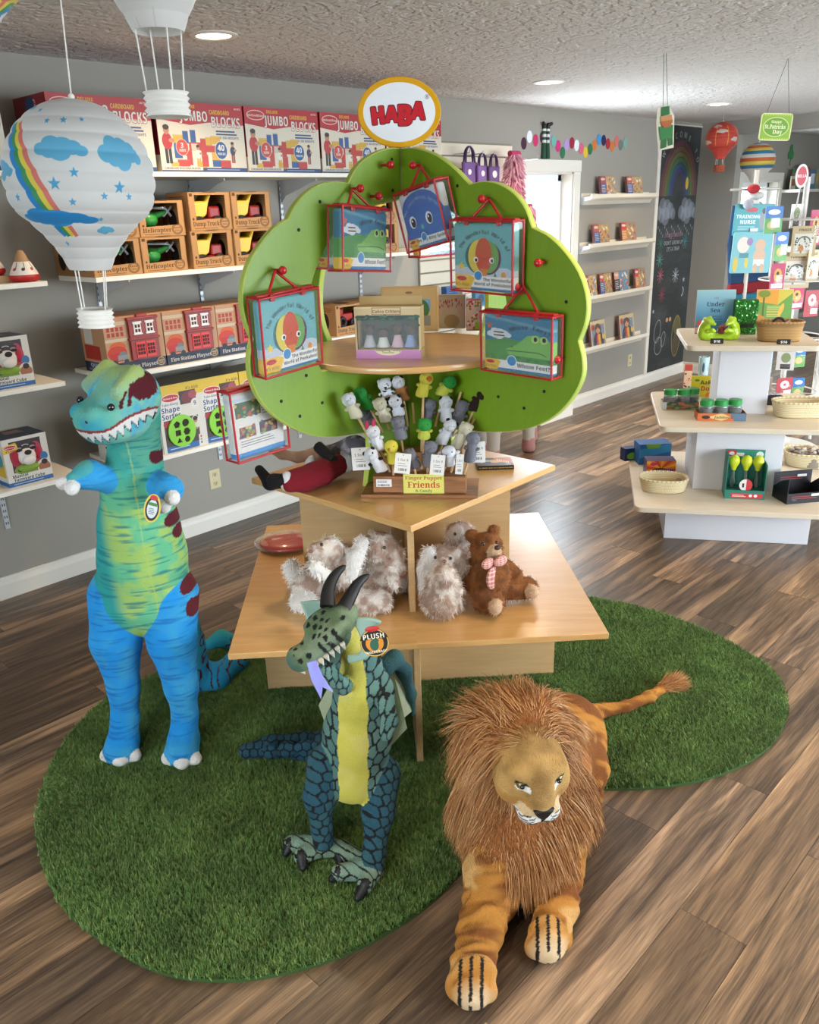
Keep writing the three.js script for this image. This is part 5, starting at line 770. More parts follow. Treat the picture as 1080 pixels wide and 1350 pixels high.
  for (const s of [-1, 1]) { const e = W(0.066, 0.006, s * 0.046), b = part('eye', ball(0.0125, e.x, e.y, e.z), phys('#6a5a2c', 0.15, { clearcoat: 1 }), t), q = W(0.0765, 0.006, s * 0.046); part('pupil', ball(0.0065, q.x, q.y, q.z), eyeM, b); }
  { const s = new THREE.Shape(); s.moveTo(-0.026, 0.012); s.quadraticCurveTo(0, 0.02, 0.026, 0.012); s.quadraticCurveTo(0.016, -0.012, 0, -0.018); s.quadraticCurveTo(-0.016, -0.012, -0.026, 0.012); const m = part('nose', extrude(s, 0.016, 0.005), noseM, t); m.position.copy(H(0.1, -0.058, 0)); m.quaternion.setFromRotationMatrix(new THREE.Matrix4().makeBasis(hf.Z.clone().negate(), hf.Y, hf.X)); }
  { const e = W(-0.13, 0.045, 0.08); part('ear', softMesh([{ c: e, r: [0.02, 0.035, 0.03], m: hf.m, g: 'a' }], { cell: 0.005, k: 0.01, color: () => C.mane }), plush(), t); const e2 = W(-0.13, 0.045, -0.08); part('ear', softMesh([{ c: e2, r: [0.02, 0.035, 0.03], m: hf.m, g: 'a' }], { cell: 0.005, k: 0.01, color: () => C.mane }), plush(), t); }
  // hair: tapered curved strands, root to tip
  const R = rng(77), hair = [];
  const headP = prims.filter((p) => p.g === 'head' || p.g === 'muzzle'), surf = softMesh([...prims.filter((p) => p.g === 'body' || p.g === 'leg' || p.g === 'head'), ...maneP], { cell: 0.0095, k: 0.04 }), SP = surf.attributes.position, SN = surf.attributes.normal, cnt = SP.count;
  const shades = ['#a8723f', '#8f5c2f', '#bf8d5a', '#9c6838', '#b5804a', '#d0a471'].map(lin);
  for (let i = 0; i < 30000; i++) {
    const k = floor(R() * cnt), nn = V(SN.getX(k), SN.getY(k), SN.getZ(k)), p = V(SP.getX(k), SP.getY(k), SP.getZ(k)).add(V(R() - 0.5, R() - 0.5, R() - 0.5).multiplyScalar(0.01)).addScaledVector(nn, 0.004);
    const q = p.clone().sub(hc), s = q.dot(hf.X), u = q.dot(hf.Y), w = q.dot(hf.Z);
    const nearHead = headP.some((h) => primDist(h, p.x, p.y, p.z) < 0.006); if (nearHead && s > 0.012) continue; // keep the face free
    if (p.y < 0.05 || min(...maneP.map((h) => primDist(h, p.x, p.y, p.z))) > 0.022 && !nearHead) continue;
    const radial = hf.Y.clone().multiplyScalar(u).addScaledVector(hf.Z, w).normalize(), lock = V(noise(p.x * 22, p.y * 22, p.z * 22) - 0.5, noise(p.x * 22 + 9, p.y * 22, p.z * 22) - 0.5, noise(p.x * 22, p.y * 22, p.z * 22 + 9) - 0.5);
    const top = smooth(0.03, 0.12, u), dir = radial.multiplyScalar(0.5 - 0.28 * top).addScaledVector(nn, 0.45 - 0.2 * top).addScaledVector(hf.X, top * -0.75).add(V(0, -0.85 + 0.8 * top, 0)).addScaledVector(lock, 0.9).add(V(R() - 0.5, R() - 0.5, R() - 0.5).multiplyScalar(0.16)).normalize();
    const sh = shades[floor(R() * 6)], f = 0.8 + 0.4 * noise(p.x * 14, p.y * 14, p.z * 14);
    strand(hair, R, p, dir, (0.07 + 0.06 * R()) * (1 - 0.45 * top) * (0.62 + 0.38 * smooth(0.12, 0.3, p.y)), 0.00065 + 0.0005 * R(), 0.75, 0.7, sh.map((a) => a * f), 4);
  }
  const hairM = phys('#ffffff', 0.6, { vertexColors: true });
  part('mane', strandGeo(hair), hairM, t).userData.kind = 'stuff';
  hair.length = 0;
  const tip0 = onY(872, 907, 0.032), tip1 = onY(902, 900, 0.032), td = tip1.clone().sub(tip0).normalize();
  for (let i = 0; i < 1600; i++) { const p = tip0.clone().addScaledVector(td, R() * 0.05).add(V(R() - 0.5, R() - 0.5, R() - 0.5).multiplyScalar(0.036)); if (p.y < 0.015) p.y = 0.015; strand(hair, R, p, td.clone().add(V(R() - 0.5, R() - 0.35, R() - 0.5).multiplyScalar(0.95)).normalize(), 0.045 + 0.035 * R(), 0.0009, 0.1, 0.8, shades[floor(R() * 6)].map((a) => a * 1.15)); }
  part('tail_tuft', strandGeo(hair), hairM, t).userData.kind = 'stuff';
}

// ---------- soft toys on the lower deck ----------
{
  const Y = 0.5, C = { br: lin('#b09584'), cr: lin('#e2d8ce'), wh: lin('#e9e4de'), pk: lin('#c98a86'), bear: lin('#8a5426'), bearD: lin('#6a3d18'), tan: lin('#c9a888') };
  const mottled = (x, y, z) => mixc(C.br, C.cr, smooth(0.38, 0.6, fbm(x * 30, y * 30, z * 30, 3)));
  const eyeM = phys('#0b0a09', 0.15, { clearcoat: 1 });
  const P = (x, y, F) => onF(x, y, F), S = (x, y, h) => onY(x, y, Y + h);
  const ball3 = (c, r, g, k) => ({ c, r: [r, r, r], g, k });
  function rabbit(label, prims, eyes, nose, seed, n = 2600) {
    const t = thing('plush_rabbit', label, 'plush toy', [0, 0, 0], 0, 'mottled plush rabbits on the lower deck');
    const geo = softMesh(prims, { cell: 0.0055, k: 0.02, floorY: Y + 0.001, bumps: (x, y, z) => 0.005 * (fbm(x * 60, y * 60, z * 60, 2) - 0.5), color: (x, y, z, d) => { const inner = d.white ?? 1; let m = min(...Object.entries(d).filter(([k]) => k !== 'white').map(([, v]) => v)); return inner < m + 0.002 ? C.wh : mottled(x, y, z); } });
    part('body', geo, plush(), t); part('fur', furOn(geo, n, 0.016, 0.0009, seed, 1.15), fluff, t).userData.kind = 'stuff';
    for (const e of eyes) part('eye', ball(0.006, e.x, e.y, e.z), eyeM, t); if (nose) part('nose', ball(0.007, nose.x, nose.y, nose.z, 1.2, 0.8, 1), mat('#8a5a50', 0.6), t);
    return t;
  }
  // left one: lying back, head up and turned away to the left
  rabbit('mottled plush rabbit lying on the deck beside the red packet', [
    ...chain([[S(405, 775, 0.06), 0.058], [S(425, 760, 0.075), 0.066], [S(437, 745, 0.1), 0.05]], 'body'), { c: P(435, 728, 2.52), r: [0.05, 0.052, 0.048], g: 'head', k: 0.02 }, ball3(P(417, 725, 2.49), 0.026, 'head', 0.02),
    ...chain([[S(395, 768, 0.05), 0.036], [S(384, 748, 0.08), 0.03]], 'white', 0.02), ...chain([[S(405, 795, 0.035), 0.035], [S(393, 795, 0.03), 0.03]], 'white', 0.02), ...chain([[P(450, 722, 2.55), 0.02], [P(457, 748, 2.56), 0.024], [P(455, 770, 2.55), 0.016]], 'ear', 0.015), ...chain([[P(428, 758, 2.42), 0.02], [P(415, 748, 2.38), 0.018]], 'white', 0.015),
  ], [P(424, 718, 2.47)], P(410, 727, 2.46), 31);
  rabbit('mottled plush rabbit with long white ears leaning on the centre panel', [
    ...chain([[S(490, 775, 0.06), 0.062], [S(500, 758, 0.09), 0.066], [S(505, 740, 0.14), 0.05]], 'body'), { c: P(497, 722, 2.6), r: [0.056, 0.056, 0.052], g: 'head', k: 0.02 },
    ...chain([[P(478, 716, 2.55), 0.022], [P(468, 735, 2.5), 0.027], [P(464, 758, 2.47), 0.02]], 'white', 0.012), ...chain([[P(513, 710, 2.6), 0.02], [P(523, 730, 2.58), 0.026], [P(530, 755, 2.56), 0.02]], 'ear', 0.012), ...chain([[S(530, 762, 0.05), 0.03], [S(528, 770, 0.04), 0.03]], 'white', 0.015), ...chain([[S(478, 790, 0.045), 0.05], [S(500, 792, 0.045), 0.045]], 'legs', 0.02), ...chain([[P(516, 745, 2.55), 0.022], [P(520, 770, 2.5), 0.02]], 'ear', 0.015),
  ], [P(486, 720, 2.54), P(507, 722, 2.55)], null, 32, 3200);
  rabbit('mottled plush rabbit sitting beside the brown bear', [
    ...chain([[S(578, 790, 0.06), 0.058], [S(582, 772, 0.1), 0.055], [S(585, 760, 0.15), 0.042]], 'body'), { c: P(584, 738, 2.58), r: [0.05, 0.05, 0.048], g: 'head', k: 0.018 }, { c: P(586, 743, 2.54), r: [0.024, 0.02, 0.02], g: 'head', k: 0.015 },
    ...chain([[P(565, 728, 2.56), 0.02], [P(558, 750, 2.56), 0.024], [P(556, 775, 2.56), 0.016]], 'white', 0.012), ...chain([[P(603, 728, 2.58), 0.02], [P(612, 752, 2.58), 0.022], [P(614, 775, 2.58), 0.016]], 'ear', 0.012), ...chain([[S(585, 800, 0.04), 0.04], [S(596, 797, 0.035), 0.032]], 'legs', 0.02), ball3(S(600, 794, 0.04), 0.027, 'white', 0.012), ...chain([[P(592, 765, 2.52), 0.02], [P(604, 778, 2.5), 0.018]], 'body', 0.015),
  ], [P(574, 735, 2.53), P(594, 736, 2.535)], P(586, 740, 2.51), 33);
  rabbit('mottled plush rabbit half hidden behind the brown bear', [...chain([[S(612, 738, 0.06), 0.055], [S(612, 725, 0.12), 0.05]], 'body'), { c: P(606, 706, 2.75), r: [0.055, 0.052, 0.05], g: 'head', k: 0.02 }, ...chain([[P(595, 708, 2.72), 0.02], [P(590, 730, 2.7), 0.02]], 'ear', 0.012)], [P(600, 704, 2.68)], null, 34, 1400);
  // brown bear
  {
    const t = thing('teddy_bear', 'brown teddy bear with pink checked bow sitting on the lower deck', 'plush toy');
    const geo = softMesh([
      ...chain([[S(648, 770, 0.07), 0.07], [S(648, 755, 0.13), 0.06], [P(645, 735, 2.62), 0.045]], 'body'), { c: P(641, 722, 2.6), r: [0.058, 0.054, 0.054], g: 'head', k: 0.02 }, { c: P(652, 727, 2.55), r: [0.026, 0.022, 0.024], g: 'muzzle', k: 0.01 },
      ball3(P(622, 706, 2.62), 0.023, 'earL', 0.008), ball3(P(651, 699, 2.63), 0.02, 'earL', 0.008), ...chain([[P(628, 745, 2.6), 0.032], [P(621, 765, 2.57), 0.03], [P(630, 780, 2.54), 0.027]], 'arm', 0.015), ...chain([[P(668, 748, 2.6), 0.028], [P(680, 758, 2.58), 0.025]], 'arm', 0.015),
      ...chain([[S(638, 790, 0.055), 0.042], [S(650, 795, 0.042), 0.04]], 'leg', 0.015), ...chain([[S(675, 775, 0.055), 0.042], [S(694, 775, 0.045), 0.04]], 'leg', 0.015), { c: S(654, 800, 0.05), r: [0.024, 0.03, 0.02], g: 'sole', k: 0.006 }, { c: S(701, 780, 0.05), r: [0.022, 0.026, 0.026], g: 'sole', k: 0.006 },
    ], { cell: 0.005, k: 0.018, floorY: Y + 0.001, bumps: (x, y, z) => 0.003 * (fbm(x * 90, y * 90, z * 90, 2) - 0.5), color: (x, y, z, d) => { const m = min(d.body, d.head, d.arm, d.leg, d.earL); return d.muzzle < m + 0.001 ? C.tan : d.sole < m - 0.001 ? C.tan : mixc(C.bear, C.bearD, smooth(0.4, 0.7, fbm(x * 40, y * 40, z * 40, 2))); } });
    part('body', geo, plush(), t); part('fur', furOn(geo, 2600, 0.01, 0.0008, 36, 1.1), fluff, t).userData.kind = 'stuff';
    for (const [x, y, f] of [[637, 717, 2.535], [655, 715, 2.545]]) { const e = P(x, y, f); part('eye', ball(0.0062, e.x, e.y, e.z), eyeM, t); } const n = P(656, 722, 2.51); part('nose', ball(0.01, n.x, n.y, n.z, 1.3, 0.8, 1), mat('#3a1c14', 0.5), t);
    const bowT = print(64, 64, (g) => { fillR(g, '#c98c84', 0, 0, 64, 64); for (let i = 0; i < 8; i++) { fillR(g, 'rgba(150,70,66,.6)', i * 8, 0, 3, 64); fillR(g, 'rgba(240,215,205,.6)', 0, i * 8, 64, 3); } }), bm = mat('#ffffff', 0.8, { map: bowT });
    const b = P(652, 741, 2.51); part('bow', [ball(0.03, b.x - 0.022, b.y, b.z - 0.01, 1, 0.62, 0.5), ball(0.03, b.x + 0.022, b.y, b.z + 0.01, 1, 0.62, 0.5), ball(0.012, b.x, b.y, b.z + 0.01)], bm, t); const v = P(650, 762, 2.5); part('bib', ball(0.036, v.x, v.y, v.z, 0.9, 1.15, 0.35), bm, t);
  }
  // red packet lying at the back left of the deck
  {
    const t = thing('red_toy_packet', 'red heart-print toy in a clear packet lying on the lower deck', 'packaged toy', S(378, 722, 0.0), -PI / 4);
    part('red_toy', [ball(0.105, 0, 0.024, 0, 1.05, 0.22, 0.85, 24)], mat('#ffffff', 0.4, { map: print(256, 128, (g) => { fillR(g, '#b5291f', 0, 0, 256, 128); for (let i = 0; i < 14; i++) oval(g, i % 2 ? '#e0b0a4' : '#c9847a', hash3(i, 7, 7) * 256, 10 + hash3(i, 8, 7) * 100, 18, 9); }) }), t);
    part('clear_packet', ball(0.122, 0, 0.029, 0, 1.08, 0.235, 0.9, 20), phys('#ffffff', 0.08, { transmission: 0.95, thickness: 0 }), t);
  }
}
// ---------- on the upper deck: dolls, puppet stand, book ----------
{
  const Y = 0.9, S = (x, y, h) => onY(x, y, Y + h);
  const velvet = (hex) => plush({ sheen: 0.8 }), C = { red: lin('#8c0f22'), skin: lin('#c69a7c'), black: lin('#0e0b0e'), white: lin('#d9d8da'), grey: lin('#75707c') };
  {
    const t = thing('cloth_doll', 'cloth doll in red velvet trousers and black boots lying on the deck', 'doll');
    part('trousers', softMesh([...chain([[S(383, 636, 0.035), 0.034], [S(402, 633, 0.04), 0.038], [S(425, 624, 0.045), 0.04], [S(446, 612, 0.05), 0.038]], 'a'), ...chain([[S(384, 630, 0.05), 0.026], [S(412, 622, 0.055), 0.03], [S(440, 612, 0.055), 0.032]], 'a')], { cell: 0.005, k: 0.015, floorY: Y + 0.001, bumps: (x, y, z) => 0.004 * (fbm(x * 36, y * 50, z * 36, 2) - 0.5), color: () => C.red }), velvet(), t);
    const boot = (a, b, c) => part('boot', softMesh([...chain([[S(...a), 0.02], [S(...b), 0.024]], 'a'), ...chain([[S(...b), 0.022], [S(...c), 0.016]], 'a')], { cell: 0.004, k: 0.012, floorY: Y + 0.001, color: () => C.black }), velvet(), t);
    boot([372, 636, 0.035], [356, 637, 0.03], [342, 619, 0.07]); boot([374, 632, 0.05], [362, 634, 0.045], [349, 630, 0.03]);
    part('lace_cuff', [S(377, 637, 0.035), S(379, 632, 0.05)].map((p, i) => ball(0.026, p.x, p.y, p.z, 0.8, 1.1, 0.8)), mat('#d8d5d2', 0.9), t);
    part('waistband', (() => { const p = S(450, 610, 0.05); return ball(0.04, p.x, p.y, p.z, 0.7, 1, 0.8); })(), mat('#1a1214', 0.8), t);
    part('shirt', softMesh([...chain([[S(455, 610, 0.05), 0.036], [S(463, 602, 0.06), 0.036]], 'a'), ...chain([[S(442, 598, 0.07), 0.018], [S(455, 603, 0.07), 0.022]], 'a')], { cell: 0.005, k: 0.015, bumps: (x, y, z) => 0.006 * (fbm(x * 50, y * 50, z * 50, 2) - 0.5), color: () => C.white }), velvet(), t);
  }
  {
    const t = thing('cloth_doll', 'cloth doll with bare legs and grey clothes lying behind the red-trousered doll', 'doll');
    part('body', softMesh([...chain([[S(392, 603, 0.06), 0.02], [S(415, 599, 0.065), 0.024], [S(440, 595, 0.07), 0.028]], 'skin'), ...chain([[S(360, 593, 0.08), 0.017], [S(372, 599, 0.07), 0.018], [S(392, 603, 0.06), 0.018]], 'skin'), ...chain([[S(440, 598, 0.07), 0.035], [S(462, 592, 0.09), 0.045]], 'cloth'), { c: S(470, 588, 0.1), r: [0.04, 0.04, 0.04], g: 'cloth' }], { cell: 0.005, k: 0.012, floorY: Y + 0.001, color: (x, y, z, d) => d.skin < d.cloth ? C.skin : mixc(C.grey, C.white, smooth(0.5, 0.7, fbm(x * 40, y * 40, z * 40, 2)) * 0.6) }), plush(), t);
    part('lace_cuff', (() => { const p = S(410, 612, 0.07), p2 = S(411, 606, 0.08); return [ball(0.022, p.x, p.y, p.z, 1, 1.1, 1), ball(0.015, p2.x, p2.y, p2.z)]; })(), mat('#cfd0d8', 0.9), t);
    part('black_sash', (() => { const a = S(419, 588, 0.12), b = S(440, 608, 0.08); return rod(a, b, 0.02, 0.02, 8); })(), mat('#141216', 0.9), t);
  }
  // stand for finger puppets
  const R = rng(21), f0 = onY(476, 657, Y), f1 = onY(630, 658, Y), mid = f0.clone().add(f1).multiplyScalar(0.5), ex = f1.clone().sub(f0).normalize(), turn = Math.atan2(-ex.z, ex.x), ez = V(-ex.z, 0, ex.x); // ez points to the viewer
  const st = thing('puppet_stand', 'stepped wooden finger puppet stand with dowels and a yellow card', 'display stand', mid.clone().addScaledVector(ez, -0.002), turn);
  const pine = mat('#ffffff', 0.5, { map: woodTex(512, 256, '#7d4f2a', '#a8744a', 12, 0.6) }), dowelM = mat('#c9a779', 0.6);
  const W = f1.distanceTo(f0);
  part('base_board', metres(rbox(W, 0.012, 0.185, 0, 0.006, -0.0925, 0.002), 0.5), pine, st); part('step_block', metres(rbox(W * 0.8, 0.058, 0.06, 0, 0.041, -0.05, 0.003), 0.5), pine, st); part('step_block', metres(rbox(W * 0.72, 0.125, 0.07, 0, 0.0745, -0.116, 0.003), 0.5), pine, st);
  const cardT = print(360, 200, (g, w, h) => { fillR(g, '#ddd86a', 0, 0, w, h); text(g, 'Finger Puppet', 180, 38, 46, '#b3434a', 'bold', 'center', 'serif', 330); text(g, 'Friends', 180, 106, 80, '#c4202c', 'bold', 'center', 'serif', 290); text(g, '& Candy', 180, 166, 36, '#2a6a4a', 'bold', 'center', 'serif'); });
  part('name_card', planarUV(box(0.135, 0.07, 0.002, 0.015, 0.044, -0.0185), -0.0525, 0.009, 0.0825, 0.079), mat('#ffffff', 0.6, { map: cardT }), st);
  part('price_label', planarUV(box(0.052, 0.026, 0.001, -0.118, 0.047, -0.0195), -0.144, 0.034, -0.092, 0.06), mat('#ffffff', 0.6, { map: print(128, 64, (g, w, h) => { fillR(g, '#e8e6e4', 0, 0, w, h); lines(g, '#55535a', 10, 12, 100, 2, 14, 5); for (let i = 0; i < 30; i++) fillR(g, '#26252a', 12 + i * 3.4, 42, hash3(i, 3, 3) * 3, 16); }) }), st);
  st.updateMatrixWorld(true);
  const hexes = { cream: '#d8d0b4', green: '#2f9a3e', white: '#dfe0e6', black: '#17161a', brown: '#a8713c', grey: '#7c7c86', yellow: '#ddd04a', lime: '#c9cf52', dark: '#2a1712', orange: '#d9782a', pink: '#d23a6a' };
  const m = Object.fromEntries(Object.entries(hexes).map(([k, h]) => [k, phys(h, 0.95, { sheen: 0.5, bumpMap: furBump, bumpScale: 0.002 })]));
  const spotM = phys('#ffffff', 0.95, { map: print(64, 64, (g) => { fillR(g, '#dfe0e6', 0, 0, 64, 64); for (let i = 0; i < 12; i++) oval(g, '#1a191d', hash3(i, 1, 9) * 64, hash3(i, 2, 9) * 64, 5, 5); }) });
  m.spot = spotM;
  // [label, head px, body-bottom px, dowel-foot px, distance, body, head, ears, extra]
  const list = [
    ['cream dog', 460, 527, 470, 548, 512, 622, 2.6, 'cream', 'white', 'cream'], ['green frog', 475, 519, 488, 536, 506, 570, 2.66, 'green', 'green', null], ['spotted cow', 507, 507, 513, 531, 521, 560, 2.68, 'spot', 'spot', 'white', 'pink'], ['brown and white puppy', 525, 504, 533, 524, 538, 562, 2.69, 'brown', 'white', 'dark'], ['cream bear', 501, 533, 509, 553, 513, 566, 2.64, 'cream', 'cream', 'cream'], ['upper panda', 521, 529, 526, 545, 529, 570, 2.65, 'white', 'white', 'black', 'panda'], ['tall grey mouse', 525, 557, 529, 576, 533, 603, 2.6, 'grey', 'grey', 'grey'],
    ['white rabbit with pink ears', 492, 569, 500, 590, 515, 624, 2.58, 'white', 'white', 'pink', 'long'], ['lower panda', 489, 599, 503, 618, 509, 632, 2.55, 'white', 'white', 'black', 'panda'], ['yellow chick', 516, 589, 518, 608, 519, 628, 2.58, 'yellow', 'yellow', null, 'beak'], ['grey elephant beside the chick', 540, 600, 547, 614, 549, 628, 2.56, 'grey', 'grey', 'grey'], ['dark grey mouse', 482, 546, 487, 554, 495, 575, 2.68, 'grey', 'grey', null],
    ['yellow duck', 562, 499, 556, 520, 555, 618, 2.66, 'yellow', 'yellow', null, 'bill'], ['turtle with yellow belly', 593, 504, 582, 518, 574, 562, 2.68, 'lime', 'green', null], ['upper grey elephant', 567, 534, 563, 552, 562, 575, 2.69, 'grey', 'grey', 'grey'], ['black and white cow', 588, 530, 588, 553, 584, 570, 2.67, 'white', 'white', 'black', 'band'], ['grey donkey', 610, 536, 603, 558, 598, 572, 2.68, 'grey', 'grey', 'grey'], ['brown toucan with a yellow beak', 637, 520, 624, 538, 611, 572, 2.67, 'dark', 'dark', null, 'toucan'], ['green frog with yellow belly', 560, 560, 559, 576, 556, 618, 2.6, 'lime', 'green', 'green'], ['lower black and white cow', 594, 561, 582, 582, 578, 602, 2.62, 'white', 'white', 'black', 'band'], ['cream lamb', 614, 565, 602, 588, 594, 625, 2.61, 'cream', 'cream', 'cream'], ['grey bear', 624, 578, 619, 606, 611, 630, 2.6, 'grey', 'grey', 'grey'], ['white dog with hanging ears', 592, 596, 592, 611, 583, 624, 2.55, 'white', 'white', 'white', 'droop'], ['small grey mouse', 568, 590, 565, 612, 563, 626, 2.56, 'grey', 'grey', 'grey'],
  ];
  const dow = (a, b) => { const d = part('dowel', rod(st.worldToLocal(a.clone()), st.worldToLocal(b.clone()), 0.0042, 0.0042, 10), dowelM, st); };
  const topOf = (x, y) => { for (const [h, z0, z1] of [[0.137, -0.151, -0.081], [0.07, -0.08, -0.02], [0.012, -0.185, 0]]) { const p = st.worldToLocal(onY(x, y, Y + h)); if (p.z > z0 && p.z < z1) return onY(x, y, Y + h - 0.006); } return null; };
  for (const [label, hx, hy, bx, by, sx, sy, F, cb, ch, ce, kind] of list) {
    const t = thing('finger_puppet', `${label} finger puppet on its dowel`, 'puppet', [0, 0, 0], 0, 'finger puppets on the wooden stand'), h = onF(hx, hy, F - 0.01), b = onF(bx, by, F), foot = topOf(sx, sy) ?? onF(sx, sy, F);
    if (label !== 'dark grey mouse') dow(foot, h.clone().lerp(b, 0.6));
    const up = h.clone().sub(b).normalize(), rt = up.clone().cross(AHEAD).normalize().negate(), fw = AHEAD.clone().negate(), at = (a, c, d) => h.clone().addScaledVector(rt, a).addScaledVector(up, c).addScaledVector(fw, d).toArray(), q = 0.0235;
    part('body', [rod(b, h, 0.021, 0.015, 14), ball(0.021, b.x, b.y, b.z, 1, 0.5, 1)], m[cb], t); part('head', [ball(q, ...h.toArray(), 1, 0.95, 0.95), ball(q * 0.52, ...at(0, -0.005, 0.016))], m[ch], t);
    for (const s of [-1, 1]) { part('arm', ball(0.0075, ...h.clone().lerp(b, 0.45).addScaledVector(rt, s * 0.019).addScaledVector(fw, 0.006).toArray(), 1.2, 0.8, 1), kind === 'panda' ? m.black : m[cb], t); part('eye', ball(0.0026, ...at(s * 0.0085, 0.005, 0.0165)), m.black, t); if (ce) part('ear', kind === 'long' ? ball(0.009, ...at(s * 0.011, 0.027, 0), 0.8, 1.8, 0.6) : kind === 'droop' ? ball(0.01, ...at(s * 0.026, -0.002, 0), 1.5, 0.7, 0.6) : ball(0.0075, ...at(s * 0.015, 0.013, 0)), m[ce], t); }
    if (kind === 'panda') for (const s of [-1, 1]) part('eye_patch', ball(0.0058, ...at(s * 0.0085, 0.004, 0.0135)), m.black, t);
    if (kind === 'beak') part('beak', ball(0.006, ...at(-0.006, -0.003, 0.021)), m.orange, t); if (kind === 'bill') part('bill', ball(0.011, ...at(0.008, 0.003, 0.015), 1.2, 0.9, 0.8), m.orange, t); if (kind === 'toucan') { part('beak', ball(0.013, ...at(0.03, -0.01, 0.012), 1, 1.6, 0.7), m.yellow, t); part('face_patch', ball(0.012, ...at(0.012, 0.002, 0.015)), m.white, t); } if (kind === 'band') part('band', ball(0.018, ...b.toArray(), 1.02, 0.4, 1.02), m.black, t);
  }
  for (const [x0, y0, x1, y1, F] of [[544, 531, 546, 558, 2.7], [608, 517, 595, 556, 2.68], [626, 552, 618, 566, 2.66]]) dow(topOf(x1, y1 + 8) ?? onF(x1, y1, F), onF(x0, y0, F));
  // swing tags
  const tagM = mat('#ffffff', 0.6, { map: print(96, 140, (g, w, h) => { fillR(g, '#dedad4', 0, 0, w, h); oval(g, '#8a8680', 48, 12, 4, 4); text(g, '1 for $', 48, 46, 22, '#4a4650', 'normal', 'center', 'serif'); lines(g, '#8a8690', 20, 70, 56, 2, 14, 4); for (let i = 0; i < 16; i++) fillR(g, '#2c2b30', 22 + i * 3.3, 104, hash3(i, 6, 6) * 3, 18); }) });
  for (const [x, y, F, w, h, roll, lab] of [[475.5, 605, 2.555, 23, 30, 0.03, 'beside the green tree foot'], [531, 611, 2.51, 21, 27, -0.12, 'above the word on the yellow card'], [577, 613, 2.51, 19, 27, -0.12, 'hanging under the grey mouse'], [606, 612, 2.52, 10, 27, -0.1, 'hanging beside the white dog'], [630, 596, 2.6, 20, 28, 0, 'behind the grey bear']]) { const p = onF(x, y, F), k = depthOf(p) / FOCAL, t = solo('price_tag', planarUV(box(w * k, h * k, 0.0012), -w * k / 2, -h * k / 2, w * k / 2, h * k / 2), tagM, `white paper price tag ${lab}`, 'price tag', 'paper price tags on the puppets'); t.position.copy(p); t.rotation.set(-0.1, -YAW, roll, 'YXZ'); }
  // book lying on the right corner
  {
    const p = S(652, 614, 0), t = thing('activity_book', 'dark paperback book with orange cover lying at the deck corner', 'book', p, turn + 0.12);
    const cov = print(256, 200, (g, w, h) => { fillR(g, '#3a2018', 0, 0, w, h); blob(g, '#c4582a', [[120, 0], [256, 0], [256, 150], [170, 120]]); oval(g, '#d99a4a', 130, 90, 50, 40); blob(g, '#9a9aa4', [[20, 60], [90, 50], [100, 120], [30, 130]]); fillR(g, '#15100e', 40, 100, 60, 24); for (let i = 0; i < 6; i++) fillR(g, '#e0b070', 150 + i * 14, 30 + i * 12, 8, 60); text(g, 'TUT', 220, 170, 20, '#e8c890'); });
    part('pages', box(0.128, 0.012, 0.096, 0, 0.008, 0), mat('#d8cfbe', 0.8), t); part('cover', [box(0.132, 0.002, 0.1, 0, 0.015, 0), box(0.132, 0.002, 0.1, 0, 0.001, 0)], mat('#ffffff', 0.35, { map: cov }), t); part('spine', planarUV(box(0.132, 0.016, 0.002, 0, 0.008, 0.05), -0.066, 0, 0.066, 0.016), mat('#ffffff', 0.4, { map: print(300, 36, (g, w, h) => { fillR(g, '#191210', 0, 0, w, h); text(g, "51. WHAT'S NEXT IN A DREAM FACTORY", 150, 18, 15, '#d8b47a'); }) }), t);
  }
}
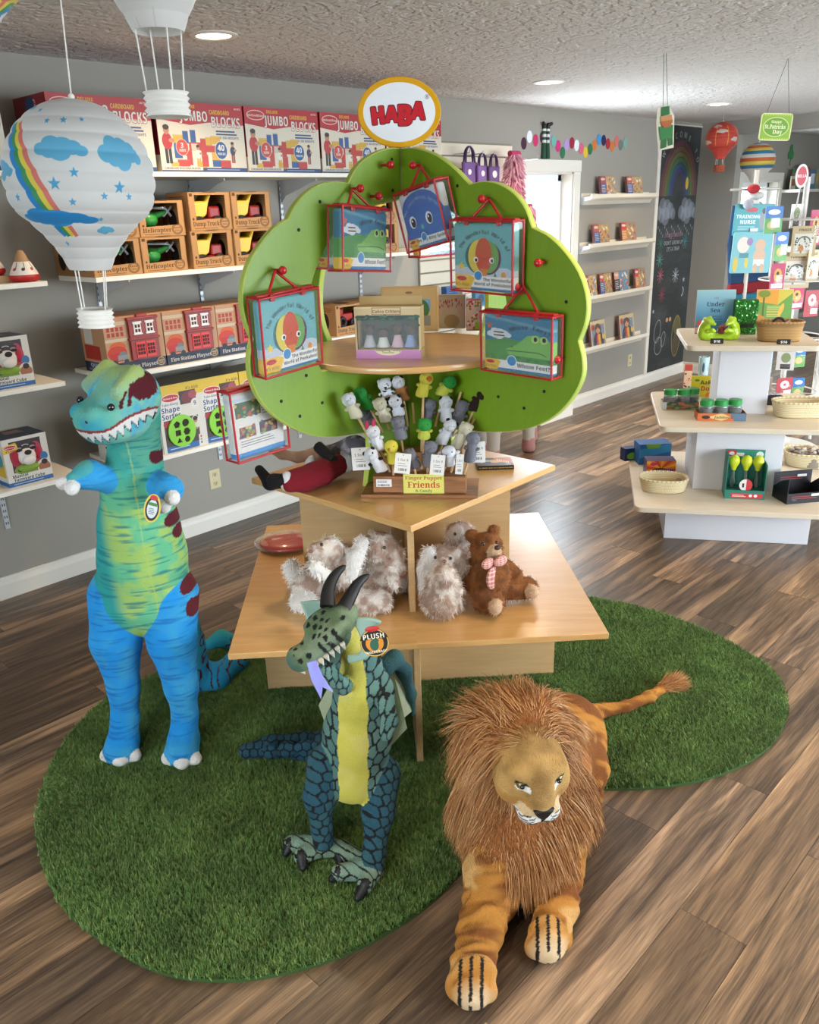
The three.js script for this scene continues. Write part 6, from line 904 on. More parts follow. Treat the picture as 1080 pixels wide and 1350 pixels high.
// ---------- on the round shelf ----------
{
  const Y = 1.346, F = print(440, 410, (g, w, h) => {
    fillR(g, '#d9c08c', 0, 0, w, h); fillR(g, '#e4cf9c', 0, 0, w, 70); for (const x of [30, 340]) { fillR(g, '#9c3a30', x, 0, 80, 40); lines(g, '#e8c8b0', x + 8, 12, 60, 2, 12, 4); } oval(g, '#4a5a44', 220, 34, 26, 12);
    g.lineWidth = 5; g.strokeStyle = '#a47850'; g.strokeRect(120, 66, 190, 44); text(g, 'Calico Critters', 215, 90, 27, '#6a3a2a'); fillR(g, '#1c2a26', 14, 116, w - 28, 230); for (let i = 0; i < 90; i++) oval(g, ['#24503a', '#3a6a44', '#1a3a34'][i % 3], 20 + hash3(i, 4, 4) * 400, 120 + hash3(i, 5, 4) * 80, 16, 10);
    fillR(g, '#cf8ac0', 0, 350, w, 60); oval(g, '#e9dfae', 220, 355, 86, 32); text(g, 'Hedgehog Family', 220, 350, 20, '#6a4a3a'); lines(g, '#8a6a5a', 180, 366, 80, 1, 8, 4);
  });
  const c0 = onY(470, 473, Y), c1 = onY(556, 473, Y), mid = c0.clone().add(c1).multiplyScalar(0.5), ex = c1.clone().sub(c0).normalize(), w = c0.distanceTo(c1), turn = Math.atan2(-ex.z, ex.x), back = V(ex.z, 0, -ex.x);
  const t = thing('doll_family_box', 'window box of four small dressed animal figures on the round shelf', 'toy box', mid.clone().addScaledVector(back, 0.032), turn);
  const hh = 0.165, D = 0.06; part('carton', [box(w, 0.03, D, 0, 0.015, 0), box(w, 0.035, D, 0, hh - 0.0175, 0), box(0.008, hh - 0.065, D, -w / 2 + 0.004, hh / 2, 0), box(0.008, hh - 0.065, D, w / 2 - 0.004, hh / 2, 0), box(w, hh, 0.003, 0, hh / 2, -D / 2 + 0.0015), box(w * 0.96, 0.028, 0.003, 0, hh + 0.014, -D / 2 + 0.0015)], mat('#cfae72', 0.6), t);
  const g = extrude(poly(rectPts(-w / 2, 0, w / 2, hh), rectPts(-w / 2 + 0.009, 0.03, w / 2 - 0.009, hh - 0.042).reverse()), 0.002).translate(0, 0, D / 2); planarUV(g, -w / 2, 0, w / 2, hh + 0.028); part('printed_front', g, mat('#ffffff', 0.45, { map: F }), t); part('window_film', box(w - 0.014, hh - 0.07, 0.0006, 0, hh / 2 - 0.006, D / 2 - 0.002), phys('#ffffff', 0.04, { transmission: 0.98, thickness: 0, specularIntensity: 0.25 }), t); part('backdrop', planarUV(box(w - 0.018, hh - 0.066, 0.001, 0, hh / 2, -D / 2 + 0.004), -w / 2, 0, w / 2, hh), mat('#20362a', 0.8), t);
  [['#b8bcc4', -0.068], ['#d6d8cc', -0.022], ['#d8b4c0', 0.026], ['#8fa8d8', 0.07]].forEach(([c, x], i) => { const f = part('animal_figure', [ball(0.016, x, 0.088 - (i === 1 ? 0.012 : 0), 0), ball(0.006, x - 0.012, 0.1 - (i === 1 ? 0.012 : 0), 0), ball(0.006, x + 0.012, 0.1 - (i === 1 ? 0.012 : 0), 0)], mat('#4a382c', 0.9), t); part('dress', lathe([[0.0001, 0.072], [0.01, 0.072], [0.022, 0.034], [0.0001, 0.032]], 14).translate(x, 0, 0), mat(c, 0.9), f); });
  // more goods at the back of the round shelf
  const slabBox = (label, x0, x1, yb, hgt, F2, hex, art, cat = 'toy box') => { const a = onY(x0, yb, Y), b = onY(x1, yb, Y), m = a.clone().add(b).multiplyScalar(0.5), ww = a.distanceTo(b), o = thing('display_box', label, cat, m, turn, 'boxes at the back of the round shelf'); part('carton', box(ww, hgt, 0.04, 0, hgt / 2, -0.02), mat(hex, 0.6), o); part('printed_front', planarUV(box(ww * 0.94, hgt * 0.92, 0.001, 0, hgt / 2, 0.0006), -ww * 0.47, hgt * 0.04, ww * 0.47, hgt * 0.96), mat('#ffffff', 0.5, { map: art }), o); };
  slabBox('tan card box with garden picture window behind the animal figures', 505, 577, 437, 0.17, 0, '#c79f66', print(200, 200, (g) => { fillR(g, '#c9a66e', 0, 0, 200, 200); fillR(g, '#7aa0c8', 10, 50, 170, 60); oval(g, '#3a6a34', 140, 100, 36, 50); oval(g, '#b06a7a', 80, 100, 40, 16); fillR(g, '#d8d4c4', 20, 60, 60, 40); fillR(g, '#8a8070', 10, 130, 170, 50); oval(g, '#8a6038', 100, 18, 14, 6); }));
  slabBox('pink and white paper goods packet on the round shelf', 579, 613, 433, 0.13, 0, '#c4b4a8', print(160, 200, (g) => { fillR(g, '#c9bfb4', 0, 0, 160, 200); for (let i = 0; i < 40; i++) fillR(g, ['#c06a7a', '#d8a0a8', '#8a4a5a'][i % 3], hash3(i, 1, 2) * 150, 10 + hash3(i, 2, 2) * 50, 6, 18); oval(g, '#b8a078', 80, 160, 50, 44); }));
  slabBox('pink flowered packet at the rim of the round shelf', 615, 634, 436, 0.12, 0, '#c86a7a', print(100, 200, (g) => { fillR(g, '#d8b4b4', 0, 0, 100, 200); for (let i = 0; i < 40; i++) oval(g, ['#c03a5a', '#e8d0d0', '#7a8a3a'][i % 3], hash3(i, 1, 3) * 100, hash3(i, 2, 3) * 200, 9, 9); fillR(g, '#b8c43a', 60, 150, 40, 50); }));
}

// ---------- white tiered display on the right ----------
{
  const C = V(4.6, 0, -1.85), TN = -58.5 * PI / 180;
  const d = thing('white_tiered_display', 'white three-tier display with rounded pale decks on the wood floor', 'display stand', C, TN);
  const body = mat('#d5d4d8', 0.5), deckM = mat('#ffffff', 0.45, { map: woodTex(256, 256, '#cdc0aa', '#d6cab6', 4) }), edge = mat('#cdbf9f', 0.6);
  const deck = (n, a, b, y, r) => part(n, [extrude(roundRect(-a, -b, a, b, r), 0.028, 0.002, 8).rotateX(-PI / 2).translate(0, y - 0.028, 0)].map((g) => metres(g)), deckM, d);
  part('plinth', rbox(0.76, 0.222, 0.72, 0, 0.111, 0, 0.003), body, d); deck('deck', 0.56, 0.56, 0.25, 0.05);
  part('column', rbox(0.46, 0.392, 0.46, 0, 0.446, -0.02, 0.003), body, d); deck('deck', 0.45, 0.45, 0.67, 0.05);
  part('column', rbox(0.27, 0.382, 0.27, 0, 0.861, -0.02, 0.003), body, d); deck('deck', 0.335, 0.335, 1.08, 0.05);
  d.updateMatrixWorld(true);
  const at = (x, y, h) => onY(x, y, h), K = (p) => depthOf(p) / FOCAL;
  // woven baskets: rows of coils on an oval plan
  const straw = mat('#ffffff', 0.85, { map: print(256, 64, (g, w, h) => { fillR(g, '#d8caa4', 0, 0, w, h); for (let i = 0; i < 64; i++) fillR(g, i % 2 ? '#c4b388' : '#e4d8b6', i * 4, 0, 3, h); for (let j = 0; j < 8; j++) fillR(g, 'rgba(120,100,60,.35)', 0, j * 8, w, 2); }) }), cane = mat('#ffffff', 0.85, { map: print(256, 64, (g, w, h) => { fillR(g, '#b08b58', 0, 0, w, h); for (let i = 0; i < 64; i++) fillR(g, i % 2 ? '#9a7443' : '#c09a66', i * 4, 0, 2, h); for (let j = 0; j < 10; j++) fillR(g, 'rgba(80,50,20,.3)', 0, j * 6.4, w, 2); }) });
  function basket(label, p, rx, rz, h, m, turn = TN, sq = 2.6) {
    const t = thing('woven_basket', label, 'basket', p, turn, 'woven baskets on the white display'); const n = 48, rows = 9, pos = [], uv = [], idx = [];
    const ring = (k, s, y) => { const a = k / n * 2 * PI, c = cos(a), q = sin(a), r = 1 / pow(pow(abs(c), sq) + pow(abs(q), sq), 1 / sq); pos.push(c * r * rx * s, y, q * r * rz * s); uv.push(k / n * 4, y / 0.08); };
    const prof = []; for (let i = 0; i <= rows; i++) { const y = h * i / rows; prof.push([0.86 + 0.14 * i / rows + (i % 2 ? 0.012 : 0), y]); } for (let i = rows; i >= 0; i--) prof.push([0.82 + 0.13 * i / rows - 0.02, max(0.006, h * i / rows)]); prof.push([0.001, 0.006]); prof.unshift([0.001, 0]);
    prof.forEach(([s, y]) => { for (let k = 0; k <= n; k++) ring(k, s, y); }); for (let i = 0; i + 1 < prof.length; i++) for (let k = 0; k < n; k++) { const a = i * (n + 1) + k; idx.push(a, a + n + 1, a + 1, a + 1, a + n + 1, a + n + 2); }
    const g = new THREE.BufferGeometry(); g.setAttribute('position', new THREE.Float32BufferAttribute(pos, 3)); g.setAttribute('uv', new THREE.Float32BufferAttribute(uv, 2)); g.setIndex(idx); g.computeVertexNormals(); part('weave', g, m, t);
    part('rim', tube([...Array(n)].map((_, k) => { const a = k / n * 2 * PI, c = cos(a), q = sin(a), r = 1 / pow(pow(abs(c), sq) + pow(abs(q), sq), 1 / sq); return V(c * r * rx * 0.98, h, q * r * rz * 0.98); }).concat([V(rx * 0.98, h, 0.0001)]), 0.006, 6, 90), m, t); return t;
  }
  const printed = (label, name, p, w, h, dep, front, sideHex, turn = TN, cat = 'toy box', group) => { const t = thing(name, label, cat, p, turn, group); const s = mat(sideHex, 0.5); part('carton', box(w, h, dep, 0, h / 2, -dep / 2), [s, s, s, s, front, s], t); return t; };
  // lower deck
  const L = 0.25;
  { const p = at(874, 645, L); basket('pale oval woven basket with a few round tokens on the lowest deck', p, 0.135, 0.1, 0.075, straw); const R = rng(3); for (let i = 0; i < 9; i++) { const m = cyl(0.017, 0.017, 0.006, 0, 0, 0, 16).rotateX(R() * 1.2).rotateY(R() * 6).translate(p.x + 0.055 + (R() - 0.5) * 0.06, L + 0.028 + R() * 0.03, p.z + 0.045 + (R() - 0.5) * 0.06); solo('round_token', m, mat(['#c9c4b4', '#8a94a0', '#c8a04a', '#9a8a80'][i % 4], 0.4), 'small round token lying in the pale oval basket', 'token', 'round tokens in the pale basket'); } }
  { const f = print(256, 200, (g, w, h) => { fillR(g, '#e07a1c', 0, 0, w, h); for (let i = 0; i < 12; i++) blob(g, i % 2 ? '#f0a52c' : '#c8401c', [[128, 100], [128 + 220 * cos(i * 0.52), 100 + 220 * sin(i * 0.52)], [128 + 220 * cos(i * 0.52 + 0.3), 100 + 220 * sin(i * 0.52 + 0.3)]]); oval(g, '#6a2a8a', 190, 150, 60, 50); oval(g, '#3a1c34', 120, 130, 76, 40); text(g, 'SQUISH!', 120, 130, 44, '#f4e8f0'); oval(g, '#c8305a', 60, 40, 30, 22); }); printed('orange and purple printed toy box behind the pale oval basket', 'toy_box', at(871, 628, L), 0.17, 0.095, 0.11, mat('#ffffff', 0.45, { map: f }), '#4a2a5a', TN + 0.1); }
  { const f = print(200, 160, (g, w, h) => { fillR(g, '#2a6fb4', 0, 0, w, h); blob(g, '#3a9ad4', [[0, 40], [200, 0], [200, 60], [0, 110]]); blob(g, '#86c43a', [[40, 0], [140, 0], [120, 30], [50, 36]]); }); const t = printed('blue open display box standing behind the orange printed box', 'toy_box', at(863, 612, L), 0.2, 0.13, 0.12, mat('#ffffff', 0.45, { map: f }), '#2a62a4', TN + 0.25); }
  printed('small green and navy box behind the blue display box', 'toy_box', at(833, 607, L), 0.1, 0.08, 0.06, mat('#ffffff', 0.5, { map: print(100, 80, (g, w, h) => { fillR(g, '#22386a', 0, 0, w, h); oval(g, '#7ac03a', 50, 50, 36, 22); }) }), '#22386a', TN + 0.5);
  { // teal display box with three yellow bulbs
    const p = at(981, 658, L), t = thing('bulb_toy_display', 'teal counter display box holding three yellow bulb toys', 'toy display', p, TN - 0.03), w = 0.205, h = 0.245, dep = 0.13, teal = mat('#2c7a6c', 0.5), dkt = mat('#1c5a50', 0.6), yl = mat('#c6d22c', 0.35);
    const hd = print(256, 80, (g, ww, hh) => { fillR(g, '#2f8272', 0, 0, ww, hh); fillR(g, '#b8303c', 10, 4, 62, 64); oval(g, '#f0d8d8', 41, 30, 18, 14); text(g, 'HAPE', 41, 56, 16, '#fff'); fillR(g, '#d8d4c8', 70, 24, 52, 26); oval(g, '#dfe4dc', 224, 34, 24, 24); }), ft = print(256, 40, (g, ww, hh) => { fillR(g, '#c43a3a', 0, 0, ww, hh); lines(g, '#f0d0cc', 14, 14, 110, 2, 10, 5); oval(g, '#f0e0dc', 160, 18, 14, 12); oval(g, '#f0e0dc', 200, 18, 14, 12); });
    part('tray', [box(w, 0.05, 0.004, 0, 0.025, 0), box(0.004, h, dep, -w / 2 + 0.002, h / 2, -dep / 2).applyMatrix4(new THREE.Matrix4()), box(0.004, h * 0.8, dep, w / 2 - 0.002, h * 0.4, -dep / 2), box(w, 0.004, dep, 0, 0.002, -dep / 2)], teal, t); part('back_card', box(w, h, 0.004, 0, h / 2, -dep), teal, t); part('header', planarUV(box(w, 0.06, 0.002, 0, h - 0.03, -dep + 0.004), -w / 2, h - 0.06, w / 2, h), mat('#ffffff', 0.5, { map: hd }), t); part('front_strip', planarUV(box(w * 0.8, 0.026, 0.001, 0.01, 0.02, 0.0028), -w * 0.4 + 0.01, 0.007, w * 0.4 + 0.01, 0.033), mat('#ffffff', 0.5, { map: ft }), t); part('shelf', box(w - 0.01, 0.004, dep * 0.6, 0, 0.045, -dep * 0.5), dkt, t);
    for (const x of [-0.06, 0.004, 0.064]) { const b = thing('yellow_bulb_toy', `yellow light-bulb shaped toy, ${x < -0.01 ? 'with clear coil handle' : x > 0.01 ? 'with slim clear handle' : 'above the red round badge'}`, 'toy', V(x, 0.05, -dep * 0.55).applyMatrix4(new THREE.Matrix4().makeRotationY(TN - 0.03)).add(p), 0, 'yellow bulb toys'); part('handle', lathe([[0.0001, 0], [0.014, 0], [0.016, 0.03], [0.01, 0.06], [0.009, 0.1]], 14), phys('#9ab0a8', 0.1, { transmission: 0.7, thickness: 0 }), b); part('bulb', lathe([[0.012, 0.095], [0.016, 0.11], [0.028, 0.135], [0.03, 0.15], [0.024, 0.168], [0.01, 0.178], [0.0001, 0.18]], 20), yl, b); }
    const bad = part('round_badge', [cyl(0.034, 0.034, 0.003, 0, 0, 0, 28).rotateX(PI / 2).translate(0.004, 0.075, -0.016)], mat('#ffffff', 0.5, { map: print(64, 64, (g) => { fillR(g, '#c83a40', 0, 0, 64, 30); fillR(g, '#e8e4e0', 0, 30, 64, 34); fillR(g, '#3a3a40', 22, 40, 22, 10); }) }), t);
  }
  { const p = at(1066, 612, L); basket('pale round woven basket filled with small pebbles', p, 0.15, 0.12, 0.085, straw); const R = rng(8); const cols = ['#8a8078', '#b4a898', '#6a6a70', '#d0c8b8', '#9a7a60']; for (let i = 0; i < 60; i++) { const a = R() * 7, r = sqrt(R()) * 0.105; const m = solo('pebble', ball(0.012, 0, 0, 0, 1.2, 0.8, 1, 8).rotateX(R() * 3).rotateY(R() * 6).translate(p.x + r * cos(a), L + 0.072 + R() * 0.016, p.z + r * sin(a)), mat(cols[i % 5], 0.45), 'small smooth pebble in the pale round basket', 'pebble', 'pebbles in the round basket'); } solo('basket_lining', cyl(0.118, 0.11, 0.06, p.x, L + 0.037, p.z, 24), mat('#8a8074', 0.9), 'grey heap lining under the pebbles in the round basket', 'lining'); }
  { const t = thing('black_display_box', 'black open display box with red lettering on the lowest deck', 'toy display', at(1062, 663, L), TN + 0.35), w = 0.22, h = 0.14, dep = 0.14, b = mat('#17141a', 0.4); const f = mat('#ffffff', 0.4, { map: print(256, 100, (g, w2, h2) => { fillR(g, '#15131a', 0, 0, w2, h2); lines(g, '#a02a30', 30, 30, 180, 2, 18, 6); oval(g, '#4a4048', 50, 60, 16, 14); fillR(g, '#c8c4c0', 160, 12, 70, 24); }) }); const sd = (x) => extrude(poly([[0, 0], [dep, 0], [dep, 0.06], [dep * 0.5, h * 0.8], [0, h]]), 0.003).rotateY(PI / 2).translate(x, 0, 0); part('box_sides', [sd(-w / 2), sd(w / 2 - 0.003), box(w, 0.003, dep, 0, 0.0015, -dep / 2), box(w, h, 0.003, 0, h / 2, -dep)], b, t); part('box_front', planarUV(box(w, 0.058, 0.003, 0, 0.029, 0), -w / 2, 0, w / 2, 0.058), f, t); part('back_print', planarUV(box(w * 0.9, 0.06, 0.001, 0, h - 0.045, -dep + 0.0025), -w * 0.45, h - 0.075, w * 0.45, h - 0.015), f, t); }
  solo('red_box', rbox(0.05, 0.1, 0.05, 0, 0.05, 0, 0.003).rotateY(TN).translate(...at(1018, 607, L).toArray()), mat('#b01c22', 0.4), 'small plain red box standing behind the teal bulb display', 'box');
  { const t = thing('white_price_card', 'white folded card standing behind the red box', 'card', at(1026, 600, L), TN); part('card_face', extrude(poly([[-0.05, 0], [0.07, 0], [0.07, 0.08], [0.03, 0.13], [-0.02, 0.13], [-0.05, 0.08]]), 0.003).translate(0, 0, -0.03), mat('#e4e0da', 0.6), t); part('card_foot', box(0.1, 0.002, 0.04, 0.01, 0.001, -0.04), mat('#e4e0da', 0.6), t); }
  // middle deck: trays of putty jars
  const Mid = 0.67;
  const lidM = mat('#1f8a3a', 0.4), jarM = phys('#e8f0ee', 0.05, { transmission: 0.85, thickness: 0 });
  const tray = (label, px, py, w, art, side, jars, where) => {
    const p = at(px, py, Mid), t = thing('printed_tray', label, 'tray', p, TN + 0.04), h = 0.042, dep = 0.1, m = mat('#ffffff', 0.5, { map: art }), s = mat(side, 0.6); part('tray_front', planarUV(box(w, h, 0.003, 0, h / 2, 0), -w / 2, 0, w / 2, h), m, t); part('tray_body', [box(w, h, 0.003, 0, h / 2, -dep), box(0.003, h, dep, -w / 2, h / 2, -dep / 2), box(0.003, h, dep, w / 2, h / 2, -dep / 2), box(w, 0.003, dep, 0, 0.0015, -dep / 2)], s, t); t.updateMatrixWorld(true);
    jars.forEach(([jx, jz, c], i) => { const q = t.localToWorld(V(jx, 0.003, jz)), j = thing('putty_jar', `clear green-lidded jar of beads ${where}, ${['away from the column', 'in the middle', 'nearest the column'][i]}`, 'jar', q, 0, 'green-lidded jars in the printed trays'); j.scale.set(1.05, 1.28, 1.05); part('glass', lathe([[0.0001, 0.001], [0.032, 0.001], [0.036, 0.006], [0.036, 0.05], [0.03, 0.058]], 20), jarM, j); part('contents', cyl(0.032, 0.03, 0.042, 0, 0.025, 0, 16), mat(c, 0.7), j); part('lid', [cyl(0.034, 0.034, 0.02, 0, 0.068, 0, 20), cyl(0.031, 0.034, 0.004, 0, 0.08, 0, 20)], lidM, j); });
  };
  tray('printed tray of green-lidded jars beside the yellow art box', 897, 540, 0.2, print(256, 64, (g, w, h) => { fillR(g, '#44543a', 0, 0, w, h); for (let i = 0; i < 30; i++) oval(g, ['#8a6a3a', '#b05a3a', '#6a8a54'][i % 3], hash3(i, 1, 1) * w, hash3(i, 2, 1) * h, 18, 9); fillR(g, '#d0d4d8', 0, 0, 30, h); }), '#b8b4ac', [[-0.055, -0.05, '#6a4a54'], [0.02, -0.05, '#4a3a3a'], [0.075, -0.08, '#3a4a3a']], 'in the camouflage tray');
  tray('orange and blue lettered tray of green-lidded jars', 951, 555, 0.25, print(300, 70, (g, w, h) => { fillR(g, '#c4652e', 0, 0, w, h); blob(g, '#d9b878', [[60, 35], [150, 0], [210, 35], [150, 70]]); blob(g, '#5a7088', [[200, 0], [300, 0], [300, 70], [230, 70]]); oval(g, '#2a2420', 52, 36, 26, 16); text(g, 'Jabbers', 160, 36, 30, '#2a2420', 'italic bold', 'center', 'serif'); }), '#a4532a', [[-0.075, -0.045, '#2f2c28'], [0.0, -0.045, '#3a3430'], [0.075, -0.06, '#34302c']], 'in the orange tray');
  printed('yellow art activity box with bold lettering on the middle deck', 'activity_box', at(925, 523, Mid), 0.13, 0.125, 0.03, mat('#ffffff', 0.5, { map: print(200, 200, (g, w, h) => { fillR(g, '#d3c21c', 0, 0, w, h); text(g, 'AaRt', 140, 60, 54, '#1c1a1a', 'bold'); text(g, 'Dou', 146, 120, 62, '#b02a54', 'bold'); oval(g, '#4a8a34', 50, 40, 22, 12); oval(g, '#e0701c', 150, 176, 14, 24, 0.5); oval(g, '#6a5a14', 40, 110, 9, 6); }) }), '#b8a818', TN);
  printed('tall red patterned box beside the yellow art box', 'activity_box', at(906, 512, Mid), 0.045, 0.15, 0.04, mat('#ffffff', 0.5, { map: print(64, 200, (g, w, h) => { fillR(g, '#d8b8a0', 0, 0, w, h); fillR(g, '#b84a3a', 0, 0, w, 50); for (let i = 0; i < 12; i++) oval(g, ['#2a2420', '#c8402c', '#e0b070'][i % 3], hash3(i, 1, 6) * 64, 60 + hash3(i, 2, 6) * 130, 9, 7); }) }), '#a84a3a', TN);
  { const t = thing('dotted_cup', 'pale blue paper cup with dark dots behind the yellow art box', 'cup', at(926, 505, Mid), 0); part('cup_wall', lathe([[0.0001, 0.001], [0.028, 0.001], [0.034, 0.17], [0.032, 0.17], [0.026, 0.006]], 20), mat('#ffffff', 0.6, { map: print(128, 128, (g) => { fillR(g, '#a9c4c8', 0, 0, 128, 128); for (let i = 0; i < 5; i++) for (let j = 0; j < 6; j++) oval(g, '#3a5a6a', 14 + i * 26 + (j % 2) * 12, 10 + j * 22, 5, 6); }) }), t); part('rim', new THREE.TorusGeometry(0.033, 0.0016, 6, 24).rotateX(PI / 2).translate(0, 0.17, 0), mat('#c4d4d6', 0.6), t); }
  basket('pale oval woven basket lying on the middle deck', at(1054, 548, Mid), 0.15, 0.085, 0.085, straw, TN + 0.1); { const p = at(1046, 538, Mid + 0.03); solo('brown_charm', ball(0.014, p.x, p.y - 0.005, p.z, 1, 0.7, 1, 10), mat('#5a3a20', 0.6), 'small brown charm in the pale oval basket', 'charm'); }
  { const t = thing('wire_jewel_box', 'low black box with silver trinkets beside the white column', 'toy display', at(1012, 535, Mid), TN); part('tray', rbox(0.12, 0.055, 0.06, 0.02, 0.028, -0.04, 0.003), mat('#1b1a1e', 0.5), t); part('trinkets', [...Array(14)].map((_, i) => ball(0.009, -0.03 + (i % 7) * 0.016, 0.06, -0.055 + floor(i / 7) * 0.025, 1, 0.6, 1, 8)), mat('#b8b8bc', 0.25, { metalness: 0.6 }), t).userData.kind = 'stuff'; }
  // top deck
  const T = 1.08;
  const flatPrint = (label, px, py, w, h, art, lean = -0.12) => { const p = at(px, py, T), t = thing('art_print', label, 'print', p, 0, 'art prints on the top deck'); t.rotation.set(lean, TN + 0.02, 0, 'YXZ'); part('sheet', planarUV(box(w, h, 0.004, 0, h / 2, -0.002), -w / 2, 0, w / 2, h), mat('#ffffff', 0.4, { map: art }), t); part('back_board', box(w + 0.004, h + 0.004, 0.004, 0, h / 2, -0.0065), mat('#d9d4cc', 0.6), t); };
  flatPrint('blue underwater art print leaning behind the green hand holder', 941, 440, 0.205, 0.24, print(200, 236, (g, w, h) => { for (let i = 0; i < 60; i++) fillR(g, `rgb(${150 - i * 1.7},${192 - i * 1.3},${200 - i * 0.5})`, 0, i * 4, w, 4); text(g, 'the', 100, 42, 16, '#8a5a7a', 'italic'); text(g, 'Under', 100, 76, 30, '#22304a', 'bold', 'center', 'serif'); text(g, 'Sea', 100, 108, 30, '#22304a', 'bold', 'center', 'serif'); lines(g, '#3a5a7a', 60, 140, 80, 6, 9, 3); oval(g, '#c85a4a', 22, 180, 16, 20); oval(g, '#d8a07a', 14, 216, 20, 16); oval(g, '#c85a6a', 190, 210, 20, 16); }));
  flatPrint('orange and green landscape art print behind the tan basket', 1019, 424, 0.205, 0.19, print(200, 190, (g, w, h) => { fillR(g, '#d99a3a', 0, 0, w, h); fillR(g, '#c9b84a', 120, 0, 80, 190); blob(g, '#6a9a4a', [[0, 70], [120, 90], [200, 20], [200, 190], [0, 190]]); for (let i = 0; i < 7; i++) fillR(g, '#d8c878', 60, 96 + i * 10, 80, 4); fillR(g, '#5a6a2c', 34, 30, 10, 130); oval(g, '#7a8a34', 40, 24, 34, 22); blob(g, '#c8843a', [[0, 130], [60, 170], [100, 190], [0, 190]]); oval(g, '#e8b04a', 140, 120, 12, 40, 0.3); }));
  { const t = thing('sequin_box', 'upright box covered in dark green sequins', 'box', at(981, 441, T), TN); part('box_body', rbox(0.125, 0.19, 0.06, 0, 0.095, -0.03, 0.006), mat('#1c5a1c', 0.5), t); const R = rng(14), g = []; for (let i = 0; i < 420; i++) g.push(cyl(0.0045, 0.0045, 0.001, 0, 0, 0, 6).rotateX(PI / 2 + (R() - 0.5) * 0.7).rotateY((R() - 0.5) * 0.7).translate((R() - 0.5) * 0.118, 0.006 + R() * 0.18, 0.0015 + R() * 0.002)); part('sequins', g, phys('#2f8a2a', 0.2, { metalness: 0.35, clearcoat: 0.5 }), t).userData.kind = 'stuff'; part('dark_band', box(0.07, 0.022, 0.003, 0.01, 0.05, 0.003), mat('#0c1c0c', 0.5), t); }
  { // two cupped lime hands
    const p = at(948, 449, T), t = thing('hand_shaped_holder', 'lime green holder shaped like two cupped hands', 'holder', p, TN), pr = [];
    for (const s of [-1, 1]) { const q = (x, y, z) => V(s * x, y, z); pr.push({ c: q(0.075, 0.05, -0.03), r: [0.032, 0.05, 0.026], g: 'a' }, ...chain([[q(0.05, 0.02, -0.03), 0.024], [q(0.08, 0.03, -0.03), 0.028]], 'a')); for (let i = 0; i < 4; i++) pr.push(...chain([[q(0.088 - i * 0.004, 0.07, -0.05 + i * 0.013), 0.0115], [q(0.074 - i * 0.006, 0.108 - i * 0.004, -0.045 + i * 0.014), 0.0105], [q(0.05 - i * 0.006, 0.118 - i * 0.01, -0.035 + i * 0.014), 0.009]], 'a', 0.006)); pr.push(...chain([[q(0.062, 0.05, -0.002), 0.0125], [q(0.04, 0.056, 0.006), 0.0105], [q(0.028, 0.05, 0.008), 0.009]], 'a', 0.008)); }
    pr.push(...chain([[V(-0.05, 0.014, -0.03), 0.022], [V(0.05, 0.014, -0.03), 0.022]], 'a')); part('hands', softMesh(pr, { cell: 0.0036, k: 0.014, floorY: 0.001 }), phys('#a4c822', 0.3, { clearcoat: 0.3 }), t);
    const toy = thing('small_red_toy', 'small dark red toy held between the lime hands', 'toy', V(0.012, 0.034, -0.025).applyMatrix4(new THREE.Matrix4().makeRotationY(TN)).add(p), TN); part('body', [ball(0.022, 0, 0.018, 0), ball(0.014, 0.012, 0.04, 0)], mat('#7a2a30', 0.5), toy); part('arm', rod([-0.02, 0.03, 0], [0.02, 0.05, 0.01], 0.006), mat('#8a4a4a', 0.5), toy);
  }
  { const p = at(1026, 449, T); basket('tan oval woven basket on the top deck', p, 0.118, 0.075, 0.1, cane, TN, 2.8); const q = p.clone().add(V(0, 0.09, 0)); solo('dark_loop_toy', new THREE.TorusGeometry(0.03, 0.007, 8, 20, PI).rotateY(TN).translate(q.x - 0.02, q.y, q.z), mat('#3a1c1a', 0.5), 'dark curved toy poking out of the tan basket', 'toy'); solo('pale_stick_toy', rod([q.x, q.y - 0.02, q.z], [q.x + 0.03, q.y + 0.012, q.z + 0.04], 0.008), mat('#c9b49a', 0.6), 'pale stick toy poking out of the tan basket', 'toy'); }
  for (const [x, y, l] of [[945, 453, 'in front of the lime hands'], [1033, 454, 'in front of the tan basket']]) { const p = at(x, y, T), t = thing('black_price_sign', `small black price sign with white figures ${l}`, 'price sign', p, TN, 'black price signs'); part('sign_block', rbox(0.066, 0.026, 0.012, 0, 0.013, 0, 0.002), mat('#141416', 0.5), t); part('figures', planarUV(box(0.058, 0.02, 0.0006, 0, 0.013, 0.0064), -0.029, 0.003, 0.029, 0.023), mat('#ffffff', 0.5, { map: print(128, 48, (g, w, h) => { fillR(g, '#141416', 0, 0, w, h); text(g, '$16', 64, 25, 44, '#f0eee6'); }) }), t); }
}

